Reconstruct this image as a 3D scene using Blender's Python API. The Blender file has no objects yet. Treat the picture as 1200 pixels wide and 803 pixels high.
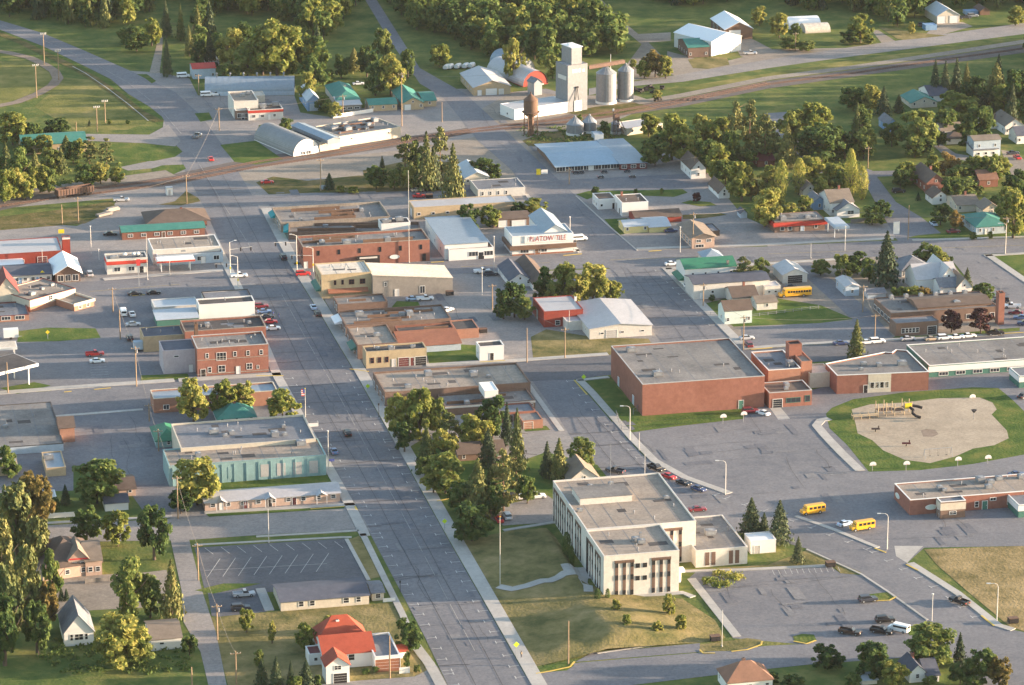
import bpy, bmesh, math, random
import numpy as np
from mathutils import Vector, Matrix
R = math.radians
scene = bpy.context.scene
col = scene.collection
# ---------------------------------------------------------------- camera
FPX, PITCH, CAMH = 4100.0, R(17.6), 328.0
cam_d = bpy.data.cameras.new('camera'); cam = bpy.data.objects.new('camera', cam_d); col.objects.link(cam)
cam_d.sensor_width = 36.0; cam_d.sensor_fit = 'HORIZONTAL'; cam_d.lens = 36.0*FPX/1200.0
cam_d.clip_start = 5.0; cam_d.clip_end = 12000.0
cam.location = (0, 0, CAMH); cam.rotation_euler = (R(90)-PITCH, 0, 0)
scene.camera = cam
# ---------------------------------------------------------------- sky, sun, exposure
SUN_EL, SUN_AZ = R(7.2), R(3.5)        # azimuth from +x towards +y
world = bpy.data.worlds.new('World'); scene.world = world; world.use_nodes = True
wn = world.node_tree; bg = wn.nodes['Background']
sky = wn.nodes.new('ShaderNodeTexSky'); sky.sky_type = 'NISHITA'; sky.sun_disc = False
sky.sun_elevation = SUN_EL; sky.sun_rotation = R(90)-SUN_AZ
sky.air_density = 1.0; sky.dust_density = 1.2; sky.ozone_density = 1.0
wn.links.new(sky.outputs[0], bg.inputs[0]); bg.inputs[1].default_value = 0.125
sun_d = bpy.data.lights.new('sun', 'SUN'); sun_d.energy = 4.8; sun_d.angle = R(0.6); sun_d.color = (1.0, 0.75, 0.53)
sun = bpy.data.objects.new('sun', sun_d); col.objects.link(sun)
sv = Vector((math.cos(SUN_EL)*math.cos(SUN_AZ), math.cos(SUN_EL)*math.sin(SUN_AZ), math.sin(SUN_EL)))
sun.rotation_euler = sv.to_track_quat('Z', 'Y').to_euler(); sun.location = (300, 900, 300)
scene.view_settings.view_transform = 'Standard'; scene.view_settings.look = 'None'
scene.view_settings.exposure = 2.3; scene.view_settings.gamma = 1.0
scene.cycles.max_bounces = 5; scene.cycles.diffuse_bounces = 2; scene.cycles.glossy_bounces = 2
scene.cycles.transmission_bounces = 2; scene.cycles.transparent_max_bounces = 6; scene.cycles.volume_bounces = 0
# ---------------------------------------------------------------- photo pixel -> point in the world
CT, ST = math.cos(PITCH), math.sin(PITCH)
def G(px, py, z=0.0):
    a, b = (px-600.0), (401.5-py)
    d = (a, FPX*CT + b*ST, -FPX*ST + b*CT)
    t = (z-CAMH)/d[2]
    return Vector((d[0]*t, d[1]*t, z))
def proj(v):
    y, z = v[1], v[2]-CAMH
    zc = y*CT - z*ST
    return 600+FPX*v[0]/zc, 401.5-FPX*(y*ST+z*CT)/zc
def hgt(px, y0, y1):
    """height in metres of a vertical edge standing at ground pixel (px,y0) whose top shows at y1"""
    p = G(px, y0); lo, hi = 0.0, 200.0
    for _ in range(40):
        m = (lo+hi)/2
        if proj((p.x, p.y, m))[1] > y1: lo = m
        else: hi = m
    return lo
GRID = R(12.46)
# ---------------------------------------------------------------- materials
MATS = {}
def mat(name, c, rough=0.85, var=0.18, scale=0.35, c2=None, fine=True, metal=0.0, spec=0.3, stripes=0, coarse=0.05, grain=None):
    if grain is None: grain = .22 if name[:4] in ('patc','asph','grav','dirt','ball','sand') or name in ('r_gravel','r_tan','r_dark','r_slate','r_cream') else (.10 if fine else 0)
    if name in MATS: return MATS[name]
    m = bpy.data.materials.new(name); m.use_nodes = True; nt = m.node_tree; N = nt.nodes; L = nt.links
    b = N['Principled BSDF']; b.inputs['Roughness'].default_value = rough; b.inputs['Metallic'].default_value = metal
    b.inputs['Specular IOR Level'].default_value = spec
    geo = N.new('ShaderNodeNewGeometry')
    n1 = N.new('ShaderNodeTexNoise'); n1.inputs['Scale'].default_value = scale; n1.inputs['Detail'].default_value = 6; n1.inputs['Roughness'].default_value = 0.65
    n2 = N.new('ShaderNodeTexNoise'); n2.inputs['Scale'].default_value = coarse; n2.inputs['Detail'].default_value = 3
    L.new(geo.outputs['Position'], n1.inputs['Vector']); L.new(geo.outputs['Position'], n2.inputs['Vector'])
    ad = N.new('ShaderNodeMath'); ad.operation = 'ADD'; L.new(n1.outputs['Fac'], ad.inputs[0]); L.new(n2.outputs['Fac'], ad.inputs[1])
    r = N.new('ShaderNodeMapRange'); r.inputs['From Min'].default_value = 0.7; r.inputs['From Max'].default_value = 1.3
    L.new(ad.outputs[0], r.inputs['Value'])
    mx = N.new('ShaderNodeMix'); mx.data_type = 'RGBA'
    d = c2 or tuple(min(1, v*(1+var)) for v in c); e = tuple(v*(1-var) for v in c) if c2 is None else c
    mx.inputs[6].default_value = (*e, 1); mx.inputs[7].default_value = (*d, 1)
    L.new(r.outputs[0], mx.inputs[0]); out = mx.outputs[2]
    if stripes:
        w = N.new('ShaderNodeTexWave'); w.inputs['Scale'].default_value = stripes; w.wave_type = 'BANDS'; w.bands_direction = 'X'
        tc = N.new('ShaderNodeTexCoord'); L.new(tc.outputs['Object'], w.inputs['Vector'])
        m2 = N.new('ShaderNodeMix'); m2.data_type = 'RGBA'; m2.blend_type = 'MULTIPLY'; m2.inputs[0].default_value = 0.22
        L.new(out, m2.inputs[6]); L.new(w.outputs['Color'], m2.inputs[7]); out = m2.outputs[2]
    if grain:
        n4 = N.new('ShaderNodeTexNoise'); n4.inputs['Scale'].default_value = 1.1; n4.inputs['Detail'].default_value = 8; n4.inputs['Roughness'].default_value = .8; L.new(geo.outputs['Position'], n4.inputs['Vector'])
        r4 = N.new('ShaderNodeMapRange'); r4.inputs['From Min'].default_value = .36; r4.inputs['From Max'].default_value = .64; r4.inputs['To Min'].default_value = 1-grain; r4.inputs['To Max'].default_value = 1+grain; L.new(n4.outputs['Fac'], r4.inputs['Value'])
        m4 = N.new('ShaderNodeMix'); m4.data_type = 'RGBA'; m4.blend_type = 'MULTIPLY'; m4.inputs[0].default_value = 1; L.new(out, m4.inputs[6]); L.new(r4.outputs[0], m4.inputs[7]); out = m4.outputs[2]
    L.new(out, b.inputs['Base Color'])
    if fine:
        bp = N.new('ShaderNodeBump'); bp.inputs['Strength'].default_value = 0.25; bp.inputs['Distance'].default_value = 0.05
        n3 = N.new('ShaderNodeTexNoise'); n3.inputs['Scale'].default_value = 2.5; n3.inputs['Detail'].default_value = 3
        L.new(geo.outputs['Position'], n3.inputs['Vector']); L.new(n3.outputs['Fac'], bp.inputs['Height']); L.new(bp.outputs[0], b.inputs['Normal'])
    MATS[name] = m; return m
def grass_mat(name, a, b_, c_, scale=0.08, streak=0.0):
    m = bpy.data.materials.new(name); m.use_nodes = True; nt = m.node_tree; N = nt.nodes; L = nt.links
    b = N['Principled BSDF']; b.inputs['Roughness'].default_value = 1.0; b.inputs['Specular IOR Level'].default_value = 0.05
    geo = N.new('ShaderNodeNewGeometry')
    n1 = N.new('ShaderNodeTexNoise'); n1.inputs['Scale'].default_value = scale; n1.inputs['Detail'].default_value = 8; n1.inputs['Roughness'].default_value = 0.7
    L.new(geo.outputs['Position'], n1.inputs['Vector'])
    cr = N.new('ShaderNodeValToRGB'); cr.color_ramp.elements[0].position = 0.36; cr.color_ramp.elements[0].color = (*a, 1)
    cr.color_ramp.elements[1].position = 0.66; cr.color_ramp.elements[1].color = (*c_, 1)
    e = cr.color_ramp.elements.new(0.5); e.color = (*b_, 1)
    L.new(n1.outputs['Fac'], cr.inputs[0]); L.new(cr.outputs[0], b.inputs['Base Color'])
    n3 = N.new('ShaderNodeTexNoise'); n3.inputs['Scale'].default_value = 1.2; n3.inputs['Detail'].default_value = 5
    bp = N.new('ShaderNodeBump'); bp.inputs['Strength'].default_value = 0.6; bp.inputs['Distance'].default_value = 0.25
    L.new(geo.outputs['Position'], n3.inputs['Vector']); L.new(n3.outputs['Fac'], bp.inputs['Height']); L.new(bp.outputs[0], b.inputs['Normal'])
    MATS[name] = m; return m
grass_mat('grass', (.052,.092,.028), (.100,.130,.038), (.195,.182,.062))
grass_mat('lawn', (.045,.088,.022), (.082,.122,.030), (.150,.155,.046), 0.12)
grass_mat('lawn_dry', (.085,.092,.036), (.180,.155,.065), (.290,.225,.110), 0.10)
grass_mat('field', (.075,.100,.030), (.160,.160,.050), (.280,.230,.090), 0.05)
grass_mat('straw', (.120,.105,.045), (.240,.185,.090), (.350,.265,.140), 0.09)
grass_mat('weeds', (.050,.070,.025), (.120,.105,.040), (.200,.150,.080), 0.12)
mat('asphalt', (.115,.120,.136), .9, c2=(.185,.183,.192), scale=0.25, coarse=0.03)
mat('asphalt_dark', (.075,.080,.094), .9, c2=(.125,.127,.138), scale=0.3, coarse=0.04)
mat('asphalt_pale', (.165,.160,.162), .9, c2=(.270,.248,.232), scale=0.2, coarse=0.03)
mat('gravel', (.175,.150,.125), .95, c2=(.290,.250,.205), scale=0.25, coarse=0.03)
mat('dirt', (.150,.115,.090), .95, c2=(.260,.205,.160), scale=0.2, coarse=0.04)
mat('ballast', (.075,.065,.062), .95, c2=(.150,.125,.112), scale=0.3, coarse=0.05)
mat('sand', (.270,.225,.170), .95, c2=(.370,.310,.235), scale=0.2)
mat('concrete', (.300,.290,.270), .85, c2=(.420,.400,.370), scale=0.3)
mat('paint_white', (.42,.42,.41), .7, var=.15)
mat('paint_faint', (.27,.265,.26), .8, var=.15)
mat('paint_yellow', (.50,.36,.08), .7, var=.15)
mat('tar', (.05,.05,.055), .7, var=.2)
mat('patch_dark', (.096,.102,.121), .9, c2=(.150,.152,.166))
mat('patch_pale', (.135,.138,.150), .9, c2=(.195,.192,.195))
mat('glass', (.020,.024,.030), .12, var=.2, fine=False, spec=.6)
mat('glass_shop', (.030,.036,.045), .15, var=.3, fine=False, spec=.6)
mat('white', (.64,.635,.62), .6, var=.06, fine=False)
mat('offwhite', (.52,.50,.465), .75, var=.08)
mat('cream', (.48,.435,.36), .8, var=.08)
mat('tan', (.40,.31,.20), .85, var=.14)
mat('yellow_brick', (.40,.315,.200), .85, var=.14)
mat('pink_tan', (.42,.30,.24), .85, var=.1)
mat('brick', (.195,.080,.060), .9, c2=(.270,.122,.092), scale=0.5)
mat('brick_dark', (.165,.070,.050), .9, c2=(.235,.105,.075), scale=0.5)
mat('brick_brown', (.130,.085,.068), .9, c2=(.195,.130,.102), scale=0.5)
mat('orange_brick', (.27,.135,.095), .9, c2=(.34,.18,.125), scale=0.5)
mat('red_paint', (.42,.045,.030), .6, var=.12)
mat('red_wall', (.23,.040,.028), .7, var=.12)
mat('maroon', (.13,.035,.035), .8, var=.2)
mat('blue_wall', (.16,.28,.44), .6, var=.12)
mat('pale_blue', (.36,.43,.50), .6, var=.10)
mat('pale_teal', (.20,.32,.33), .7, var=.12)
mat('green_wall', (.05,.15,.12), .7, var=.15)
mat('grey_wall', (.36,.355,.35), .8, var=.10)
mat('lavender', (.38,.34,.37), .8, var=.10)
mat('yellow_wall', (.52,.46,.22), .8, var=.08)
mat('mint', (.52,.60,.56), .8, var=.06)
mat('grey_wood', (.22,.20,.18), .9, var=.2)
mat('wood_pole', (.26,.185,.12), .9, var=.2)
mat('brown', (.14,.085,.06), .85, var=.2)
mat('dark', (.022,.020,.022), .8, var=.3)
mat('rust', (.075,.050,.044), .8, c2=(.135,.080,.062), scale=.8)
mat('galv', (.205,.215,.235), .55, var=.14, metal=.2, scale=1.0)
mat('steel', (.25,.27,.29), .5, var=.12, metal=.2)
mat('r_gravel', (.120,.118,.118), .95, c2=(.225,.212,.200), scale=0.18, coarse=.07)
mat('r_tan', (.200,.170,.145), .95, c2=(.310,.265,.220), scale=0.18, coarse=.07)
mat('r_cream', (.46,.41,.34), .9, c2=(.60,.54,.46), scale=0.15)
mat('r_dark', (.042,.040,.042), .9, c2=(.095,.085,.082), scale=0.25)
mat('r_slate', (.115,.125,.145), .85, c2=(.175,.185,.205), scale=0.3)
mat('r_blue', (.27,.33,.39), .5, var=.08, stripes=1.2, metal=.2)
mat('r_paleblue', (.42,.47,.52), .5, var=.08, stripes=1.2, metal=.1)
mat('r_metal', (.46,.45,.46), .5, var=.08, stripes=1.2, metal=.2)
mat('r_slate_metal', (.24,.25,.26), .6, var=.12, stripes=1.2, metal=.1)
mat('r_skyblue', (.27,.37,.46), .6, var=.10, stripes=1.2)
mat('r_white', (.74,.74,.74), .5, var=.05, fine=False)
mat('r_teal', (.030,.150,.125), .7, c2=(.060,.21,.17), scale=.4)
mat('r_green', (.022,.125,.075), .6, c2=(.035,.17,.10), scale=.4)
mat('r_red', (.25,.048,.026), .8, c2=(.34,.070,.038), scale=.4)
mat('r_brown', (.080,.058,.048), .9, c2=(.130,.098,.080), scale=.4)
mat('r_tanshingle', (.14,.115,.092), .9, c2=(.22,.18,.145), scale=.4)
mat('r_orange', (.16,.088,.062), .9, c2=(.23,.125,.085), scale=.4)
mat('r_navy', (.055,.062,.085), .85, c2=(.10,.11,.14), scale=.4)
mat('r_rust', (.20,.080,.050), .85, c2=(.28,.12,.07), scale=.5)
mat('tyre', (.018,.018,.018), .9, var=.1, fine=False)
mat('bus_yellow', (.60,.27,.02), .45, var=.05, fine=False)
mat('lamp_glow', (.7,.65,.55), .5, var=.05, fine=False)
mat('sign_yellow', (.65,.50,.03), .5, var=.05, fine=False)
mat('sign_green', (.55,.75,.04), .5, var=.05, fine=False)
mat('sign_maroon', (.26,.010,.020), .6, var=.05, fine=False)
mat('flag_red', (.5,.05,.05), .8, var=.1, fine=False)
mat('flag_blue', (.05,.07,.25), .8, var=.1, fine=False)
mat('teal_cloth', (.02,.26,.28), .8, var=.1)
# ---------------------------------------------------------------- mesh collector
class MB:
    def __init__(s): s.v = []; s.f = []; s.m = []; s.mi = 0
    def face(s, pts):
        n = len(s.v); s.v += [tuple(p) for p in pts]; s.f.append(tuple(range(n, n+len(pts)))); s.m.append(s.mi)
    def box(s, x0, y0, z0, x1, y1, z1):
        n = len(s.v)
        s.v += [(x0,y0,z0),(x1,y0,z0),(x1,y1,z0),(x0,y1,z0),(x0,y0,z1),(x1,y0,z1),(x1,y1,z1),(x0,y1,z1)]
        for q in ((0,3,2,1),(4,5,6,7),(0,1,5,4),(1,2,6,5),(2,3,7,6),(3,0,4,7)):
            s.f.append(tuple(n+i for i in q)); s.m.append(s.mi)
    def prism(s, pts, z0, z1, cap=True, bottom=True):
        n = len(s.v); k = len(pts)
        s.v += [(p[0],p[1],z0) for p in pts] + [(p[0],p[1],z1) for p in pts]
        for i in range(k):
            j = (i+1) % k; s.f.append((n+i, n+j, n+k+j, n+k+i)); s.m.append(s.mi)
        if cap: s.f.append(tuple(n+k+i for i in range(k))); s.m.append(s.mi)
        if bottom: s.f.append(tuple(n+k-1-i for i in range(k))); s.m.append(s.mi)
    def cyl(s, x, y, z0, z1, r0, r1=None, n=10, cap=True):
        r1 = r0 if r1 is None else r1; b = len(s.v)
        for z, r in ((z0, r0), (z1, r1)):
            s.v += [(x+r*math.cos(2*math.pi*i/n), y+r*math.sin(2*math.pi*i/n), z) for i in range(n)]
        for i in range(n):
            j = (i+1) % n; s.f.append((b+i, b+j, b+n+j, b+n+i)); s.m.append(s.mi)
        if cap:
            s.f.append(tuple(b+n+i for i in range(n))); s.m.append(s.mi); s.f.append(tuple(b+n-1-i for i in range(n))); s.m.append(s.mi)
    def tube(s, a, b, r, r1=None, n=6):
        a, b = Vector(a), Vector(b); d = (b-a); r1 = r if r1 is None else r1
        q = d.to_track_quat('Z', 'Y'); k = len(s.v)
        for p, rr in ((a, r), (b, r1)):
            for i in range(n):
                o = q @ Vector((rr*math.cos(2*math.pi*i/n), rr*math.sin(2*math.pi*i/n), 0)); s.v.append(tuple(p+o))
        for i in range(n):
            j = (i+1) % n; s.f.append((k+i, k+j, k+n+j, k+n+i)); s.m.append(s.mi)
        s.f.append(tuple(k+n+i for i in range(n))); s.m.append(s.mi); s.f.append(tuple(k+n-1-i for i in range(n))); s.m.append(s.mi)
    def mesh(s, name, mats):
        me = bpy.data.meshes.new(name); me.from_pydata(s.v, [], s.f)
        for m in (mats if isinstance(mats, (list, tuple)) else [mats]): me.materials.append(MATS[m] if isinstance(m, str) else m)
        if any(s.m): me.polygons.foreach_set('material_index', s.m)
        me.update(); return me
    def build(s, name, mats, parent=None, loc=None, rz=0.0):
        o = bpy.data.objects.new(name, s.mesh(name, mats)); col.objects.link(o)
        if parent is not None: o.parent = parent
        if loc is not None: o.location = loc
        if rz: o.rotation_euler.z = rz
        return o
def tag(o, label=None, cat=None, group=None, kind=None):
    if label: o['label'] = label
    if cat: o['category'] = cat
    if group: o['group'] = group
    if kind: o['kind'] = kind
    return o
def empty(name, loc, rz=0.0, label=None, cat=None, group=None):
    o = bpy.data.objects.new(name, None); o.empty_display_size = 1.0; col.objects.link(o)
    o.location = loc; o.rotation_euler.z = rz
    return tag(o, label, cat, group)
def inst(name, me, parent, loc=(0,0,0), rz=0.0, sc=None):
    o = bpy.data.objects.new(name, me); col.objects.link(o); o.parent = parent; o.location = loc
    if rz: o.rotation_euler.z = rz
    if sc is not None: o.scale = sc
    return o

# ---------------------------------------------------------------- the evening air
def haze():
    mb = MB(); mb.box(-2600, -60, -2, 2600, 3400, CAMH+12); m = bpy.data.materials.new('haze'); m.use_nodes = True; nt = m.node_tree
    nt.nodes.remove(nt.nodes['Principled BSDF']); v = nt.nodes.new('ShaderNodeVolumePrincipled'); v.inputs['Color'].default_value = (.86,.90,1,1); v.inputs['Density'].default_value = HAZE; v.inputs['Anisotropy'].default_value = .2
    nt.links.new(v.outputs[0], nt.nodes['Material Output'].inputs['Volume']); tag(mb.build('haze', m), kind='stuff')
HAZE = .000012
haze()
# ================================================================ the ground
SHEETS = []
def sheet(name, pts, layer, m, kind='structure', z=None, label=None):
    SHEETS.append([layer, len(SHEETS), None, z])
    P = [G(*p) for p in pts]
    c = sum(P, Vector())/len(P)
    mb = MB(); q = [(p.x-c.x, p.y-c.y, 0) for p in P]
    ar = sum(q[i][0]*q[(i+1)%len(q)][1]-q[(i+1)%len(q)][0]*q[i][1] for i in range(len(q)))
    if ar < 0: q = q[::-1]
    mb.face(q); o = mb.build(name, m, loc=(c.x, c.y, z or 0)); tag(o, label, kind=kind); SHEETS[-1][2] = o; return o
def offset_line(P, d):
    out = []
    for i, p in enumerate(P):
        a = P[max(i-1,0)]; b = P[min(i+1,len(P)-1)]
        t = Vector((b.x-a.x, b.y-a.y)); t.normalize(); out.append(Vector((p.x-t.y*d, p.y+t.x*d)))
    return out
def strip_into(mb, pts, w, z0, z1, off=0.0, world=False):
    P = pts if world else [G(*p) for p in pts]
    A = offset_line(P, off-w/2); B = offset_line(P, off+w/2)
    n = len(mb.v); k = len(P)
    if z1 - z0 < 0.02:
        mb.v += [(a.x,a.y,z1) for a in A]+[(b.x,b.y,z1) for b in B]
        for i in range(k-1): mb.f.append((n+i, n+i+1, n+k+i+1, n+k+i)); mb.m.append(mb.mi)
        return
    for i in range(k-1):
        q = [(A[i].x,A[i].y),(A[i+1].x,A[i+1].y),(B[i+1].x,B[i+1].y),(B[i].x,B[i].y)]
        mb.prism(q, z0, z1, bottom=False)
def strips(name, lines, m, z0, z1, kind='structure'):
    mb = MB()
    for l in lines:
        pts, w = l[0], l[1]; strip_into(mb, pts, w, z0, z1, l[2] if len(l) > 2 else 0.0)
    return tag(mb.build(name, m), kind=kind)
DZ = [.106]
def dash(name, lines, m, layer, length, gap, w):
    mb = MB(); DZ[0] += .002; z = DZ[0]
    for pts in lines:
        P = [G(*p) for p in pts]
        for a, b in zip(P, P[1:]):
            L = (b-a).length; d = (b-a)/L; t = 0
            while t+length < L:
                strip_into(mb, [a+d*t, a+d*(t+length)], w, z, z, world=True); t += length+gap
    return tag(mb.build(name, m), kind='structure')
mb = MB(); mb.face([(-4000,-500,-.01),(4000,-500,-.01),(4000,9000,-.01),(-4000,9000,-.01)])
tag(mb.build('ground', 'grass'), kind='structure')
W_MAIN = [(217,200),(240,245),(264,297),(285,337),(312,395),(332,442),(376,520),(417,592),(435,628),(497,745),(517,787),(562,880)]
E_MAIN = [(262,172),(305,245),(340,312),(375,368),(392,397),(410,427),(460,515),(520,623),(600,764),(622,803),(665,880)]
# paved yards and lots (below the streets)
sheet('north_lots', [(150,83),(185,85),(222,92),(232,112),(345,112),(352,132),(392,138),(440,122),(484,108),(540,104),(600,108),(640,104),(690,118),(745,112),(770,122),(745,132),(700,150),(640,160),(660,200),(770,180),(800,180),(830,204),(868,250),(915,287),(680,300),(300,322),(120,333),(-80,345),(-80,262),(0,259),(90,265),(125,250),(140,232),(-60,250),(-60,236),(30,226),(80,221),(130,218),(180,205),(205,195),(150,200),(140,196),(190,186),(212,177),(205,165),(190,155),(192,140)], 1, 'asphalt_pale')
sheet('west_lots', [(-80,352),(105,352),(300,338),(345,440),(420,600),(200,608),(170,602),(140,560),(86,545),(86,575),(-60,580),(-60,480),(66,486),(60,455),(20,465),(-80,470)], 1, 'asphalt')
sheet('center_lots', [(370,334),(540,321),(780,313),(870,400),(880,412),(640,428),(560,436),(430,436)], 1, 'asphalt_pale')
sheet('mid_block_lots', [(430,440),(625,440),(700,545),(715,575),(650,575),(560,590),(470,540)], 1, 'asphalt_pale')
sheet('east_lots', [(868,400),(760,293),(900,289),(1060,282),(1060,300),(1110,300),(1180,395),(1100,399)], 1, 'gravel')
sheet('fuel_station_lot', [(862,250),(890,262),(975,262),(1040,262),(1052,279),(900,289)], 2, 'asphalt_pale')
sheet('elevator_yard', [(560,130),(600,108),(690,112),(745,112),(775,122),(742,132),(700,150),(640,165),(600,170)], 2, 'gravel')
# streets
sheet('curved_highway', [(-60,8),(0,24),(50,39),(100,60),(150,82),(172,92),(205,108),(235,135),(262,172),(217,200),(205,165),(190,137),(175,125),(150,110),(130,93),(100,78),(50,54),(0,35),(-60,20)], 3, 'asphalt')
sheet('main_street', W_MAIN[::-1]+E_MAIN, 2, 'asphalt')
sheet('highway', [(-80,340),(122,329),(270,318),(350,312),(505,306),(600,301),(680,296),(755,294),(900,289),(1020,283),(1200,279),(1400,273),(1400,289),(1200,296),(1110,300),(982,302),(900,307),(779,313),(715,314),(620,317),(540,321),(370,332),(290,338),(200,347),(105,354),(-80,364)], 3, 'asphalt')
sheet('north_road', [(262,222),(300,230),(460,222),(560,215),(640,212),(740,207),(830,203),(845,216),(800,221),(640,223),(560,229),(480,231),(320,240),(300,240)], 2, 'asphalt')
sheet('elevator_street', [(422,-10),(435,-10),(492,80),(545,110),(600,160),(640,197),(675,230),(710,262),(747,294),(775,314),(847,387),(868,408),(790,414),(775,400),(762,385),(732,345),(715,315),(683,297),(642,260),(600,200),(560,165),(520,115),(492,98),(455,45)], 4, 'asphalt')
sheet('county_road', [(690,104),(741,96),(800,87),(900,70),(1000,55),(1200,27),(1400,-2),(1400,8),(1200,40),(1000,66),(900,80),(800,96),(741,101),(690,112)], 3, 'asphalt_pale')
sheet('gravel_track', [(686,-10),(696,-10),(726,22),(748,40),(786,38),(786,48),(760,50),(790,80),(770,92),(720,96),(735,75),(752,52),(715,22)], 2, 'gravel')
sheet('barn_yard', [(782,60),(820,70),(850,72),(900,60),(900,78),(800,92),(780,85)], 2, 'gravel')
sheet('barn_yard_far', [(855,44),(878,44),(905,58),(1000,56),(900,74),(868,66)], 2, 'gravel')
sheet('farm_yard', [(1098,28),(1128,26),(1140,31),(1100,42),(1085,40)], 4, 'gravel')
sheet('farm_drive', [(1020,34),(1030,36),(1052,50),(1035,53)], 2, 'gravel')
sheet('park_drive', [(175,86),(183,55),(186,42),(191,42),(190,60),(187,86)], 2, 'gravel')
sheet('park_street', [(95,157),(175,158),(197,146),(212,165),(205,172),(170,168),(95,165)], 3, 'asphalt_pale')
sheet('west_street', [(-80,470),(0,463),(75,457),(210,447),(333,440),(352,470),(167,479),(65,487),(-80,495)], 3, 'asphalt')
sheet('school_street', [(410,430),(500,431),(600,425),(715,416),(873,410),(960,404),(1100,397),(1200,392),(1400,382),(1400,402),(1200,412),(1060,420),(960,424),(710,440),(672,445),(622,447),(440,458),(425,452)], 3, 'asphalt_dark')
sheet('middle_street', [(622,444),(672,444),(687,460),(735,515),(760,540),(797,561),(850,580),(930,606),(1026,643),(1062,661),(1117,696),(1165,734),(1200,741),(1400,745),(1400,900),(1180,900),(1130,800),(1087,726),(1041,693),(1009,672),(945,643),(880,625),(830,625),(745,610),(700,560),(668,511),(655,490)], 2, 'asphalt')
sheet('south_street', [(560,803),(628,790),(676,777),(820,765),(900,757),(1062,749),(1130,742),(1300,742),(1400,850),(1240,850),(1100,768),(948,779),(900,784),(741,803),(640,820)], 3, 'asphalt')
sheet('lower_street', [(-60,620),(38,617),(86,614),(202,608),(300,602),(417,594),(436,624),(419,621),(305,627),(220,633),(42,636),(-60,642)], 3, 'asphalt_pale')
sheet('cross_street_patch', [(560,600),(640,580),(655,590),(650,612),(590,616)], 2, 'asphalt_pale')
sheet('lower_alley', [(200,600),(222,600),(222,634),(237,693),(253,741),(268,815),(247,815),(235,764),(215,729),(213,693),(200,633)], 4, 'asphalt_pale')
sheet('east_side_street', [(1010,196),(1022,200),(1050,237),(1080,255),(1116,284),(1053,284),(1030,245),(1010,208)], 4, 'asphalt')
sheet('east_cross_street', [(1006,201),(1062,200),(1090,196),(1090,202),(1062,206),(1006,208)], 3, 'asphalt')
sheet('east_avenue', [(1110,298),(1152,298),(1200,331),(1290,395),(1180,400),(1165,372),(1140,335)], 4, 'asphalt')
sheet('wood_street', [(895,133),(925,131),(935,150),(945,172),(972,200),(958,204),(930,176),(905,150)], 2, 'asphalt')
sheet('house_drive', [(1086,163),(1094,163),(1120,180),(1145,184),(1140,190),(1108,184)], 2, 'asphalt_pale')
sheet('corner_drive', [(1173,176),(1192,178),(1215,205),(1186,206)], 2, 'gravel')
sheet('house_alley', [(926,308),(948,306),(1020,365),(1048,396),(1022,399),(985,362)], 4, 'asphalt')
sheet('school_parking_strip', [(868,384),(1000,376),(1022,399),(872,409)], 3, 'asphalt')
sheet('school_lot', [(735,508),(800,498),(870,490),(900,470),(1100,420),(1400,405),(1400,640),(1200,640),(1083,642),(1062,661),(1026,643),(930,606),(850,580),(797,561),(760,540)], 1, 'asphalt')
sheet('hall_parking_lot', [(817,669),(900,666),(972,663),(985,672),(1009,674),(1041,695),(1087,727),(1120,745),(1062,749),(950,756),(859,748),(806,679)], 1, 'asphalt')
sheet('south_layby', [(674,776),(694,765),(820,754),(822,764)], 4, 'asphalt')
sheet('striped_parking_lot', [(228,642),(405,631),(432,680),(434,692),(310,694),(240,692)], 1, 'asphalt_dark')
sheet('small_parking_lot', [(243,692),(305,689),(313,717),(256,723),(248,722)], 2, 'asphalt_dark')
sheet('red_roof_drive', [(370,803),(392,800),(486,793),(512,780),(528,810),(370,825)], 2, 'asphalt_pale')
sheet('yard_paving', [(60,678),(105,674),(160,672),(195,668),(205,700),(170,712),(110,715),(62,720)], 1, 'gravel')
# rail corridor
sheet('rail_bed', [(-60,262),(0,247),(66,232),(200,218),(300,196),(400,182),(480,170),(560,155),(640,150),(700,140),(800,125),(900,104),(1000,90),(1100,76),(1200,62),(1400,34),(1400,24),(1200,52),(1100,67),(1000,82),(900,95),(800,115),(700,128),(620,143),(560,148),(480,160),(380,174),(300,184),(205,204),(66,220),(-60,238)], 2, 'ballast')
sheet('rail_apron', [(262,205),(330,192),(400,184),(470,176),(560,160),(620,160),(640,205),(560,212),(470,214),(380,208),(300,218)], 1, 'gravel')
def rails(line):
    P = [G(*p) for p in line]; mb = MB(); tb = MB()
    for off in (-.75, .75): strip_into(mb, P, .12, .05, .26, off, True)
    for a, b in zip(P, P[1:]):
        L = (b-a).length; d = (b-a)/L; n = Vector((-d.y, d.x, 0)); t = 0
        while t < L:
            c = a+d*t; tb.prism([tuple((c+n*s1*1.25+d*s2*.13)[:2]) for s1, s2 in ((-1,-1),(-1,1),(1,1),(1,-1))][::-1], .02, .13, bottom=False); t += 1.2
    return mb, tb
for ln in ([(-60,256),(0,242),(66,232),(120,226),(205,214),(300,196),(380,184),(480,166),(560,154),(640,146),(720,136),(800,120),(900,99),(1000,86),(1100,71),(1200,57),(1400,29)],
           [(66,226),(140,218),(205,209),(300,190),(380,179),(480,163),(560,151),(640,142),(720,131),(800,117),(900,97)]):
    a, b = rails(ln)
    t = tag(a.build('railway_track', 'rust'), kind='structure'); b.build('sleepers', 'brown', t)
strips('track_service_road', [([(745,121),(800,112),(900,92),(1000,79),(1100,64),(1200,49),(1400,20)], 5.5), ([(-60,241),(0,232),(60,222),(120,214),(200,203)], 9)], 'gravel', .088, .099)
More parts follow.
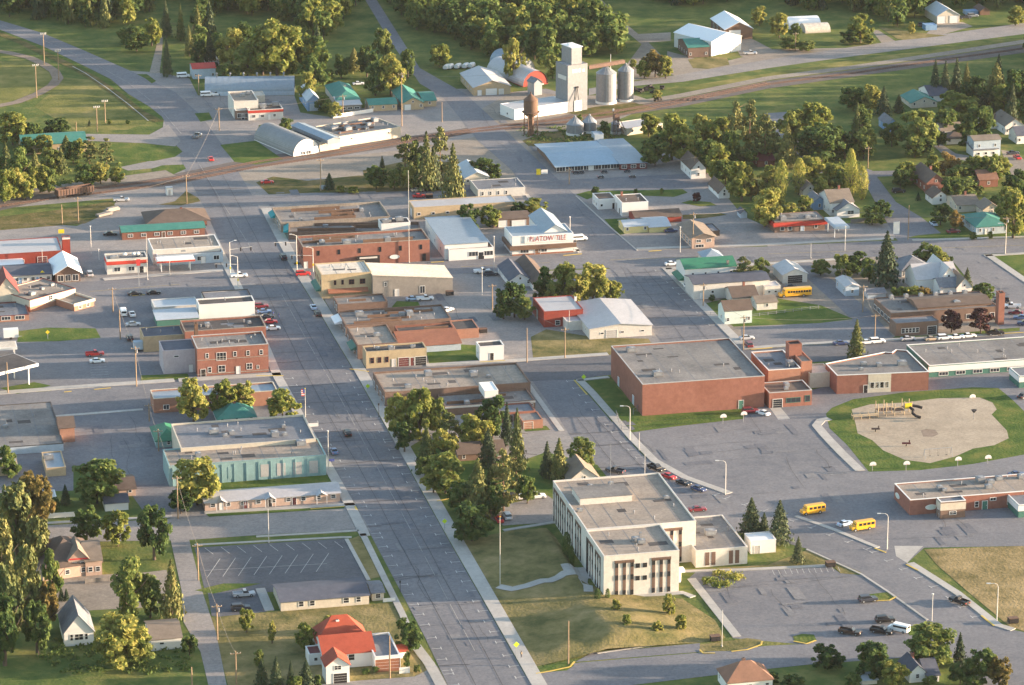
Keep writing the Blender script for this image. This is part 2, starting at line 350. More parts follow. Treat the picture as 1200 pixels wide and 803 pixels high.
# ditch and paths by the ball field
strips('ditch', [([(-20,35),(0,40),(25,50),(50,62),(80,76),(110,92),(140,113),(165,132),(187,143)], 4.0)], 'weeds', .09, .102)
strips('ditch_water', [([(85,78),(100,86),(125,103),(150,122),(174,142)], .4)], 'concrete', .10, .11)
strips('running_path', [([(-20,58),(10,62),(35,68),(52,76),(64,84),(68,92),(62,100),(45,110),(20,120),(-20,128)], 4.5)], 'dirt', .09, .10)
sheet('ball_field_grass', [(-40,70),(40,74),(66,90),(130,96),(160,122),(176,143),(150,152),(90,154),(40,125),(60,108),(20,122),(-40,130)], .4, 'field')
sheet('road_verge', [(190,136),(175,125),(150,112),(130,95),(100,80),(50,56),(0,38),(0,40),(50,62),(80,76),(110,93),(140,114),(165,133),(185,146),(195,146)], .6, 'lawn')
# grass patches over the paving
for nm, pts, m, ly in (
 ('traffic_island', [(160,87),(172,87),(183,95),(178,98),(170,92)], 'lawn', 5),
 ('traffic_island', [(228,133),(245,132),(249,140),(235,143)], 'lawn', 5),
 ('corner_grass', [(258,170),(300,165),(332,187),(300,193),(275,190)], 'lawn', 5),
 ('corner_grass', [(130,168),(175,169),(208,172),(214,178),(205,184),(180,189),(140,189),(120,180)], 'lawn', 5),
 ('verge_grass', [(178,198),(190,194),(215,193),(218,198),(200,206),(182,208)], 'lawn', 5),
 ('trackside_grass', [(-60,268),(0,254),(70,246),(130,236),(138,244),(100,262),(0,270),(-60,274)], 'weeds', 5),
 ('corner_grass', [(186,240),(205,236),(218,224),(232,232),(235,236),(212,241)], 'weeds', 5),
 ('verge_grass', [(300,214),(320,207),(360,212),(420,206),(480,206),(480,224),(425,226),(370,226),(315,228)], 'weeds', 5),
 ('pine_grove_grass', [(425,200),(470,190),(540,190),(560,210),(530,224),(470,224),(430,215)], 'weeds', 6),
 ('street_island', [(675,228),(690,224),(760,223),(800,222),(806,226),(790,231),(740,229),(700,229),(688,234)], 'lawn', 5),
 ('street_island', [(798,238),(808,235),(832,237),(840,241),(820,242)], 'lawn', 5),
 ('street_island', [(800,252),(845,250),(852,252),(825,256),(800,257)], 'weeds', 5),
 ('lot_grass', [(708,257),(735,256),(742,272),(724,276),(716,266)], 'lawn', 5),
 ('park_lawn', [(622,395),(640,386),(700,396),(760,397),(765,405),(735,408),(716,416),(625,423)], 'lawn_dry', 2),
 ('shop_yard_grass', [(500,415),(505,402),(562,405),(561,422),(503,426)], 'lawn', 5),
 ('shaded_yard_grass', [(465,353),(490,354),(495,364),(455,365)], 'lawn', 5),
 ('hotel_side_grass', [(165,440),(220,438),(222,444),(165,448)], 'lawn', 5),
 ('gym_lawn', [(688,446),(714,445),(755,488),(800,484),(872,481),(872,491),(800,499),(737,507)], 'lawn', 5),
 ('playground_lawn', [(968,485),(975,478),(1000,468),(1060,460),(1140,454),(1170,455),(1188,470),(1200,482),(1230,510),(1200,533),(1140,544),(1080,551),(1018,553),(993,522),(972,502)], 'lawn', 5),
 ('hall_lawn', [(785,670),(800,668),(900,662),(945,645),(940,643),(1010,671),(1000,673),(985,672),(975,662),(900,664),(810,669)], 'lawn_dry', 5),
 ('dry_field', [(1083,644),(1200,640),(1400,636),(1400,742),(1200,740),(1184,735),(1130,690),(1098,662)], 'straw', 5),
 ('church_lawn', [(1046,396),(1050,394),(1101,393),(1170,386),(1195,384),(1195,388),(1110,396)], 'lawn', 5),
 ('house_lawn', [(822,357),(850,350),(912,350),(962,358),(1000,374),(960,379),(860,383),(842,372)], 'lawn', 5),
 ('corner_lawn', [(1165,301),(1210,298),(1240,318),(1200,322)], 'lawn', 5),
 ('house_lawn', [(1063,279),(1075,276),(1140,270),(1190,273),(1240,274),(1240,278),(1130,281)], 'lawn', 5),
 ('stores_lawn', [(22,388),(55,384),(112,385),(118,396),(70,400),(20,401)], 'lawn', 5),
 ('parking_edge_grass', [(0,455),(40,448),(60,452),(20,462)], 'lawn', 5),
 ('main_street_lawn', [(435,636),(418,600),(419,596),(440,634)], 'lawn', 5) if False else ('corner_lawn', [(405,634),(421,628),(447,676),(431,679)], 'lawn_dry', 5),
 ('warehouse_yard_grass', [(250,565),(384,556),(391,566),(240,578)], 'lawn', 5),
 ('motel_lawn', [(240,601),(400,591),(404,596),(245,606)], 'lawn', 5),
 ('bank_lawn', [(228,692),(262,684),(306,684),(250,696)], 'lawn', 5),
 ('red_roof_lawn', [(246,724),(330,716),(460,706),(472,720),(497,765),(512,786),(470,800),(380,806),(268,806),(252,745)], 'lawn_dry', 1),
 ('south_island', [(820,764),(820,756),(875,748),(892,750),(893,756),(860,763)], 'lawn_dry', 5),
 ('south_island', [(929,746),(940,743),(954,744),(957,751),(946,755),(932,753)], 'lawn', 5),
 ('south_island', [(1016,697),(1040,694),(1050,700),(1042,704),(1024,705)], 'lawn', 5),
 ('lot_island', [(627,789),(640,780),(668,776),(673,780),(664,786)], 'lawn', 5),
 ('lot_island', [(1062,735),(1085,731),(1096,742),(1066,745)], 'lawn', 5),
 ('farm_verge', [(1030,32),(1090,40),(1110,42),(1060,47),(1052,46)], 'lawn_dry', 5),
 ('barn_verge', [(806,70),(830,66),(852,68),(855,76),(830,81),(812,80)], 'lawn_dry', 5),
 ('rail_meadow', [(780,105),(900,86),(1000,70),(1200,45),(1400,15),(1400,26),(1200,54),(1000,84),(880,101),(800,112)], 'field', 1),
 ('rail_meadow', [(660,132),(700,125),(745,120),(770,128),(700,138)], 'weeds', 5),
 ('water_tower_grass', [(612,165),(640,155),(700,150),(725,165),(650,170),(620,172)], 'weeds', 5),
 ('garage_lawn', [(612,502),(640,499),(645,504),(616,506)], 'lawn', 5),
 ('yard_grass', [(612,540),(640,530),(700,545),(712,560),(650,580),(590,584),(500,560),(470,530),(500,512),(560,540)], 'lawn', 3),
):
    sheet(nm, pts, ly, m)
sheet('playground_sand', [(998,480),(1020,474),(1060,472),(1100,467),(1148,466),(1163,472),(1168,480),(1162,486),(1180,505),(1182,514),(1165,522),(1140,526),(1120,535),(1090,543),(1060,539),(1035,528),(1022,516),(1005,508),(1003,498)], 6, 'sand')
sheet('sand_mound', [(1079,505),(1085,503),(1096,504),(1100,509),(1094,512),(1082,512)], 7, 'dirt')
# the bank in front of the town hall: a lawn that falls west to main street and gently east, its crest raised so the west slope goes dark
def hall_lawn():
    rows = [  # west foot, crest a, crest b, east foot
     [(533,636),(600,622),(640,620),(650,628)], [(556,668),(612,645),(648,640),(668,655)], [(578,702),(640,680),(678,684),(690,690)],
     [(590,722),(655,704),(690,706),(800,702)], [(604,748),(668,728),(702,730),(838,727)], [(616,768),(680,752),(722,752),(850,748)], [(625,782),(676,772),(712,764),(820,753)]]
    hts = [0.02, 1.7, 3.3, 0.03]
    mb = MB(); grid = []
    for ri, r in enumerate(rows):
        k = (.1,.45,.45,.30,.85,1.0,.25)[ri]
        grid.append([G(p[0], p[1], 0)+Vector((0,0,max(.02,h*k))) for c, (p, h) in enumerate(zip(r, hts))])
    # smooth subdivide
    n = 5; big = []
    for i in range(len(grid)-1):
        for a in range(n):
            t = a/n; row = []
            for j in range(3):
                for b in range(n):
                    s = b/n; sm = s*s*(3-2*s); tm = t*t*(3-2*t)
                    p0 = grid[i][j].lerp(grid[i][j+1], s); p1 = grid[i+1][j].lerp(grid[i+1][j+1], s); q = p0.lerp(p1, t)
                    z0 = grid[i][j].z*(1-sm)+grid[i][j+1].z*sm; z1 = grid[i+1][j].z*(1-sm)+grid[i+1][j+1].z*sm
                    row.append((q.x, q.y, z0*(1-tm)+z1*tm))
            e0, e1 = grid[i][3], grid[i+1][3]; q = e0.lerp(e1, t); row.append((q.x, q.y, .03)); big.append(row)
    big.append([tuple(p) for p in [grid[-1][j].lerp(grid[-1][j+1], b/n) for j in range(3) for b in range(n)]+[grid[-1][3]]])
    w = len(big[0]); mb.v = [p for r in big for p in r]
    for i in range(len(big)-1):
        for j in range(w-1): mb.f.append(((i+1)*w+j, (i+1)*w+j+1, i*w+j+1, i*w+j)); mb.m.append(0)
    o = mb.build('hall_bank_lawn', 'lawn_dry'); o.data.polygons.foreach_set('use_smooth', [True]*len(o.data.polygons)); tag(o, kind='structure'); return o
LAWN = hall_lawn()
sheet('entrance_walk', [(902,478),(914,477),(926,491),(912,492)], 8, 'concrete')
sheet('drive_apron', [(1048,640),(1082,640),(1070,652),(1063,660),(1050,652)], 8, 'concrete')
LV = []
def bbx(o):
    xs = [v.co.x+o.location.x for v in o.data.vertices]; ys = [v.co.y+o.location.y for v in o.data.vertices]; return min(xs), max(xs), min(ys), max(ys)
for ly, i, o, z in sorted([q for q in SHEETS if q[3] is None], key=lambda q: (q[0], q[1])):
    b = bbx(o); n = 1+max([q[1] for q in LV if q[0][0] < b[1] and b[0] < q[0][1] and q[0][2] < b[3] and b[2] < q[0][3]] or [0]); LV.append((b, n)); o.location.z = n*.0045
print('sheet levels', max(q[1] for q in LV))
from mathutils.bvhtree import BVHTree
def steps_path():
    o = LAWN; t = BVHTree.FromPolygons([v.co.copy() for v in o.data.vertices], [tuple(p.vertices) for p in o.data.polygons]); pts = [(584,688),(600,692),(618,689),(636,684),(645,684),(655,681),(662,677),(670,676)]
    P = [G(*p) for p in pts]; Q = []; mb = MB()
    for a, b in zip(P, P[1:]): Q += [a.lerp(b, i/4) for i in range(4)]
    def zz(x, y):
        h = t.ray_cast(Vector((x, y, 50)), Vector((0,0,-1)))[0]; return (h.z if h else .1)+.14
    def quad(A, B, n, k):
        for i in range(n):
            for j in range(k):
                v = []
                for ii, jj in ((i,j),(i+1,j),(i+1,j+1),(i,j+1)):
                    p = A[ii].lerp(B[ii], jj/k); v.append((p.x, p.y, zz(p.x, p.y)))
                mb.face(v[::-1] if (Vector(v[1])-Vector(v[0])).cross(Vector(v[2])-Vector(v[1])).z < 0 else v)
    quad(offset_line(Q, -1.4), offset_line(Q, 1.4), len(Q)-1, 2)
    L = [G(660,674).lerp(G(692,672), i/8) for i in range(9)]; quad(offset_line(L, -4), offset_line(L, 4), 8, 4)
    L = [G(684,676), G(683,684), G(689,692), G(690,702)]; L = [a.lerp(b, i/3) for a, b in zip(L, L[1:]) for i in range(3)]; quad(offset_line(L, -1.2), offset_line(L, 1.2), len(L)-1, 1)
    tag(mb.build('steps_path', 'concrete'), kind='structure')
steps_path()
# sidewalks: real kerbs 0.12 m high
strips('sidewalk', [
  (E_MAIN[1:], 3.6, 2.0), (W_MAIN[1:9], 2.8, -1.6), ([(425,626),(452,681),(472,721),(478,735)], 1.7, 0),
  ([(122,329),(262,318)], 2.4, 1.4), ([(345,311),(505,305),(598,300),(680,295)], 2.2, 1.3), ([(747,293),(900,288),(1048,281)], 2.2, 1.3),
  ([(775,315),(847,389),(862,404)], 3.0, 1.8), ([(683,296),(655,270),(620,228)], 1.4, 1.0),
  ([(675,230),(710,262),(747,294)], .5, 0), ([(779,314),(900,308),(980,303)], 2.0, -1.3), ([(1152,299),(1200,332),(1290,400)], 2.6, 1.6),
  ([(1152,299),(1200,296),(1400,290)], 1.8, -1.2), ([(1070,283),(1200,279),(1400,273)], 1.8, 1.2),
  ([(210,448),(330,441)], 3.0, 1.8), ([(0,463),(75,457),(205,448)], 3.0, 1.8), ([(65,487),(167,479)], 1.6, -1.0),
  ([(500,430),(600,425),(714,417)], 2.6, 1.6), ([(675,445),(712,441)], 1.8, -1.0),
  ([(673,446),(688,461),(736,516),(761,541),(797,561),(850,580)], 2.4, 1.6), ([(873,410),(960,404),(1170,394)], 2.2, 1.4),
  ([(930,606),(975,622),(1026,643)], 1.4, .9), ([(1062,661),(1117,696),(1165,734),(1184,740)], 2.2, 1.2),
  ([(945,644),(1009,673),(1041,694),(1087,727)], .6, 0), ([(228,639),(400,630),(412,630)], 1.0, 0), ([(406,632),(432,680)], 1.0, 0),
  ([(40,616),(86,613),(202,607)], 1.4, 1.0), ([(240,603),(417,593)], 2.0, 1.2), ([(300,628),(420,621)], 1.0, -.8),
  ([(620,447),(662,505)], 1.6, -1.0), ([(972,491),(962,493),(957,499),(967,511),(987,532),(1008,552)], 2.8, 0),
  ([(806,679),(859,747)], 2.2, 1.0), ([(690,703),(740,699),(800,695),(812,700)], 2.0, 0), 
  ([(797,670),(870,668),(975,663)], 1.6, 0), ([(590,622),(652,612)], 1.4, 0), ([(305,690),(316,716)], 2.4, 0), ([(816,749),(700,766)], .5, 0),
  ([(487,757),(503,778),(518,806)], 2.6, 0)], 'concrete', 0.0, 0.17)
# painted marks, kerb paint, tar seams
strips('yellow_kerb_paint', [([(628,790),(645,787),(668,782),(673,776)], .45), ([(857,764),(875,762),(892,756),(893,752)], .45), ([(820,762),(824,766),(838,766)], .45), ([(930,752),(945,755),(956,751)], .5),
   ([(1022,705),(1042,704),(1050,700)], .5), ([(1062,662),(1076,669)], .5), ([(1150,722),(1165,734)], .5), ([(1025,643),(1038,648)], .5), ([(880,410),(905,408)], .6), ([(410,433),(432,436)], .5),
   ([(300,441),(332,441)], .6), ([(505,308),(520,307)], .6), ([(660,300),(682,298)], .6), ([(760,295),(775,294)], .6), ([(562,425),(592,423)], .6), ([(673,446),(688,463)], .5),
   ([(110,457),(130,455)], .5), ([(75,460),(84,459)], .5), ([(155,347),(170,346)], .4), ([(364,597),(404,594)], .5), ([(416,594),(418,598)], .6), ([(1166,392),(1200,390)], .5), ([(512,588),(530,584)], .5)], 'paint_yellow', .12, .18)
MZ = .104
def tmarks():
    mb = MB()
    for line, side in ((E_MAIN[5:], 1), (W_MAIN[5:], -1), ([(672,444),(735,515),(760,540),(797,561),(850,580),(930,606),(1026,643),(1117,696),(1160,730)], 1), ([(775,315),(847,387)], 1)):
        P = [G(*p) for p in line]
        for a, b in zip(P, P[1:]):
            L = (b-a).length; d = (b-a)/L; n = Vector((-d.y, d.x, 0)); t = 2.0
            while t < L:
                c = a+d*t; q = c + n*(-side)*0; e = c
                e = c - n*2.6*side
                strip_into(mb, [c + (e-c)*.1, e], .2, MZ, MZ, world=True)
                strip_into(mb, [e-d*.9, e+d*.8], .2, MZ+.002, MZ+.002, world=True); t += 6.9
    tag(mb.build('parking_marks', 'paint_white'), kind='structure')
tmarks()
dash('centre_line', [[(330,345),(360,400),(395,460),(470,600),(560,770)], [(226,180),(262,240),(300,300)]], 'paint_faint', 5, 14, 3, .16)
dash('highway_centre_line', [[(105,342),(280,328)], [(370,321),(540,313),(715,305),(900,298),(1100,291),(1400,281)]], 'paint_yellow', 5, 30, 2, .14)
dash('highway_lane_line', [[(110,346),(280,333)], [(370,325),(540,316),(715,309),(900,302),(1100,295)], [(370,317),(540,310),(715,301),(900,294),(1100,288)]], 'paint_faint', 5, 6, 6, .2)
dash('curved_road_line', [[(0,30),(50,47),(100,69),(150,97),(185,125),(215,160)]], 'paint_faint', 5, 10, 2, .2)
def stalls():
    mb = MB()
    for i in range(9):   # upper row of angled stalls, then lower row
        x = 240+i*19; strip_into(mb, [(x,642.5-i*.95),(x+10,650-i*.95)], .14, MZ, MZ)
    for i in range(8):
        x = 243+i*18.2; strip_into(mb, [(x,677-i*.9),(x+15,655-i*.9)], .14, MZ, MZ)
    strip_into(mb, [(240,669),(383,661)], .14, MZ+.002, MZ+.002)
    for i in range(7): strip_into(mb, [(104+i*3.6*0+2,428+i*3.0),(124+i*.8,427+i*3.0)], .13, MZ, MZ)
    for i in range(12):
        x = 905+i*7; strip_into(mb, [(x,668.5-i*.35),(x+2.5,674-i*.35)], .1, MZ, MZ)
    tag(mb.build('stall_lines', 'paint_white'), kind='structure')
stalls()
def tar():
    rnd = random.Random(5); mb = MB()
    for (A, B, n) in ((W_MAIN, E_MAIN, 34), ([(715,315),(775,400)], [(775,315),(868,408)], 8), ([(655,490),(700,560)], [(687,460),(797,561)], 7)):
        PA = [G(*p) for p in A]; PB = [G(*p) for p in B]
        y0 = max(PA[-1].y, PB[-1].y); y1 = min(PA[0].y, PB[0].y)
        def at(P, y):
            for a, b in zip(P, P[1:]):
                if b.y <= y <= a.y: return a.lerp(b, (y-a.y)/(b.y-a.y))
            return P[0]
        for i in range(n):
            y = y0+(y1-y0)*(i+rnd.random())/n
            a, b = at(PA, y), at(PB, y+4); pts = [a.lerp(b, t)+Vector((0, rnd.uniform(-.5,.5), 0)) for t in (0,.2,.4,.6,.8,1)]
            if rnd.random() < .4: pts = pts[:rnd.randint(2,5)]
            strip_into(mb, pts, rnd.uniform(.12,.28), .096, .096, world=True)
        for t in (.33, .66):
            pts = []
            for i in range(30):
                y = y1+(y0-y1)*i/29; pts.append(at(PA, y).lerp(at(PB, y), t+rnd.uniform(-.008,.008)))
            strip_into(mb, pts, .15, .094, .094, world=True)
    tag(mb.build('tar_seams', 'tar'), kind='structure')
tar()

def patches():
    """repairs, worn bays and cracks in the paving"""
    rg = random.Random(9); ms = {k: MB() for k in ('patch_dark','patch_pale')}; cr = MB(); z = .1
    regs = [((320,330),(345,330),(590,760),(520,760),60), ((760,505),(940,495),(1010,590),(850,570),34), ((830,680),(970,672),(1060,725),(870,740),22), ((430,345),(560,340),(600,380),(560,400),8), ((90,500),(165,490),(190,590),(110,540),18), ((650,240),(700,270),(840,390),(780,395),26), ((560,130),(590,125),(660,215),(600,190),16), ((300,226),(480,226),(480,232),(310,236),8), ((205,110),(330,118),(330,124),(240,150),14), ((1090,615),(1190,612),(1190,630),(1095,635),10), ((115,335),(600,306),(600,314),(120,348),20), ((780,304),(1180,285),(1180,292),(780,310),14), ((660,450),(680,460),(900,625),(840,620),22), ((1120,305),(1150,302),(1195,345),(1165,350),8), ((300,240),(560,226),(560,232),(310,246),8)]
    zi = 0
    for a, b, c, d, n in regs:
        for i in range(n*2//3):
            e, f = rg.random(), rg.random(); px = (a[0]*(1-e)+b[0]*e)*(1-f)+(d[0]*(1-e)+c[0]*e)*f; py = (a[1]*(1-e)+b[1]*e)*(1-f)+(d[1]*(1-e)+c[1]*e)*f; p = G(px, py)
            L, W = rg.uniform(2,10), rg.uniform(1,3.4); an = GRID+rg.choice([0, math.pi/2])+rg.uniform(-.04,.04); u = Vector((math.cos(an), math.sin(an), 0)); v = Vector((-u.y, u.x, 0)); zi += 1; h = .084+zi*.00003
            k = rg.choice(['patch_dark','patch_pale']); q = [p+u*L*sx*rg.uniform(.42,.5)+v*W*sy*rg.uniform(.42,.5) for sx, sy in ((-1,-1),(1,-1),(1,1),(-1,1))]; ms[k].face([(x.x, x.y, h) for x in q])
            if i % 2 == 0:
                x = p+u*rg.uniform(-6,6); dr = rg.choice([u, v]); pts = [x]
                for _ in range(rg.randint(3,7)): pts.append(pts[-1]+dr*rg.uniform(3,6)+Vector((rg.uniform(-1,1), rg.uniform(-1,1), 0)))
                strip_into(cr, pts, .10, .100, .100, world=True)
    for k, m in ms.items(): tag(m.build('paving_patches', k), kind='structure')
    tag(cr.build('paving_cracks', 'tar'), kind='structure')
patches()
# ================================================================ buildings
BLD = []       # (world xy, landmark phrase)
CACHE = {}
WT = ['white', 'glass']
def win_mesh(w, h, frame='white', shop=False, arch=False):
    k = ('w', round(w,2), round(h,2), frame, shop)
    if k in CACHE: return CACHE[k]
    mb = MB(); t = min(.12, w*.12)
    mb.box(-w/2, -.07, 0, -w/2+t, .02, h); mb.box(w/2-t, -.07, 0, w/2, .02, h)
    mb.box(-w/2+t, -.07, 0, w/2-t, .02, t); mb.box(-w/2+t, -.07, h-t, w/2-t, .02, h)
    if w > 1.6:
        n = int(w//1.5)
        for i in range(1, n+1):
            x = -w/2+w*i/(n+1); mb.box(x-.035, -.06, t, x+.035, .02, h-t)
    if h > 1.0 and not shop: mb.box(-w/2+t, -.055, h*.5-.03, w/2-t, .018, h*.5+.03)
    mb.mi = 1; mb.box(-w/2+t, -.03, t, w/2-t, .015, h-t)
    CACHE[k] = mb.mesh('window', [frame, 'glass_shop' if shop else 'glass']); return CACHE[k]
def door_mesh(w, h, m):
    k = ('d', round(w,2), round(h,2), m)
    if k in CACHE: return CACHE[k]
    mb = MB(); mb.box(-w/2, -.05, 0, w/2, .03, h)
    mb.mi = 1; mb.box(-w/2-.12, -.09, 0, -w/2, .03, h+.12); mb.box(w/2, -.09, 0, w/2+.12, .03, h+.12); mb.box(-w/2, -.09, h, w/2, .03, h+.12)
    if w > 2.2:
        for i in range(1, 4): mb.box(-w/2+.05, -.06, h*i/4-.02, w/2-.05, .02, h*i/4+.02)
    else: mb.box(w*.28, -.10, h*.45, w*.36, -.05, h*.52)
    CACHE[k] = mb.mesh('door', [m, 'white' if m != 'white' else 'grey_wall']); return CACHE[k]
def vent_mesh(w):
    k = ('v', round(w,1))
    if k in CACHE: return CACHE[k]
    mb = MB(); h = w*.55
    mb.box(-w/2, -w*.4, .12, w/2, w*.4, h); mb.mi = 1
    mb.box(-w*.42, -w*.33, 0, w*.42, w*.33, .12); mb.box(-w*.3, -w*.41, h*.35, w*.3, -w*.4, h*.8); mb.cyl(0, 0, h, h+.1, w*.25, n=10)
    CACHE[k] = mb.mesh('roof_vent', ['galv', 'steel']); return CACHE[k]
def pipe_mesh():
    if 'p' in CACHE: return CACHE['p']
    mb = MB(); mb.cyl(0, 0, 0, .7, .14, n=8); mb.cyl(0, 0, .7, .95, .26, .1, n=8)
    CACHE['p'] = mb.mesh('roof_pipe', 'galv'); return CACHE['p']
def chim_mesh(m, h=1.6, w=.7):
    k = ('c', m, h, w)
    if k in CACHE: return CACHE[k]
    mb = MB(); mb.box(-w/2, -w/2, 0, w/2, w/2, h); mb.box(-w/2-.08, -w/2-.08, h-.25, w/2+.08, w/2+.08, h-.08); mb.mi = 1; mb.box(-w*.25, -w*.25, h, w*.25, w*.25, h+.1)
    CACHE[k] = mb.mesh('chimney', [m, 'dark']); return CACHE[k]
FACES = {'f': (lambda W,D,t: (W*t, 0), 0.0), 'l': (lambda W,D,t: (0, D*(1-t)), -math.pi/2), 'r': (lambda W,D,t: (W, D*t), math.pi/2), 'b': (lambda W,D,t: (W*(1-t), D), math.pi)}
def put(root, name, me, W, D, face, t, z, out=0.0):
    f, rz = FACES[face]; x, y = f(W, D, t)
    n = {'f': (0,-1), 'l': (-1,0), 'r': (1,0), 'b': (0,1)}[face]
    return inst(name, me, root, (x+n[0]*out, y+n[1]*out, z), rz)
rnd = random.Random(11)
def bld(name, label, A, B, C, hp=0, h=None, z0=0.0, kind='flat', wall='offwhite', roof='r_gravel', cap=None, par=.45, rise=2.2, ang=None,
        win=None, doors=(), vents=0, pipes=0, chim=0, chim_m='brick', eave=.35, cat='building', lm=None, W=None, D=None, poly=None, band=None, awning=(), drop=0, frame='white', posts=False, wfront=None, extra=None):
    """A, B: left and right front roof corners in the photo, C: any rear roof corner, hp: wall height in photo pixels."""
    if h is None: h = hgt(A[0], A[1]+hp, A[1]) - z0
    H = h+z0
    a = G(A[0], A[1], H); b = G(B[0], B[1], H)
    au = math.atan2(b.y-a.y, b.x-a.x) if ang is None else R(ang)
    if ang is None and not poly and (abs(B[0]-A[0]) < 60 or abs(au-GRID) < R(8)): au = GRID
    u = Vector((math.cos(au), math.sin(au), 0)); v = Vector((-u.y, u.x, 0))
    W = W or max(1.0, (b-a).dot(u)); c = G(C[0], C[1], H) if C else None
    D = D or max(2.0, (c-a).dot(v))
    root = empty(name, (a.x, a.y, z0), au, label, cat)
    root['lm'] = lm or ''
    mid = root.location + u*W/2 + v*D/2
    if lm: BLD.append((Vector((mid.x, mid.y, 0)), lm, max(W, D)))
    mb = MB(); P = [(0,0),(W,0),(W,D),(0,D)]
    if poly:
        P = []
        for q in poly:
            w_ = G(q[0], q[1], H); P.append(((w_-a).dot(u), (w_-a).dot(v)))
    if kind == 'flat':
        mb.prism(P, 0, h, cap=False, bottom=False)
        # parapet: inner faces down to the roof deck
        cx = sum(p[0] for p in P)/len(P); cy = sum(p[1] for p in P)/len(P); t = .25
        def inset(P, t):
            out = []
            n = len(P)
            for i in range(n):
                p0, p1, p2 = Vector(P[i-1]), Vector(P[i]), Vector(P[(i+1)%n])
                d1 = (p1-p0).normalized(); d2 = (p2-p1).normalized(); n1 = Vector((-d1.y, d1.x)); n2 = Vector((-d2.y, d2.x))
                k = n1+n2; k = k/max(.3, k.length_squared)*2; out.append((p1.x+k.x*t, p1.y+k.y*t))
            return out
        I = inset(P, t); n = len(P)
        for i in range(n):
            j = (i+1) % n
            mb.face([(*I[j], h-par), (*I[i], h-par), (*I[i], h-.01), (*I[j], h-.01)])
        w = mb.build('wall', wall, root)
        rb = MB(); rb.face([(*p, h-par) for p in I]); ro = rb.build('roof', roof, root)
        cb = MB(); O = inset(P, -.06); I2 = inset(P, t+.03)
        for i in range(n):
            j = (i+1) % n
            cb.face([(*O[i], h+.05), (*O[j], h+.05), (*I2[j], h+.05), (*I2[i], h+.05)])
            cb.face([(*O[i], h-.12), (*O[j], h-.12), (*O[j], h+.05), (*O[i], h+.05)]); cb.face([(*I2[j], h-.12), (*I2[i], h-.12), (*I2[i], h+.05), (*I2[j], h+.05)])
        cb.build('parapet_cap', cap or wall, root)
        rz = h-par
    else:
        e = eave; ro = None
        if kind == 'gable_u':       # ridge runs along the front
            mb.prism(P, 0, h, cap=False, bottom=False)
            mb.face([(0,0,h),(0,D/2,h+rise),(0,D,h)]); mb.face([(W,D,h),(W,D/2,h+rise),(W,0,h)]); mb.build('wall', wall, root)
            s = rise/(D/2); rb = MB(); th = .14
            for sg in (0, 1):
                y0, y1 = (-e, D/2) if sg == 0 else (D+e, D/2); z0_, z1_ = h-e*s+.03, h+rise+.03
                q = [(-e,y0,z0_),(W+e,y0,z0_),(W+e,y1,z1_),(-e,y1,z1_)]
                if sg: q = q[::-1]
                rb.face([(x,y,z+th) for x,y,z in q]); rb.face(q[::-1])
                for i in range(4):
                    j = (i+1)%4; rb.face([q[i], q[j], (q[j][0],q[j][1],q[j][2]+th), (q[i][0],q[i][1],q[i][2]+th)])
            ro = rb.build('roof', roof, root)
        elif kind == 'gable_v':     # gable end faces the front
            mb.prism(P, 0, h, cap=False, bottom=False)
            mb.face([(0,0,h),(W,0,h),(W/2,0,h+rise)]); mb.face([(W,D,h),(0,D,h),(W/2,D,h+rise)]); mb.build('wall', wall, root)
            s = rise/(W/2); rb = MB(); th = .14
            for sg in (0, 1):
                x0, x1 = (-e, W/2) if sg == 0 else (W+e, W/2); z0_, z1_ = h-e*s+.03, h+rise+.03
                q = [(x0,-e,z0_),(x1,-e,z1_),(x1,D+e,z1_),(x0,D+e,z0_)]
                if sg: q = q[::-1]
                rb.face([(x,y,z+th) for x,y,z in q]); rb.face(q[::-1])
                for i in range(4):
                    j = (i+1)%4; rb.face([q[i], q[j], (q[j][0],q[j][1],q[j][2]+th), (q[i][0],q[i][1],q[i][2]+th)])
            ro = rb.build('roof', roof, root)
        elif kind == 'hip':
            mb.prism(P, 0, h, cap=False, bottom=False); mb.build('wall', wall, root); rb = MB(); z = h-.05
            k = min(W, D)/2; q = [(-e,-e,z),(W+e,-e,z),(W+e,D+e,z),(-e,D+e,z)]
            r0, r1 = ((k, D/2, h+rise), (W-k, D/2, h+rise)) if W >= D else ((W/2, k, h+rise), (W/2, D-k, h+rise))
            if W >= D: fs = [[q[0],q[1],r1,r0],[q[1],q[2],r1],[q[2],q[3],r0,r1],[q[3],q[0],r0]]
            else: fs = [[q[0],q[1],r0],[q[1],q[2],r1,r0],[q[2],q[3],r1],[q[3],q[0],r0,r1]]
            for f in fs: rb.face(f)
            rb.face(q[::-1]); lo = [(x,y,zz-.16) for x,y,zz in q]
            for i in range(4): rb.face([lo[i], lo[(i+1)%4], q[(i+1)%4], q[i]])
            ro = rb.build('roof', roof, root)
        elif kind == 'shed':        # high at the back
            mb.face([(0,0,0),(W,0,0),(W,0,h),(0,0,h)]); mb.face([(W,D,0),(0,D,0),(0,D,h+rise),(W,D,h+rise)])
            mb.face([(0,D,0),(0,0,0),(0,0,h),(0,D,h+rise)]); mb.face([(W,0,0),(W,D,0),(W,D,h+rise),(W,0,h)]); mb.build('wall', wall, root)
            rb = MB(); s = rise/D; q = [(-e,-e,h-e*s+.03),(W+e,-e,h-e*s+.03),(W+e,D+e,h+rise+e*s+.03),(-e,D+e,h+rise+e*s+.03)]
            rb.face([(x,y,z+.14) for x,y,z in q]); rb.face(q[::-1])
            for i in range(4):
                j = (i+1)%4; rb.face([q[i], q[j], (q[j][0],q[j][1],q[j][2]+.14), (q[i][0],q[i][1],q[i][2]+.14)])
            ro = rb.build('roof', roof, root)
        elif kind == 'slope':       # falls towards the right end
            hr = h-drop
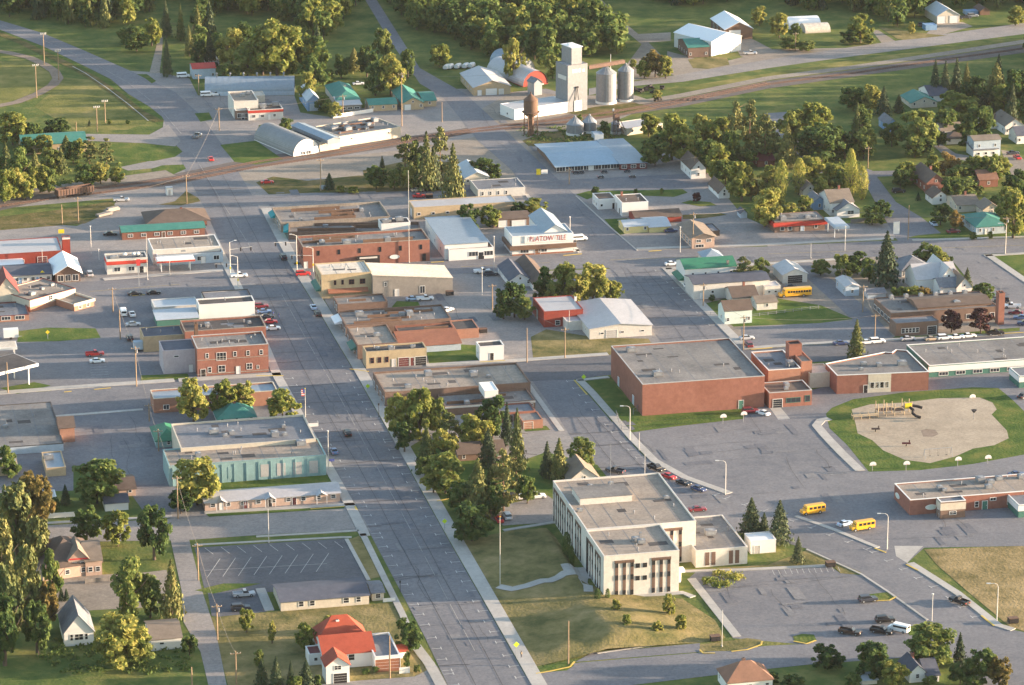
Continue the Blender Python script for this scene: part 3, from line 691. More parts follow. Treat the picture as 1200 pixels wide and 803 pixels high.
            mb.face([(0,0,0),(W,0,0),(W,0,hr),(0,0,h)]); mb.face([(W,D,0),(0,D,0),(0,D,h),(W,D,hr)]); mb.face([(0,D,0),(0,0,0),(0,0,h),(0,D,h)]); mb.face([(W,0,0),(W,D,0),(W,D,hr),(W,0,hr)]); mb.build('wall', wall, root)
            rb = MB(); q = [(-.1,-.15,h+.03),(W+.15,-.15,hr+.03),(W+.15,D+.15,hr+.03),(-.1,D+.15,h+.03)]
            rb.face([(x,y,z+.2) for x,y,z in q]); rb.face(q[::-1])
            for i in range(4):
                j = (i+1)%4; rb.face([q[i], q[j], (q[j][0],q[j][1],q[j][2]+.2), (q[i][0],q[i][1],q[i][2]+.2)])
            ro = rb.build('roof', roof, root)
        elif kind in ('quonset_v', 'quonset_u'):
            n = 16; S = W if kind == 'quonset_v' else D; Ln = D if kind == 'quonset_v' else W; r_ = rise
            arc = [(S/2-S/2*math.cos(math.pi*i/n), h+r_*math.sin(math.pi*i/n)) for i in range(n+1)]
            def pt(s_, l_, z_): return (s_, l_, z_) if kind == 'quonset_v' else (l_, S-s_, z_)
            rb = MB()
            for i in range(n):
                (s0_, z0_), (s1_, z1_) = arc[i], arc[i+1]
                rb.face([pt(s0_,0,z0_), pt(s1_,0,z1_), pt(s1_,Ln,z1_), pt(s0_,Ln,z0_)])
                for q in range(1, int(Ln/2.4)):   # raised ribs
                    y = q*2.4; zz = .05; rb.face([pt(s0_,y,z0_+zz), pt(s1_,y,z1_+zz), pt(s1_,y+.25,z1_+zz), pt(s0_,y+.25,z0_+zz)])
            ro = rb.build('roof', roof, root); ro.data.polygons.foreach_set('use_smooth', [True]*len(ro.data.polygons))
            if h > .1: mb.prism(P, 0, h, cap=False, bottom=False)
            mb.face([pt(s_, .3, z_) for s_, z_ in [(0.05,0)]+[(max(.05,min(S-.05,a_)), b_-.03) for a_, b_ in arc]+[(S-.05,0)]][::-1])
            mb.face([pt(s_, Ln-.3, z_) for s_, z_ in [(0.05,0)]+[(max(.05,min(S-.05,a_)), b_-.03) for a_, b_ in arc]+[(S-.05,0)]])
            mb.build('wall', wall, root)
        elif kind == 'canopy':
            rb = MB(); rb.box(0, 0, h-.9, W, D, h-.05); rb.mi = 0; ro = rb.build('fascia', wall, root)
            tb = MB(); tb.box(.3, .3, h-.05, W-.3, D-.3, h+.02); tb.build('roof', roof, root)
            for px_, py_ in ((.12,.2),(.88,.2),(.12,.8),(.88,.8)):
                pb = MB(); pb.box(-.15, -.15, 0, .15, .15, h-.9); pb.build('post', 'white', root, (W*px_, D*py_, 0))
        rz = h + rise*.5
    if band:                        # (material, z low, z high[, faces])
        for bd in (band if isinstance(band, list) else [band]):
            bb = MB(); m_, za, zb = bd[:3]; fc = bd[3] if len(bd) > 3 else 'fl'; o_ = bd[4] if len(bd) > 4 else .12
            if 'f' in fc: bb.box(-o_, -o_, za, W+o_, 0, zb)
            if 'l' in fc: bb.box(-o_, 0, za, 0, D, zb)
            if 'r' in fc: bb.box(W, 0, za, W+o_, D, zb)
            bb.build('fascia_band', m_, root)
    if win == 'auto':
        win = []
        n = max(1, min(6, int(W//3.6))); win.append(('f', n, .12, .88, 1.0, 1.0, 1.2))
        n = max(1, min(5, int(D//4))); win.append(('l', n, .15, .85, 1.0, .9, 1.2)); win.append(('r', n, .15, .85, 1.0, .9, 1.2))
        if h > 4.8: win += [('f', max(1, int(W//4)), .2, .8, 3.6, .9, 1.1), ('l', 2, .25, .75, 3.6, .9, 1.1)]
        if kind == 'gable_v' and rise > 2: win.append(('f', 1, .5, .5, h+.1, .8, .9))
    for ws in (win or []):
        face, n, t0, t1, z, w_, h_ = ws[:7]; shop = len(ws) > 7 and ws[7]
        z = min(z, max(.2, h+ (rise if kind=='gable_v' else 0)-h_-.15)); me = win_mesh(w_, min(h_, h+rise), frame, shop)
        for i in range(n):
            t = (t0+t1)/2 if n == 1 else t0+(t1-t0)*i/(n-1)
            put(root, 'window', me, W, D, face, t, z)
    for ds in doors:
        face, t, w_, h_, m_ = ds[:5]; put(root, 'door', door_mesh(w_, min(h_, h*.95), m_), W, D, face, t, 0)
    for aw in awning:               # (face, t0, t1, z, depth, material)
        face, t0, t1, z, dp, m_ = aw; L_ = (W if face in 'fb' else D)*(t1-t0); ab = MB()
        ab.face([(-L_/2,-dp,z-.9),(L_/2,-dp,z-.9),(L_/2,-.02,z),(-L_/2,-.02,z)]); ab.face([(-L_/2,-dp,z-.9),(-L_/2,-dp,z-1.2),(L_/2,-dp,z-1.2),(L_/2,-dp,z-.9)])
        ab.face([(-L_/2,-dp,z-1.2),(-L_/2,-dp,z-.9),(-L_/2,-.02,z),(-L_/2,-.02,z-1.2)]); ab.face([(L_/2,-dp,z-.9),(L_/2,-dp,z-1.2),(L_/2,-.02,z-1.2),(L_/2,-.02,z)])
        put(root, 'awning', ab.mesh('awning', m_), W, D, face, (t0+t1)/2, 0)
    if kind == 'flat':
        for i in range(vents): inst('roof_vent', vent_mesh(rnd.choice([1.4,1.9,2.6])), root, (W*rnd.uniform(.12,.88), D*rnd.uniform(.2,.85), rz), rnd.choice([0, R(90)]))
        for i in range(pipes): inst('roof_pipe', pipe_mesh(), root, (W*(i+.5)/pipes+rnd.uniform(-.5,.5), D*rnd.uniform(.3,.8), rz))
    if kind == 'flat' and not poly and W*D > 180 and roof not in ('r_white','r_metal','r_blue','r_paleblue'):
        q = random.Random(int(W*D)); m = MB(); x = q.uniform(3, 6); zz = rz+.012
        while x < W-1: m.face([(x,.5,zz),(x+.16,.5,zz),(x+.16,D-.5,zz),(x,D-.5,zz)]); x += q.uniform(4, 7.5)
        m.mi = 1
        for i in range(int(W*D/260)+2):
            a_, b_ = q.uniform(1, W-6), q.uniform(1, max(1.2, D-4)); c_, d_ = min(W-.6, a_+q.uniform(1.5,5)), min(D-.6, b_+q.uniform(1,3)); zz += .003; m.face([(a_,b_,zz),(c_,b_,zz),(c_,d_,zz),(a_,d_,zz)])
        m.build('roof_seams', ['r_slate', 'r_dark' if roof not in ('r_dark',) else 'r_slate'], root)
        for i in range(3+int(W*D/500)): inst('roof_pipe', pipe_mesh(), root, (W*q.uniform(.08,.92), D*q.uniform(.12,.88), rz))
    if chim:
        k = chim if isinstance(chim, tuple) else (.6, .5)
        zc = {'gable_u': lambda: h+rise*(1-abs(k[1]-.5)*2)-.2, 'gable_v': lambda: h+rise*(1-abs(k[0]-.5)*2)-.2, 'hip': lambda: h+rise*.5, 'flat': lambda: h-par}.get(kind, lambda: h)()
        inst('chimney', chim_mesh(chim_m), ro if False else root, (W*k[0], D*k[1], zc))
    root['_W'] = W; root['_D'] = D; root['_h'] = h
    if extra: extra(root, W, D, h)
    for k_ in ('_W', '_D', '_h', 'lm'):
        if k_ in root: del root[k_]
    return root
def text_part(root, s, size, loc, rz, m, name='lettering', shear=0.0, ext=.03, bold=.03, up=90):
    cu = bpy.data.curves.new('t', 'FONT'); cu.body = s; cu.size = size; cu.extrude = ext; cu.offset = bold; cu.shear = shear; cu.align_x = 'CENTER'; cu.align_y = 'CENTER'; cu.resolution_u = 2
    t = bpy.data.objects.new('t', cu); me = bpy.data.meshes.new_from_object(t); bpy.data.objects.remove(t); bpy.data.curves.remove(cu)
    me.materials.clear(); me.materials.append(MATS[m]); o = bpy.data.objects.new(name, me); col.objects.link(o); o.parent = root; o.location = loc; o.rotation_euler = (R(up), 0, rz); return o
def MBadd(r, x, y, z, w):
    m = MB(); m.box(-w/2, -.25, 0, w/2, .25, .5); m.box(-w/2, -.4, .5, w/2, .4, .6); o = m.build('roof_duct', 'rust', r, (x, y, z)); return o
def dish(r, x, y, z):
    m = MB(); m.cyl(0, 0, 0, .6, .1, n=6)
    for k in range(4):
        a0, a1 = math.pi/2*k/4, math.pi/2*(k+1)/4; m.cyl(0, 0, .6+.7*math.sin(a0), .6+.7*math.sin(a1), .75*math.cos(a0), max(.02,.75*math.cos(a1)), n=10, cap=False)
    return m.build('roof_dome', 'white', r, (x, y, z))
def box_part(r, name, a, b, m, rot=0):
    c = [(a[i]+b[i])/2 for i in range(3)]; mb = MB(); mb.box(*[a[i]-c[i] for i in range(3)], *[b[i]-c[i] for i in range(3)]); o = mb.build(name, m, r, c); o.rotation_euler.y = -rot; return o
def bxm(w, z0, z1, m):
    k = ('bx', w, z0, round(z1,2), m)
    if k not in CACHE:
        mb = MB(); mb.box(-w/2, -.06, z0, w/2, 0, z1); CACHE[k] = mb.mesh('strip', m)
    return CACHE[k]
def roof_walls(r, W, D, h, n):
    q = random.Random(int(W*10)+n)
    m = MB()
    for i in range(n):
        x0 = W*q.uniform(.02,.5); x1 = min(W*.98, x0+W*q.uniform(.2,.45)); y = D*(i+.7)/(n+.6); m.box(x0, y, h-1.0, x1, y+.3, h+q.uniform(.05,.5))
        if q.random() < .5: m.box(x1, y+.31, h-1.0, x1+.3, min(D*.97, y+D/(n+1)), h+.12)
    m.build('fire_wall', 'brown', r)
B_ = bld
hs = lambda **k: dict(cat='house', win='auto', **k)
# ---- north west
B_('park_shelter', 'long park shelter with a teal gable roof behind the trees by the ball field', (26,170.5), (101,165.5), (24,158), 11, kind='gable_u', rise=1.8, wall='tan', roof='r_teal', win='auto', lm='the teal-roofed park shelter')
B_('house', 'small grey house with a bright red roof at the edge of the woods', (226,81), (253,80.5), (229,74.5), 12, kind='gable_u', rise=1.2, wall='pale_blue', roof='red_paint', lm='the red-roofed house by the woods', **hs())
B_('shed', 'white flat shed standing behind the bright red roof', (240,72.5), (257,72), (241,67), 5, wall='white', roof='r_cream', cat='shed', par=.15, win=[('f',2,.25,.75,.8,.8,.8)])
B_('storage_hall', 'long pale blue arched storage hall with a row of roof ventilators', (240,108), (345,107), (240,98), 6, h=1.6, kind='quonset_u', rise=4.6, D=13, wall='pale_blue', roof='r_blue', lm='the long pale blue storage hall', doors=[('f',.05,3,1.5,'white')],
   extra=lambda r,W,D,h: [inst('roof_vent', pipe_mesh(), r, (W*t, D*.5, h+4.5), sc=(2,2,2)) for t in (.13,.28,.43,.58,.73,.88)])
B_('store', 'low brown shop with flat tan roof and white screen wall before the storage hall', (274,119), (303,118), (267,107.5), 20, wall='offwhite', roof='r_tan', vents=2, lm='the flat brown shop', doors=[('l',.5,1.2,2.2,'brown')])
B_('store', 'low dark-roofed shop entrance beside the red fascia store', (276,129.5), (293,128.5), (272,120), 11, wall='brick_brown', roof='r_gravel', cap='white', win=[('f',2,.3,.7,.7,2.2,1.8,True)], doors=[('f',.5,1.1,2.1,'glass')])
B_('store', 'small white drive-in store with a red fascia stripe and dark roof', (291,129.5), (332.5,128.5), (288,123), 12, wall='offwhite', roof='r_dark', band=('red_paint', 2.9, 3.9, 'flr'), vents=3, win=[('f',2,.15,.4,1.0,1.6,1.2),('f',1,.75,.75,1.0,1.2,1.2)], doors=[('f',.6,1,2.1,'white')], lm='the white drive-in store with the red stripe')
B_('store', 'little cream kiosk building with a pink-white top next to the tan shop roof', (300,112.5), (310.5,112), (297,107.5), 8, wall='cream', roof='r_cream', par=.2)
B_('barn', 'narrow blue gabled barn with pale blue roof', (360.3,118.5), (374.8,117), (348,104.5), 12, kind='gable_v', rise=2.4, wall='blue_wall', roof='r_paleblue', doors=[('f',.5,3,2.8,'pale_blue')], win=[('l',3,.2,.8,1.2,1,1)], cat='barn', lm='the blue gabled barn')
B_('house', 'white house with a teal hip roof and white porch', (394,117.5), (421,115), (380,100), 9, kind='hip', rise=2.6, wall='offwhite', roof='r_teal', lm='the teal hip-roofed house', chim=True, chim_m='galv', **hs())
B_('porch', 'pale grey open porch in front of the teal hip-roofed house', (397,124), (423,122), (395,116), 7, kind='shed', rise=.8, wall='grey_wood', roof='r_metal', cat='porch', win=[('f',3,.2,.8,.7,2,1)])
B_('lodge', 'low tan lodge wing with a long teal roof behind the white fence', (433,123.5), (465,121.5), (434,116), 7.5, kind='gable_u', rise=1.3, wall='tan', roof='r_teal', win='auto', cat='motel', lm='the tan lodge with teal roof')
B_('lodge', 'tan lodge wing with a wide teal gable facing the gravel yard', (471.5,121.5), (495,118.5), (463,106), 8, kind='gable_v', rise=2.2, wall='tan', roof='r_teal', win='auto', doors=[('f',.25,2.4,2.2,'white')], cat='motel')
B_('lodge', 'small end wing of the tan lodge with teal roof and dark shrub', (496,118.5), (511,117.4), (494,108), 7, kind='gable_u', rise=1.5, wall='tan', roof='r_teal', win='auto', cat='motel')
B_('quonset_hut', 'grey quonset hut with a bright white arched end beside the railway', (343.8,183), (374,177.5), None, h=.3, kind='quonset_v', rise=5.8, D=30, ang=33, wall='white', roof='r_slate_metal', lm='the white-ended quonset hut', win=[('f',2,.4,.6,2.0,1.3,1.3)], doors=[('f',.35,1.4,2.6,'grey_wall')], cat='quonset hut')
B_('warehouse', 'low cream trackside warehouse with dark sunken roof', (374.5,167), (397,163), (343,152), 11, ang=33, wall='cream', roof='r_dark', par=.8, lm='the trackside warehouse')
B_('warehouse', 'long cream trackside warehouse with a cluttered grey roof', (397.5,160), (470,149), (383,146), 12.5, ang=33, wall='cream', roof='r_gravel', par=.3, vents=9, pipes=6, lm='the long cream trackside warehouse', win=[('f',2,.2,.8,2.2,1,.8)],
   extra=lambda r,W,D,h: [MBadd(r, W*a, D*b, h-.3, c) for a,b,c in ((.3,.5,9),(.55,.3,7),(.45,.75,12),(.7,.6,6),(.85,.8,5),(.2,.25,6))])
B_('monitor_roof_hall', 'narrow blue-grey metal roofed bay on top of the dark sunken roof', (384,164.5), (396,162.5), (352,149.5), 0, h=1.6, z0=3.4, ang=33, kind='gable_v', rise=.7, wall='steel', roof='r_blue', D=27, W=5.5, cat='roof structure')
# ---- north middle
B_('warehouse', 'tan warehouse with a broad pale gabled metal roof at the gravel crossing', (555,103), (598,100.5), (539,86), 9.5, kind='gable_v', rise=2.6, wall='tan', roof='r_metal', doors=[('f',.48,4.4,2.6,'white'),('f',.16,1.6,2.2,'white'),('f',.75,1.8,2.2,'offwhite')], win=[('l',4,.2,.8,1.2,1,.8)], lm='the tan gabled warehouse')
B_('quonset_hut', 'blue-grey quonset hut with a rust red arched end and white door', (613,101.5), (646,99), None, h=.3, kind='quonset_v', rise=5.8, D=30, ang=30, wall='red_wall', roof='r_metal', doors=[('f',.5,7.4,4.4,'grey_wall')], lm='the red-ended quonset hut', cat='quonset hut')
B_('quonset_hut', 'plain blue-grey quonset hut behind the red-ended one', (602,84), (630,82), None, h=.3, kind='quonset_v', rise=5.2, D=20, ang=30, wall='steel', roof='r_blue', doors=[('f',.5,4,3.4,'steel')], cat='quonset hut')
def elevator(r, W, D, h):
    mb = MB(); hu = 6.6; x0, x1 = W*.28, W*.80
    mb.box(x0, D*.15, h-.1, x1, D*.98, h+hu); mb.build('head_house', 'galv', r)
    rb = MB(); rb.box(x0-.3, D*.15-.3, h+hu, x1+.3, D*.98+.3, h+hu+.25); rb.box(x0+1, D*.5, h+hu+.25, x0+3, D*.7, h+hu+1.0); rb.build('roof', 'r_white', r)
    sb = MB(); sb.box(-.12, D*.12, h-6.0, 0, D*.80, h-4.4); sb.build('sign_panel', 'offwhite', r)
    for i, (xx, ww) in enumerate(((.28,.09),(.42,.10),(.60,.10),(.80,.05))):
        b = MB(); b.box(W*xx-.5, -.06, h-3.1, W*xx+.5, 0, h-1.7 if i < 3 else h-2.0); b.build('painted_mark', 'white', r)
    d = MB(); d.box(W*.33, -.25, 0, W*.70, 0, 4.3); d.build('loading_door', 'white', r)
    g = MB(); g.tube((W*.46, -.3, 9.5), (W*.30, -1.2, 4.6), .12); g.tube((W*.46, -.3, 9.5), (W*.50, -.8, 4.6), .12); g.box(W*.40, -.5, 9.3, W*.52, 0, 10); g.build('loading_spout', 'dark', r)
B_('grain_elevator', 'tall grey sheet-metal grain elevator with a narrower head house on top', (665.5,77.5), (689,74.5), (650,72.5), 54.5, ang=31, wall='galv', roof='r_metal', cap='galv', par=.2, cat='grain elevator', lm='the grain elevator', extra=elevator)
B_('warehouse', 'bright white feed warehouse attached to the foot of the grain elevator', (603,128.5), (665.3,119), (588,121.5), 12.5, ang=31, wall='white', roof='r_metal', par=.1, cat='warehouse', win=[('l',1,.5,.5,1,1,1)], lm='the white feed warehouse')
B_('hopper_shed', 'dark upright hopper shed between the red quonset end and the white warehouse', (626,97.5), (636,96.5), (622,94), 15, ang=31, wall='steel', roof='r_slate', kind='gable_v', rise=1.5, cat='shed')
B_('warehouse', 'long low cream building with a pale roof beside the derrick', (735,151), (775,144.2), (722,143.5), 8, ang=31, wall='cream', roof='r_metal', par=.1, win=[('f',4,.15,.85,1,1,.8)], lm='the low cream building by the derrick')
B_('farm_store', 'farm supply store with a wide pale blue metal roof and shaded front', (653,195.5), (726,192.5), (643,169), 6.5, kind='gable_u', rise=.9, wall='brick_brown', roof='r_skyblue', eave=1.0, win=[('f',7,.06,.94,.4,3.4,2.0,True)], doors=[('f',.55,2,2.2,'white')], lm='the blue-roofed farm store', cat='store')
B_('farm_store', 'darker blue roofed wing of the farm supply store', (727,192.5), (757,190), (708,164), 7, kind='gable_u', rise=.6, wall='maroon', roof='r_blue', win=[('f',3,.15,.85,.5,2,1.4)], cat='store')
B_('shed', 'small pale box shed behind the farm supply store', (697,158), (707,157), (695,154), 7, wall='pale_blue', roof='r_paleblue', par=.1, cat='shed')
B_('barn', 'large white metal barn with a bright white gabled roof', (834,49), (853,45.5), (786,39), 17, ang=40, kind='gable_v', rise=2.6, W=17, wall='white', roof='r_white', doors=[('f',.55,3.2,4,'offwhite')], win=[('l',3,.2,.6,2.5,1,1)], cat='barn', lm='the large white barn')
B_('farm_office', 'brown brick annex with a dark teal roof against the large white barn', (806.5,56), (829,53.5), (800,46), 12, kind='gable_u', rise=2.0, wall='brick_brown', roof='r_teal', win='auto', cat='building')
B_('barn', 'brown barn with a white roof and a large white door', (850,35), (882,33.5), (829,22), 12, kind='gable_v', rise=3.0, wall='brown', roof='r_white', doors=[('f',.35,5,4,'white')], win=[('l',3,.2,.7,.5,1.6,3.0)], cat='barn', lm='the brown barn with the white door')
B_('greenhouse', 'long white arched greenhouse near the roadside trees', (925,33), (962,31), (925,26), 2, h=.6, kind='quonset_u', rise=3.6, D=11, wall='white', roof='r_white', cat='greenhouse', lm='the white greenhouse')
B_('greenhouse', 'shorter cream arched greenhouse in front of the white one', (944,38), (974,37), (944,33), 2, h=.5, kind='quonset_u', rise=2.8, D=9, wall='cream', roof='r_cream', cat='greenhouse')
B_('machine_shed', 'beige machine shed with a blue gabled roof and two white doors', (1098,19), (1125,18), (1084,10), 9, kind='gable_v', rise=3.0, wall='cream', roof='r_paleblue', doors=[('f',.2,3.6,3.2,'white'),('f',.75,3.8,3.2,'white')], cat='barn', lm='the blue-roofed machine shed')
B_('container', 'bright blue container box beside the gravel farm yard', (1085,30), (1099,30), (1086,27), 6, wall='blue_wall', roof='blue_wall', par=.05, cat='container')
B_('container', 'low blue container under the far trees', (1132,13.5), (1147,13), (1133,11), 4, wall='blue_wall', roof='blue_wall', par=.05, cat='container')
B_('shed', 'dark brown shed at the far wood beyond the machine shed', (1149,13), (1160,12.5), (1148,8), 5, kind='gable_v', rise=1.4, wall='brown', roof='r_brown', cat='shed')
# ---- north east houses
B_('house', 'cream house with a teal gabled roof among the northern trees', (1068,121), (1099,120), (1057,112), 6, kind='gable_v', rise=2.2, wall='cream', roof='r_teal', lm='the cream house with teal roof', **hs())
B_('house', 'white house with a navy blue roof under the dark spruces', (1090,112.5), (1112,111), (1098,102), 7, kind='gable_u', rise=2.6, wall='white', roof='r_navy', lm='the navy-roofed house', **hs())
B_('house', 'low white bungalow with a dark maroon hip roof', (1110,162.5), (1135,161.5), (1107,156), 7, kind='hip', rise=1.6, wall='white', roof='r_brown', lm='the white maroon-roofed bungalow', **hs())
B_('house', 'white cottage with a light tan roof behind the maroon-roofed bungalow', (1103,153.5), (1128,152), (1100,147), 7, kind='gable_u', rise=2.0, wall='white', roof='r_tanshingle', chim=True, **hs())
B_('house', 'two storey white house with a flat grey overhanging roof', (1141.5,165), (1174,164), (1140,159), 19, kind='gable_u', rise=.9, wall='pale_blue', roof='r_tanshingle', lm='the two storey white house', **hs())
B_('porch', 'grey sloping porch roof on white walls fronting the two storey house', (1141,176.5), (1171,175.5), (1141,170), 8, kind='shed', rise=1.2, wall='white', roof='r_slate', cat='porch', win=[('f',3,.2,.8,.8,1.2,1)])
B_('house', 'white house with a brown gabled roof above the gravel drive', (1178,148), (1197,144.5), (1156,137), 10, kind='gable_v', rise=2.6, wall='white', roof='r_tanshingle', lm='the brown-gabled white house', **hs())
B_('house', 'long white wing with a brown roof to the west of the brown gable', (1156,143.5), (1178,142), (1156,136), 8, kind='gable_u', rise=1.8, wall='white', roof='r_brown', **hs())
B_('house', 'white house with navy roof cut by the picture edge beside the gravel drive', (1192,159), (1216,157), (1190,152), 10, kind='gable_u', rise=2.4, wall='white', roof='r_navy', **hs())
B_('house', 'blue walled house nearly hidden under dark trees', (1040,146), (1052,145), (1038,138), 9, kind='gable_v', rise=2.0, wall='blue_wall', roof='r_slate', **hs())
B_('house', 'red brick house with a tan-brown roof near the side street', (1086,214.5), (1108,213), (1076,200), 12, kind='gable_v', rise=3.0, wall='brick', roof='r_brown', lm='the red brick house', chim=True, **hs())
B_('house', 'red brick rear wing with an orange-lit roof', (1073,206), (1088,204.5), (1076,197), 10, kind='gable_u', rise=2.4, wall='brick', roof='r_orange', **hs())
B_('house', 'small white gabled house with a dark brown roof', (1093,232), (1112,231), (1090,225), 8, kind='gable_v', rise=2.2, wall='white', roof='r_brown', **hs())
B_('house', 'dark brick house with orange-brown roof between the trees', (1148,211), (1170,210), (1146,203), 9, kind='gable_u', rise=2.4, wall='brick_dark', roof='r_orange', lm='the dark brick house', **hs())
B_('house', 'low house with a wide tan shingle roof', (1122,241), (1149,239.5), (1120,229), 8, kind='gable_u', rise=1.8, wall='cream', roof='r_tanshingle', lm='the tan shingle house', chim=True, **hs())
B_('house', 'tan house with a cream gable beside the tan shingle roof', (1152,246), (1173,245), (1150,239), 8, kind='gable_v', rise=2.2, wall='cream', roof='r_tanshingle', **hs())
B_('house', 'pale blue house with a dark green hip roof at the highway', (1144,266), (1185,264), (1135,251), 9.5, kind='hip', rise=2.4, wall='pale_blue', roof='r_teal', doors=[('f',.3,1,2,'white')], lm='the green-roofed blue house', **hs())
B_('house', 'small blue cottage beside the tall white gabled house', (952,238), (969,237), (954,230), 8.5, kind='gable_v', rise=2.0, wall='blue_wall', roof='r_slate', **hs())
B_('house', 'tall white gabled house with a brown roof behind the fuel station', (973,238), (1001,237), (971,226), 15, kind='gable_u', rise=3.0, wall='white', roof='r_tanshingle', chim=True, lm='the tall white house', **hs())
B_('house', 'white front wing with a grey gable and single wide window', (981,247), (1007,245), (975,236), 9, kind='gable_v', rise=2.6, wall='white', roof='r_slate', cat='house', win=[('f',1,.6,.6,1.2,2.4,1.4),('l',2,.3,.7,1,1,1.2)])
B_('house', 'tan-roofed cottage hidden between roadside trees', (941,223), (958,222), (940,214.5), 9, kind='gable_v', rise=2.2, wall='cream', roof='r_tanshingle', **hs())
B_('house', 'white gabled garage house with a dark maroon roof beside the avenue', (842.5,226), (855,225), (833,214.5), 7, kind='gable_v', rise=2.4, wall='white', roof='r_brown', lm='the white gabled garage', **hs())
B_('house', 'white two storey house with a dark roof in the tree row', (810,198), (826,196), (806,186), 12, kind='gable_v', rise=3.0, wall='white', roof='r_brown', lm='the white dark-roofed house', **hs())
B_('house', 'dark red roofed house deep among tall trees', (888,189), (908,188), (886,178), 7, kind='gable_u', rise=2.2, wall='brick_dark', roof='maroon', **hs())
B_('shed', 'tiny pale blue shed under the yellow tree by the side street', (868,250), (875,249), (866,246), 6, kind='gable_v', rise=1.0, wall='pale_blue', roof='r_navy', cat='shed')
B_('fuel_station', 'brick fuel station shop with a red fascia', (908,260.5), (969,258.5), (898,251), 12.5, wall='brick_brown', roof='r_gravel', band=('red_paint', 2.1, 3.5, 'fl', .6), win=[('f',2,.15,.3,.6,1.5,1.4,True),('f',1,.82,.82,.8,1.2,1.4,True)], doors=[('f',.55,1.1,2.1,'pale_blue')], vents=2, cat='gas station', lm='the red-fascia fuel station', par=.1)
B_('canopy', 'blue and white fuel pump canopy beside the red-fascia station', (979,266), (995,264.5), (968,254.5), 15, kind='canopy', wall='pale_blue', roof='r_paleblue', cat='canopy')
# ---- middle north of the highway
B_('depot', 'brown brick depot with a broad brown hip roof beside main street', (175,261), (243,258.5), (184,248), 8, kind='hip', rise=2.6, wall='brick_dark', roof='r_brown', win='auto', chim=True, lm='the brown hip-roofed depot', eave=1.2)
B_('shop', 'long red brick shop with a teal sloping roof', (143,272.5), (241,269), (142,265), 9, kind='gable_u', rise=1.0, wall='brick_dark', roof='r_teal', win=[('f',6,.1,.9,.8,1.8,1.2)], doors=[('f',.5,1,2,'brown')], cat='store', lm='the teal-roofed brick shop')
B_('shop', 'wide shop with a plain tan flat roof', (179,293), (259,290), (175,279.5), 17, wall='offwhite', roof='r_tan', cap='white', pipes=3, lm='the tan flat-roofed shop', par=.2)
B_('shop', 'low pale blue walled front of the shop behind the fuel canopy', (184,300), (262,297), (180,293), 12, wall='pale_blue', roof='r_gravel', par=.3, vents=2, win=[('f',3,.4,.9,1,2,1.6,True)], doors=[('f',.7,1.4,2.2,'white')], cat='store')
B_('canopy', 'white fuel canopy with red end stripes by the highway', (184,306), (229,304.5), (183,301), 14, kind='canopy', wall='white', roof='r_white', cat='canopy', band=[('red_paint',3.3,3.85,'f',.08)], lm='the red-striped fuel canopy')
B_('store', 'white convenience store with a wide red band and roof units', (125,304.5), (173,302.5), (122,297.5), 17.5, wall='offwhite', roof='r_gravel', band=('red_paint', 3.2, 4.4, 'flr'), vents=4, win=[('f',2,.25,.6,.8,2.2,1.6,True)], doors=[('f',.85,1.4,2.2,'glass')], lm='the red-banded white store',
   extra=lambda r,W,D,h: [dish(r, W*t, D*.5, h-.3) for t in (.48,.7,.8)])
B_('shop', 'bright red long building with a light grey roof', (-22,299.5), (73,294.5), (-22,283), 16, wall='red_wall', roof='r_metal', par=.1, win=[('f',2,.3,.5,1.5,1.6,.9)], doors=[('f',.75,3,3,'maroon')], lm='the long bright red building')
B_('sign_tower', 'square bright red sign tower at the end of the red building', (73,279), (82,278.5), (72,276.5), 24, wall='red_wall', roof='r_slate', par=.1, cat='tower', band=('white',6.6,7.3,'f',.05))
B_('canopy', 'small white canopy in front of the long red building', (-10,312), (29,310.5), (-10,304), 10, kind='canopy', wall='white', roof='r_white', cat='canopy')
B_('motel', 'white motel row with a slate blue roof', (-22,326), (61,322.5), (-22,313), 9.5, kind='gable_u', rise=1.3, wall='offwhite', roof='r_navy', win=[('f',9,.08,.95,.9,1.3,1.2)], doors=[('f',.25,1,2,'blue_wall'),('f',.55,1,2,'blue_wall'),('f',.8,1,2,'blue_wall')], cat='motel', lm='the slate-roofed motel')
B_('lobby', 'brick lobby with a broad white gabled roof at the end of the motel', (65,320.5), (94,319), (60,304), 11, kind='gable_v', rise=2.4, wall='brick_brown', roof='r_white', eave=.8, win=[('f',3,.2,.8,.3,2,2.2,True)], cat='building', lm='the white-gabled lobby')
B_('restaurant', 'restaurant with a wide tan flat roof and bright cream side wall', (35,352), (84,336.5), (4,338), 14, ang=46, wall='cream', roof='r_tan', cap='maroon', par=.3, vents=3, pipes=3, win=[('f',1,.45,.45,2.4,1.8,1.6)], band=('orange_brick',0,1.6,'fl',.1), lm='the cream-walled restaurant', cat='restaurant')
B_('restaurant_porch', 'low orange brick porch with a cream fascia beside the restaurant', (87,357), (106,349.5), (70,348), 8, ang=46, wall='orange_brick', roof='r_tan', cap='cream', band=('cream',1.7,2.6,'fr',.3), win=[('f',2,.3,.7,.4,1.4,1.2)], cat='porch')
B_('gabled_sign_hall', 'steep dark red gable with a white panel rising over the restaurant', (-6,344), (22,343), (-12,331), 0, h=4.6, kind='gable_v', rise=5.0, wall='cream', roof='maroon', cat='building', extra=lambda r,W,D,h: box_part(r,'roof_panel',(W*.55,-.2,h+1.2),(W*.9,D*.6,h+1.4),'white',rot=-.55))
B_('restaurant_wing', 'low orange brick restaurant wing with dark windows at the picture edge', (-20,372), (34,369), (-20,356), 7, wall='orange_brick', roof='r_slate', cap='maroon', par=.3, win=[('f',2,.5,.8,.6,3,1.3,True)], cat='building')
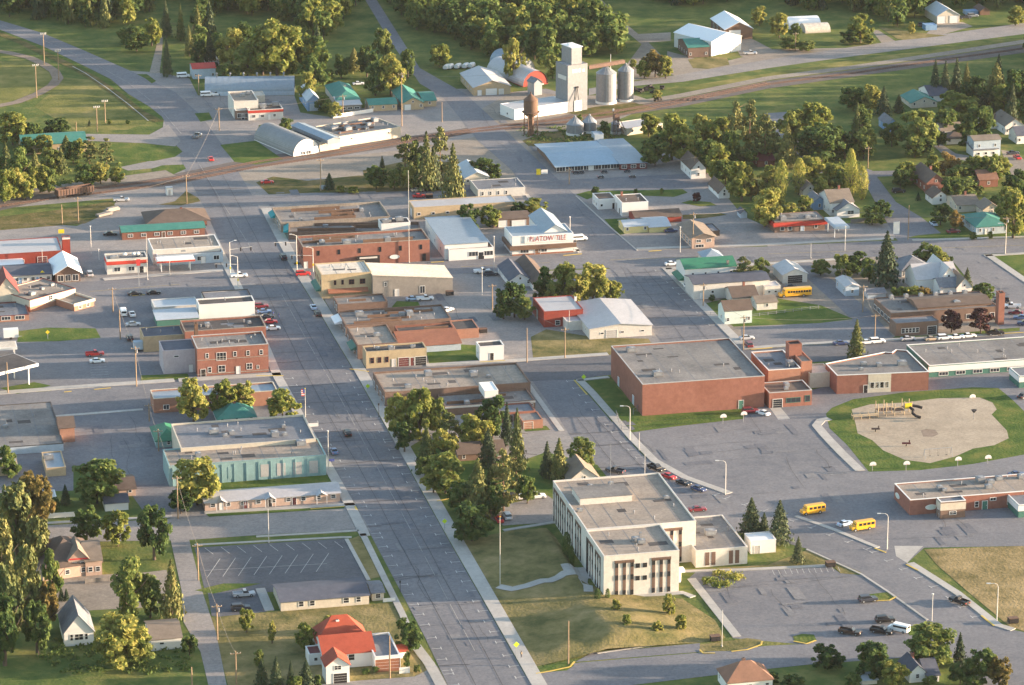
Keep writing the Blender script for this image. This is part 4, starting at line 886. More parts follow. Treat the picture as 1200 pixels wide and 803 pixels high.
def brick_front(r, W, D, h):
    s = MB(); s.box(W*.42, -.9, .2, W*.60, 0, 3.2); s.build('dark_canopy', 'dark', r)
    s = MB(); s.box(W*.44, -.95, 2.4, W*.58, -.9, 3.0); s.build('sign_board', 'offwhite', r)
    s = MB(); s.mi = 0
    n = 20; s.face([(W*.72+1.7*math.cos(2*math.pi*i/n), -.12, 2.2+.75*math.sin(2*math.pi*i/n)) for i in range(n)]); s.prism([(W*.72-1.2, -.1),(W*.72+1.2,-.1),(W*.72+1.2,0),(W*.72-1.2,0)], 1.8, 2.6); s.build('oval_sign', 'white', r)
def side_band(r, W, D, h): pass
B_('store', 'long flat-roofed store row with pale parapet facing main street', (329,261), (458,254.5), (325,243), 12, wall='r_tan', roof='r_gravel', vents=3, pipes=3, par=.9, win=[('l',4,.1,.9,.6,2.4,1.8,True)], awning=[('l',.05,.4,3.2,1.6,'teal_cloth')], lm='the pale store row', extra=lambda r,W,D,h: roof_walls(r,W,D,h,4))
B_('store', 'flat-roofed store with teal awning beside the red brick block', (338,272), (492,270), (330,262), 9, wall='brick_brown', roof='r_gravel', vents=2, par=1.0, awning=[('l',.1,.9,3.4,1.8,'teal_cloth')], lm='the teal-awning store', extra=lambda r,W,D,h: roof_walls(r,W,D,h,2))
B_('roof_house', 'white box room standing on the store roofs', (447,262.5), (481,260.5), (442,257), 9, h=2.6, z0=3.2, wall='white', roof='r_dark', vents=5, cat='roof structure', par=.2)
B_('brick_block', 'long two storey red brick block with six small upper windows', (355,289.5), (506,284), (349,276.5), 25.5, wall='brick', roof='r_gravel', cap='r_tan', par=.8, vents=4, pipes=2, win=[('f',6,.12,.93,4.2,.9,1.7),('l',3,.2,.8,4.2,1,1.6),('f',1,.955,.955,.2,1.2,2.4)], frame='dark', doors=[('f',.02,1.2,2.3,'white')], lm='the long red brick block', extra=lambda r,W,D,h: (brick_front(r,W,D,h), roof_walls(r,W,D,h,3)))
B_('corner_block', 'tall yellow brick corner block with a cream roof', (376.6,322.5), (436,320), (370,309), 28, wall='yellow_brick', roof='r_cream', par=.25, pipes=1, win=[('f',2,.27,.42,4.4,.8,1.6),('f',1,.6,.6,4.3,1.8,1.7),('f',1,.82,.82,4.3,1.8,1.7),('l',4,.15,.85,4.3,1,1.6)], frame='maroon', awning=[('f',.12,.92,3.2,1.6,'r_rust'),('l',.1,.9,3.4,1.6,'green_wall')], lm='the yellow brick corner block')
B_('long_shop', 'long weathered grey wall building with a cream roof sloping down behind', (436.6,323), (531,318), (428,308.5), 26, kind='slope', drop=2.6, wall='grey_wood', roof='r_cream', win=[('f',1,.16,.16,3.6,1,1.4),('f',1,.62,.62,.4,1.8,2.6,True)], doors=[('f',.3,1.2,2.3,'offwhite')], lm='the cream sloping roof')
B_('shop', 'long low tan building with a grey-blue roof north of the white shop', (485,243.5), (607,238), (481,235), 14, wall='tan', roof='r_metal', par=.15, win=[('f',5,.05,.6,1.4,1.2,1)], doors=[('l',.5,3,2.8,'white')], lm='the long low tan building', cat='building')
B_('shop', 'slate-roofed white shop with small dark windows on the north road', (560,222.5), (616,220), (550,211.5), 10, wall='offwhite', roof='r_slate', par=.15, win=[('f',4,.1,.6,.9,.9,1.4)], lm='the slate-roofed white shop')
B_('shop', 'small cream shop with a pale blue gable behind the slate roof', (545,209), (573,207.5), (541,194), 8, kind='gable_v', rise=2.0, wall='cream', roof='r_paleblue', win='auto')
B_('workshop', 'tall white workshop with a pale blue metal roof', (521,287), (571,283), (499,256.5), 10, h=5.2, kind='shed', rise=.3, wall='white', roof='r_blue', win=[('l',3,.2,.8,1.5,1.2,1.2)], lm='the white workshop')
B_('shop', 'white shop front with a brown flat roof and two dark display windows', (526,293), (579,290.5), (518,283), 13, wall='white', roof='r_brown', par=.25, win=[('f',1,.55,.55,1.1,3.4,1.7,True),('f',1,.88,.88,1.1,3.4,1.7,True)], doors=[('f',.72,2,2.4,'glass')], vents=1, lm='the white shop front')
B_('shed', 'low brown shed with white doors behind the tile store', (578.5,258), (620,254.5), (579,249), 9, kind='gable_u', rise=1.2, wall='brick_brown', roof='r_brown', doors=[('f',.25,3,2.4,'white'),('f',.7,5,2.2,'white')], cat='shed')
def tile(r, W, D, h):
    t = text_part(r, 'PLATOW TILE', 2.5, (W*.575, -.34, h-1.25), 0, 'sign_maroon', shear=.1, bold=0.0, ext=.01); t.scale.x = .82
    s = MB(); s.box(W*.2, -.22, h-2.5, W, 0, h-.05); s.build('sign_board', 'white', r)
B_('tile_store', 'white tile store with a long lettered sign board and brown canopy strip', (600.3,277.5), (673,274.5), (591,266), 22.5, wall='white', roof='r_blue', par=.1, band=[('brown',2.0,3.4,'fl',.9),('r_rust',.0,.5,'f',.06)], win=[('f',2,.2,.5,.7,3.0,1.2,True)], doors=[('f',.415,1.8,2.2,'brown')], lm='the tile store', cat='store', extra=tile)
B_('tile_warehouse', 'tall blue metal gabled warehouse rising behind the tile store', (637,272.7), (665,271.5), (619,252.8), 0, h=6.6, kind='gable_v', rise=2.4, wall='white', roof='r_blue', cat='warehouse')
B_('shop', 'white flat-roofed shop wing with brown deck roof', (701,233.8), (722,233), (694,226.6), 12, wall='white', roof='r_brown', win=[('f',1,.2,.2,1,1,1),('l',2,.3,.7,.8,1.2,1.2)], doors=[('f',.9,1.2,2.1,'dark')], par=.2)
B_('shop', 'taller white flat-roofed shop block with a brown chimney', (729,238), (760,236.5), (721,228.4), 16, wall='white', roof='r_brown', doors=[('l',.7,1.2,2.2,'dark'),('l',.3,2.2,3,'grey_wall')], chim=(.25,.9), lm='the white block with brown chimney', par=.2, pipes=2)
B_('shed', 'long rusty brown gabled shed with a red end wall', (745,256.5), (800,254.6), (744,247.6), 6.5, kind='gable_u', rise=1.4, wall='red_wall', roof='r_rust' if False else 'r_brown', cat='shed', lm='the long brown shed')
B_('house', 'small yellow house with a slate blue roof', (732,266), (760,265), (732,258), 8, kind='gable_u', rise=1.2, wall='yellow_wall', roof='r_paleblue', lm='the yellow house', **hs())
B_('garage', 'yellow garage with a pale blue metal roof beside the yellow house', (761,266.6), (786,265.5), (758,255), 6.5, kind='gable_u', rise=1.4, wall='yellow_wall', roof='r_paleblue', cat='garage')
B_('service_station', 'pale pink service station with a tan gabled roof and dark windows', (811,278.5), (837,276.5), (796,263.5), 13, kind='gable_v', rise=1.3, wall='pink_tan', roof='r_tanshingle', eave=.9, win=[('f',2,.3,.75,2.0,1.8,1.1),('f',1,.35,.35,.2,3,1.2,True),('l',4,.15,.85,.5,1.8,1.8)], lm='the pale pink service station')
B_('shed', 'small dark open shed beside the pink service station', (834,271), (843,270), (828,262.5), 6, wall='dark', roof='r_slate', par=.1, cat='shed')  # solid dark walls stand in for the shade under the open roof
# ---- centre, south of the highway
B_('house', 'house with a navy roof hidden behind the tile store', (597,329), (622,327), (590,311), 8, kind='gable_v', rise=2.2, wall='white', roof='r_navy', **hs())
B_('house', 'house with a dark maroon roof beside the navy roof', (625,333), (646,331), (612,306), 8, kind='gable_v', rise=2.2, wall='white', roof='r_brown', **hs())
B_('shop', 'small bright red flat-roofed building with a white chimney', (637.5,365.5), (682.5,361.5), (624.5,349), 18.5, wall='red_wall', roof='r_metal', par=.15, chim=(.98,.6), chim_m='white', win=[('f',2,.35,.55,.5,1.6,1.6)], doors=[('l',.4,1.6,3,'white')], lm='the red flat-roofed building')
B_('garage', 'grey garage with a wide low pale roof', (691,386), (763,380), (685,355), 12, kind='gable_v', rise=1.1, wall='offwhite', roof='r_metal', win=[('f',3,.2,.85,1.4,1.2,.7),('l',3,.3,.8,1.2,1,1)], doors=[('f',.35,3.4,2.6,'grey_wall')], lm='the grey low-roofed garage', cat='garage')
B_('annex', 'low pale annex between the red building and the grey garage', (664,377), (692,373), (662,362), 11, wall='offwhite', roof='r_metal', par=.1, cat='building')
B_('shop', 'small brown shop with a dark flat roof south of the corner block', (396,357), (455,354.5), (391,347.5), 12, wall='brick_brown', roof='r_gravel', par=.5, pipes=2, win=[('l',2,.3,.7,.5,2,2,True)], lm='the small brown flat-roofed shop', extra=lambda r,W,D,h: roof_walls(r,W,D,h,1))
B_('store', 'broad store with a patchwork of flat grey and black roofs on main street', (405,381), (531,376.5), (397,364.5), 14, wall='brick_brown', roof='r_gravel', par=.5, vents=3, pipes=4, win=[('l',4,.1,.9,.5,2.4,2,True)], awning=[('l',.1,.6,3.6,2.4,'r_white')], lm='the patchwork-roofed store', extra=lambda r,W,D,h: roof_walls(r,W,D,h,5))
B_('store', 'store with a black tarred roof bay above the rust red roof', (468,391), (534,387), (464,382), 13, wall='brick_dark', roof='r_dark', par=.6, pipes=1, cat='store', extra=lambda r,W,D,h: roof_walls(r,W,D,h,1))
B_('store', 'main street store with a plain tan roof behind the yellow brick shop', (419,404.5), (467,402.5), (405,383), 17, wall='brick_brown', roof='r_tan', par=.5, vents=1, win=[('l',4,.1,.9,.5,2.4,2,True)], awning=[('l',.5,.9,3.6,1.8,'green_wall')], lm='the tan-roofed store')
B_('shed', 'tan shed with a dark roof and an orange lit end wall', (534,386.5), (561,384.5), (531,375.5), 11, wall='orange_brick', roof='r_dark', par=.3, cat='shed')
B_('annex', 'long annex with a rust red sloping roof and pale walls', (470,407), (541,403.5), (468,395), 8, kind='shed', rise=1.6, wall='pale_blue', roof='r_rust', cat='building', lm='the rust red roofed annex')
B_('shop', 'yellow brick shop with a dark flat roof on the school street corner', (429,412.7), (501,409.5), (426,405.5), 19.5, wall='yellow_brick', roof='r_dark', par=.4, vents=3, pipes=3, win=[('f',3,.1,.34,1.6,1.1,1.8)], frame='maroon', doors=[('f',.455,1.1,2.4,'offwhite'),('f',.62,3.2,2.7,'maroon'),('f',.76,1.1,2.6,'maroon'),('f',.90,3.4,2.7,'navy' if 'navy' in MATS else 'dark')], lm='the yellow brick shop')
B_('garage', 'small white block garage with a dark door at the end of the annex', (562,406.5), (591,405), (558,400.5), 17, wall='white', roof='r_dark', par=.3, doors=[('f',.5,1.1,2.4,'dark')], win=[('l',1,.5,.5,1.5,.8,.8)], cat='garage', lm='the white block garage')
B_('store', 'wide brown store with a large tan and grey flat roof on school street', (451,460), (622,448.5), (442,436), 17, wall='brick_brown', roof='r_tan', par=.5, vents=4, pipes=5, win=[('l',4,.1,.9,.5,2.6,2,True)], lm='the wide tan-roofed store')
B_('store', 'lower grey-roofed store wing with brown band walls', (522,476.5), (628,470.5), (520,462), 11, wall='brick_brown', roof='r_gravel', par=.5, vents=3, band=('offwhite',2.2,2.8,'fr'), extra=lambda r,W,D,h: roof_walls(r,W,D,h,2), win=[('f',4,.5,.95,.8,1.6,1.2)])
B_('roof_house', 'white box room and ramp on the wide tan store roof', (568,458.5), (584,457.5), (566,448), 8, h=2.2, z0=4.1, wall='white', roof='r_white', par=.05, cat='roof structure')
B_('shop', 'brown walled shop behind the pine trees facing the school', (585,484.5), (627,480.5), (583,474), 11.5, wall='brick', roof='r_slate', par=.35, doors=[('f',.3,1.6,2.2,'brown')])
B_('garage', 'small orange brick garage with a grey flat roof', (612,493.5), (636,491.5), (608,484), 10, wall='orange_brick', roof='r_gravel', par=.2, doors=[('f',.3,2.6,2.1,'orange_brick')], cat='garage', lm='the orange brick garage')
B_('house', 'house with a red-brown roof buried in the tree block', (537,533), (592,529), (538,521), 8, kind='gable_u', rise=2.0, wall='brick_brown', roof='r_rust' if False else 'r_brown', lm='the tree-buried house', **hs())
B_('house', 'house with a tan gabled roof behind the town hall', (667,563), (702,559), (664,546), 10, kind='gable_v', rise=3.4, wall='offwhite', roof='r_tanshingle', lm='the tan gabled house', **hs())
# ---- east of the elevator street
B_('store', 'white store with a bright green metal roof facing the highway', (803,315.5), (865,314), (799,304), 0, h=6.4, kind='gable_u', rise=1.8, wall='white', roof='r_green', win=[('f',4,.15,.9,4.0,.8,1)], chim=(.85,.1), chim_m='grey_wood', lm='the green-roofed white store', awning=[('l',.1,.9,3.4,1.8,'r_green')])
B_('store', 'long low grey building with a slate roof joined to the green-roofed store', (813,333.5), (903,329), (804,323), 18, kind='gable_u', rise=1.0, wall='offwhite', roof='r_navy', win=[('f',2,.25,.6,1.8,1,1)], doors=[('f',.1,1.1,2.2,'white')], lm='the slate-roofed grey building', par=.2)
B_('house', 'small blue hip-roofed house behind the green-roofed store', (826,303), (849,302), (822,295), 7, kind='hip', rise=2.0, wall='offwhite', roof='r_blue', **hs())
B_('house', 'white house with a brown gabled roof and long wing', (859,349.5), (889,348), (854,338), 9, kind='gable_u', rise=2.2, wall='offwhite', roof='r_brown', chim=True, lm='the brown-roofed white house', **hs())
B_('house', 'low white wing with a tan roof beside the brown-roofed house', (887,355.5), (911,354), (884,347), 8.5, kind='gable_u', rise=1.2, wall='offwhite', roof='r_tanshingle', **hs())
B_('house', 'pale mint house with a brown roof at the lane corner', (849.5,364.5), (882,363), (846,356), 16, kind='gable_u', rise=2.2, wall='mint', roof='r_brown', lm='the pale mint house', **hs())
B_('garage', 'pale metal garage with an open dark front behind the school bus', (917.5,322.5), (947,321.5), (914,311), 10, kind='gable_v', rise=1.8, wall='offwhite', roof='r_metal', doors=[('f',.5,5,2.6,'dark')], cat='garage', lm='the open pale garage')  # closed dark panel stands in for the shade inside the open front
B_('trailer_home', 'off-white trailer home beside the school bus', (896,336), (915,335), (897,330), 12, wall='offwhite', roof='r_metal', par=.1, win=[('f',2,.3,.7,1.2,1,.8)], cat='trailer')
B_('house', 'pale blue-grey house with a flat roof beside the lane', (991,336.5), (1007,335.5), (984,326), 11, kind='gable_v', rise=.8, wall='pale_blue', roof='r_metal', **hs())
B_('shed', 'low blue-grey shed behind the clinic', (1017,345), (1038,343.5), (1015,339), 5.5, kind='gable_u', rise=1.0, wall='pale_blue', roof='r_slate', cat='shed')
B_('house', 'house with a grey hip roof facing the highway', (1057,317), (1095,315.5), (1053,304), 8, kind='hip', rise=3.0, wall='offwhite', roof='r_slate', **hs())
B_('house', 'large white house with a pale grey gabled roof', (1074,328), (1122,325), (1071,316), 14.5, kind='gable_u', rise=3.6, wall='white', roof='r_metal', lm='the large white house', **hs())
B_('house', 'white cross gable of the large white house with attic window', (1103,326), (1121,325), (1106,309), 10, h=4.8, kind='gable_v', rise=3.4, wall='white', roof='r_metal', **hs())
B_('house', 'white front gable wing with a slate roof over the clinic roof', (1102,337.5), (1126,336), (1099,328), 11, kind='gable_u', rise=2.0, wall='white', roof='r_slate', **hs())
B_('house', 'white gabled wing with two narrow windows at the avenue side', (1121,337), (1139,335.5), (1114,326), 11, kind='gable_v', rise=3.0, wall='white', roof='r_tanshingle', **hs())
B_('clinic', 'brown brick clinic with a broad grey flat roof', (1044.5,367.5), (1171,360.5), (1017,349.5), 15, wall='brick_brown', roof='r_gravel', par=.3, win=[('l',5,.1,.9,.8,2.6,1.6,True),('f',5,.5,.95,.8,1.6,1.6,True)], pipes=3, vents=1, lm='the brick clinic',
   extra=lambda r,W,D,h: [inst('roof_vent', vent_mesh(1.4), r, (W*(.15+.14*i), D*.92, h-.3), sc=(1,1,1.6)) for i in range(6)])
B_('clinic_porch', 'brick clinic entrance block with a white-mullioned window strip', (1050,379.5), (1101,377), (1047,372.5), 15, wall='brick_brown', roof='r_slate', par=.2, win=[('f',5,.18,.5,.9,1.4,1.6)], doors=[('f',.85,2.8,2.6,'glass')], cat='porch')
B_('roof_hall', 'raised brown pitched roof along the rear of the clinic', (1076,361), (1163,356.5), (1072,349), 0, h=1.0, z0=3.6, kind='gable_u', rise=1.0, wall='brick_brown', roof='r_brown', cat='roof structure')
def stack(r, W, D, h): 
    m = MB(); m.tube((W/2,D/2,h),(W/2,D/2,h+2.2),.06); m.build('aerial','steel',r)
B_('chimney_tower', 'tall brown brick chimney tower at the clinic corner', (1171,344), (1178,343.5), (1170,341), 37, wall='brick', roof='dark', cap='brick_dark', par=.2, cat='chimney', extra=stack)
# ---- the school
B_('gymnasium', 'massive red brick gymnasium with a flat grey gravel roof', (753,450.5), (899,443.5), (716,405.5), 37, wall='brick', roof='r_gravel', cap='grey_wall', par=.5, doors=[('f',.81,1.4,2.6,'green_wall'),('l',.25,1.6,2.8,'pale_blue'),('l',.72,1.6,2.8,'pale_blue')], lm='the brick gymnasium', cat='school',
   extra=lambda r,W,D,h: [inst('roof_vent', vent_mesh(2.6), r, (W*a, D*b, h-.5)) for a,b in ((.13,.86),(.18,.22))])
B_('school_block', 'brick school block with a dark blue-grey roof behind the gymnasium', (900.5,434), (938,431), (887,412), 26, wall='orange_brick', roof='r_slate', cap='white', par=.5, vents=1, cat='school', lm='the school block')
B_('school_stack', 'square brick chimney stack over the school roofs', (925,404), (940,403.2), (924,399.5), 40, h=11.5, wall='brick', roof='dark', cap='brick_dark', par=.3, cat='chimney')
B_('school_block', 'narrow orange brick block at the foot of the school chimney', (939,424), (951,422.5), (931,412), 30, wall='orange_brick', roof='r_tan', par=.4, cat='school')
B_('school_entrance', 'low brick entrance wing with glazed white doors', (901.5,460.5), (953,458.5), (902,448), 18, wall='brick', roof='r_brown', cap='grey_wall', par=.4, vents=2, win=[('f',1,.57,.57,1.2,4.4,1.6,True),('f',1,.9,.9,1.2,1.6,2,True)], doors=[('f',.2,2.8,2.6,'glass')], frame='green_wall', cat='school', lm='the low school entrance')
B_('school_link', 'cream concrete link with open roof beams between the school wings', (949,438), (975,436), (948,427), 17, wall='cream', roof='r_cream', par=.4, cat='school')
def panel(r, W, D, h):
    m = MB(); m.box(W*.34, -.03, 0, W*.59, 0, h-.15); m.build('cream_panel', 'cream', r)
B_('school_wing', 'angled brick school wing with a cream window bay', (981,440), (1088.5,435.5), (967.5,426), 22, poly=[(981,440),(1088.5,435.5),(1063,410.5),(1050,409.5),(1045,413),(1037,412.5),(967.5,426)], wall='brick', roof='r_gravel', cap='white', par=.45, vents=4, cat='school', lm='the angled school wing', extra=panel,
   win=[('f',4,.385,.545,1.3,1.3,2.0,True)], doors=[('f',.315,1.2,2.4,'dark')])
B_('school_wing', 'long low school wing with white fascia panels and dark green base', (1089,428.5), (1262,419), (1063,404), 14, wall='green_wall', roof='r_gravel', cap='white', par=.3, pipes=6, cat='school', band=('white',1.7,3.4,'f',.3), win=[('f',8,.1,.92,.3,3,1.2,True)], lm='the long low school wing')
B_('school_wing', 'white corner school wing with green base at the picture edge', (1195,441), (1262,437), (1193,430), 14, wall='green_wall', roof='r_slate', cap='white', band=('white',1.9,3.4,'fl',.2), par=.3, cat='school')
def south(r, W, D, h):
    for face, t, z in (('f', .13, 1.9), ('l', .22, 1.9)):
        m = MB(); n = 20; m.prism([(1.7*math.cos(2*math.pi*i/n), .75*math.sin(2*math.pi*i/n)) for i in range(n)], 0, .1); o = put(r, 'oval_sign', m.mesh('oval_sign', 'white'), W, D, face, t, z, .02); o.rotation_euler = (R(90), 0, o.rotation_euler.z)
        m = MB(); m.prism([(1.45*math.cos(2*math.pi*i/n), .55*math.sin(2*math.pi*i/n)) for i in range(n)], 0, .12); o2 = put(r, 'sign_field', m.mesh('sign_field', 'mint'), W, D, face, t, z, .03); o2.rotation_euler = (R(90), 0, o2.rotation_euler.z)
B_('school_annex', 'long brick school annex with oval wall signs and a pale gravel roof', (1066.7,586), (1262,576), (1048.7,566.7), 18, wall='brick', roof='r_tan', cap='white', par=.35, vents=7, cat='school', lm='the brick school annex', extra=south,
   win=[('f',1,.41,.41,.8,1.2,1.7),('f',1,.51,.51,2.3,1.8,1.0),('f',1,.61,.61,.9,1.2,1.9)], doors=[('f',.46,1.4,2.4,'green_wall')])
B_('school_entrance', 'cream and brick entrance box on the school annex', (1102.7,588.5), (1132,586.5), (1099,583), 20, wall='brick_brown', roof='r_slate', cap='white', par=.3, band=('cream',2.4,4.4,'fl',.08), win=[('f',1,.5,.5,1.0,2.0,1.1)], doors=[('l',.5,1.4,2.2,'brown')], cat='school')
B_('school_wing', 'green walled school wing with white fascia at the lower picture edge', (1194,592), (1262,588), (1188,577), 15, wall='green_wall', roof='r_slate', cap='white', band=('white',1.9,3.4,'fl',.2), par=.3, cat='school')
# ---- the town hall
def slots(r, W, D, h, face, groups, tall=True):
    for t0, n, step in groups:
        L_ = W if face == 'f' else D
        hb = MB(); wd = (n-1)*step+1.1; hb.box(-wd/2, -.10, h*.80, wd/2, 0, h*.87); put(r, 'brown_head', hb.mesh('brown_head', 'brown_p'), W, D, face, t0+(n-1)*step/2/L_, 0)
        for i in range(n):
            t = t0+i*step/L_
            m = MB(); m.box(-.42, -.06, .5, .42, 0, h*.80); put(r, 'brown_strip', m.mesh('brown_strip', 'brown_p'), W, D, face, t, 0)
            for z in (.35, h*.40, h*.70): put(r, 'window', win_mesh(.84, 1.35, 'dark'), W, D, face, t, z, .06)
mat('brown_p', (.125,.080,.062), .8, var=.1)
def hall_front(r, W, D, h):
    slots(r, W, D, h, 'f', ((.17,3,2.0),(.66,3,2.0))); slots(r, W, D, h, 'l', ((.12,3,2.4),(.55,3,2.4)))
    for x in (.45, .545):
        for z in (h*.36, h*.66): put(r, 'window', win_mesh(1.1, 1.2, 'dark'), W, D, 'f', x, z, .02)
    m = MB(); m.box(-.06, D*.86, 0, .0, D*.98, h*.86); m.build('recess_shade_panel', 'dark', r)  # flat dark slab on the wall, standing in for shade in the entrance recess
    for a, b in ((.55,.52),(.60,.42)): inst('roof_vent', vent_mesh(1.9), r, (W*a, D*b, h-.4))
    m = MB(); m.box(W*.62-.3, D*.55-.3, h-.4, W*.62+.3, D*.55+.3, h+1.6); m.build('vent_stack', 'galv', r)
    m = MB(); m.cyl(W+1.6, D*.35, 0, 3.4, .8, n=10); m.box(W, D*.3, 2.8, W+3.2, D*.42, 3.6); m.mi = 0; m.build('side_portico', 'white', r)
def hall_rear(r, W, D, h):
    slots(r, W, D, h, 'l', ((.04,3,2.6),(.24,3,2.6),(.46,3,2.6),(.70,3,2.6)))
    slots(r, W, D, h, 'f', ((.70,3,2.3),))
    m = MB(); x0, x1 = W*.10, W*.58; m.box(x0, D*.50, h-.4, x1, D*.74, h+1.3); m.build('roof_house', 'offwhite', r)
    m = MB(); m.box(x0-.1, D*.50-.1, h+1.3, x1+.1, D*.74+.1, h+1.42); m.build('roof', 'r_gravel', r)
    m = MB(); m.tube((W*.45, D*.72, h), (W*.45, D*.72, h+13), .05, .03); m.tube((W*.45, D*.72, h+9), (W*.45+.8, D*.72, h+9), .03); m.build('aerial', 'steel', r)
    for a, b in ((.3,.84),(.5,.86),(.06,.38),(.9,.5)): inst('roof_vent', vent_mesh(1.4), r, (W*a, D*b, h-.4))
B_('town_hall', 'front block of the pale stone town hall with brown vertical window strips', (707.7,652), (797.6,647), (686,621.5), 49, wall='stone_p' if False else 'offwhite', roof='r_tan', par=.4, cat='town hall', lm='the pale town hall', extra=hall_front)
B_('town_hall', 'rear block of the pale stone town hall with a roof house and tall aerial', (687,620.5), (815.3,610), (647,563.5), 48, wall='offwhite', roof='r_tan', par=.4, cat='town hall', lm='the rear town hall block', extra=hall_rear)
B_('town_hall_annex', 'low pale stone annex east of the town hall with brown window strips', (815.6,645.5), (877.6,642.5), (846,603.4), 20, wall='offwhite', roof='r_gravel', par=.3, cat='building', pipes=4, vents=1, lm='the low town hall annex',
   extra=lambda r,W,D,h: [put(r,'brown_strip',bxm(1.1,.4,h*.85,'brown_p'),W,D,'f',t,0) for t in (.22,.34,.68,.80)])
B_('utility_box', 'white flat box building between the annex and the blue spruces', (880,634.5), (909,631.5), (874,625), 15, wall='white', roof='r_white', par=.15, cat='building', doors=[('f',.25,1.4,2.2,'grey_wall')])
# ---- west side
B_('shop', 'pale shop row with a teal-white roof patch on the highway corner', (181,360.5), (233,358), (180,351), 7, wall='offwhite', roof='r_paleblue', par=.2, cat='store')
B_('shop', 'grey-teal flat roof at the north end of the western block', (240,351), (295,348.5), (238,342), 12, wall='grey_wall', roof='r_slate', cap='dark', par=.3, cat='store')
B_('store', 'white walled store with a black roof above the dark brick store', (233,357.5), (299,354.4), (231,350.5), 18, wall='white', roof='r_dark', par=.35, cat='store', pipes=1, lm='the white walled store', win=[('r',2,.3,.7,.6,1.6,1.8,True)])
B_('shop', 'low shop with a pale blue-white roof and dark green walls', (184,375.5), (233,373.2), (184,366), 8, kind='shed', rise=.6, wall='green_wall', roof='r_paleblue', cat='store')
B_('store', 'long dark-roofed brick store behind the corner hotel', (216.6,388.5), (312.7,384.3), (211,375.6), 24, wall='brick', roof='r_dark', cap='r_tan', par=.6, vents=2, cat='store', lm='the long dark-roofed brick store', win=[('l',2,.3,.7,3,1,1.2)])
B_('hotel', 'two storey red brick corner hotel with pale stone bands', (230.8,408.5), (315,404.5), (225.5,393.5), 33, wall='brick', roof='r_gravel', cap='grey_wall', par=.6, pipes=4, cat='hotel', lm='the red brick hotel', band=[('r_tan',.55,.8,'f',.05),('r_tan',5.0,5.2,'f',.05)],
   win=[('f',1,.14,.14,5.6,1.0,1.6),('f',1,.34,.34,4.6,3.0,2.6),('f',3,.53,.9,5.6,1.1,1.6),('f',1,.17,.17,1.0,1.2,1.8),('f',1,.34,.34,.9,2.2,2.2),('f',1,.73,.73,1.2,1.8,2.0),('f',1,.85,.85,1.2,.8,1.2)], doors=[('f',.57,1.2,2.4,'white'),('f',.08,1.4,2.2,'dark')])
B_('hotel_stack', 'dark square brick chimney between the hotel and the dark-roofed store', (228,380), (232,379.6), (227.6,378), 45, h=10.2, wall='brown', roof='dark', par=.2, cat='chimney')
B_('warehouse', 'windowless pale lavender block joined to the brick hotel', (191,411.5), (229.5,408.5), (189,399.5), 27, wall='lavender', roof='r_navy', par=.2, cat='building', win=[('f',1,.4,.4,5.0,1.6,.7)], doors=[('f',.83,1.2,2.4,'white')], lm='the lavender block')
B_('shop', 'tan shop with a slate blue roof behind the lavender block', (168,395), (216,392.5), (165,384), 18, wall='tan', roof='r_navy', par=.2, cat='store', pipes=3)
B_('canopy', 'dark-topped white fascia canopy on slim posts at the picture edge', (-10,439), (41,424), (-26,424), 26, ang=41, kind='canopy', wall='white', roof='r_dark', cat='canopy', lm='the angled white canopy')
B_('canopy', 'small white canopy roof behind the angled canopy', (-6,408), (20,405.5), (-8,401), 12, kind='canopy', wall='white', roof='r_cream', cat='canopy')
B_('shop', 'long low tan brick shop behind two round yellow trees', (180,467.5), (325,457.5), (177,457), 17, wall='orange_brick', roof='r_blue', cap='cream', par=.5, vents=2, cat='store', win=[('f',6,.1,.95,.9,1.8,1.5,True)], lm='the low tan brick shop')
B_('garage', 'small orange lit shed with a dark brown roof beside the big patched roof', (70,502), (87,500), (66,489), 17, kind='gable_u', rise=1.6, wall='orange_brick', roof='r_brown', cat='shed', lm='the little brown-roofed shed')
B_('warehouse', 'big warehouse with a patched tan and slate flat roof', (-30,527), (75,522.5), (57,471), 9, wall='pale_blue', roof='r_gravel', cap='r_dark', par=.12, vents=2, cat='warehouse', lm='the patched-roof warehouse')
B_('annex', 'tan annex with a blue roof unit below the patched warehouse roof', (54,549), (77,547), (49,530), 10, wall='tan', roof='r_blue', par=.3, vents=1, cat='building')
B_('annex', 'low tan annex with pale blue roof at the picture edge', (-20,548.5), (21,546), (-20,538), 11, wall='tan', roof='r_paleblue', par=.1, cat='building')
B_('house', 'house with a faceted green hip roof beside the big teal warehouse', (183,517), (212,514.5), (178,500), 8, kind='hip', rise=2.2, wall='pale_teal', roof='r_green', cat='house', win='auto', lm='the faceted green roof')
B_('house', 'house with a dark green hip roof and chimney behind the warehouse', (255,491), (300,488), (254,478), 7, kind='hip', rise=3.0, wall='pale_blue', roof='r_teal', chim=(.5,.5), **hs())
B_('warehouse', 'wide upper warehouse roof of slate grey with several roof units', (212,525.5), (371,516.5), (206,496.5), 27, wall='cream', roof='r_slate', par=.45, vents=7, pipes=3, cat='warehouse', lm='the slate-roofed warehouse')
def paneled(r, W, D, h):
    for i in range(9): m = MB(); m.box(W*(.06+i*.104), -.05, .9, W*(.06+i*.104)+2.4, 0, h-1.5); m.build('wall_panel', 'grey_wall' if i > 4 else 'pale_teal', r)
    for i in range(13): m = MB(); m.box(W*(.02+i*.078), -.14, 0, W*(.02+i*.078)+.18, 0, h-.6); m.build('pilaster', 'pale_teal', r)
B_('warehouse', 'long teal walled warehouse with a brown flat roof and pale wall panels', (198,546.5), (384,537), (190,527), 24, wall='pale_teal', roof='r_tan', par=.3, vents=3, pipes=3, cat='warehouse', lm='the teal walled warehouse', extra=paneled)
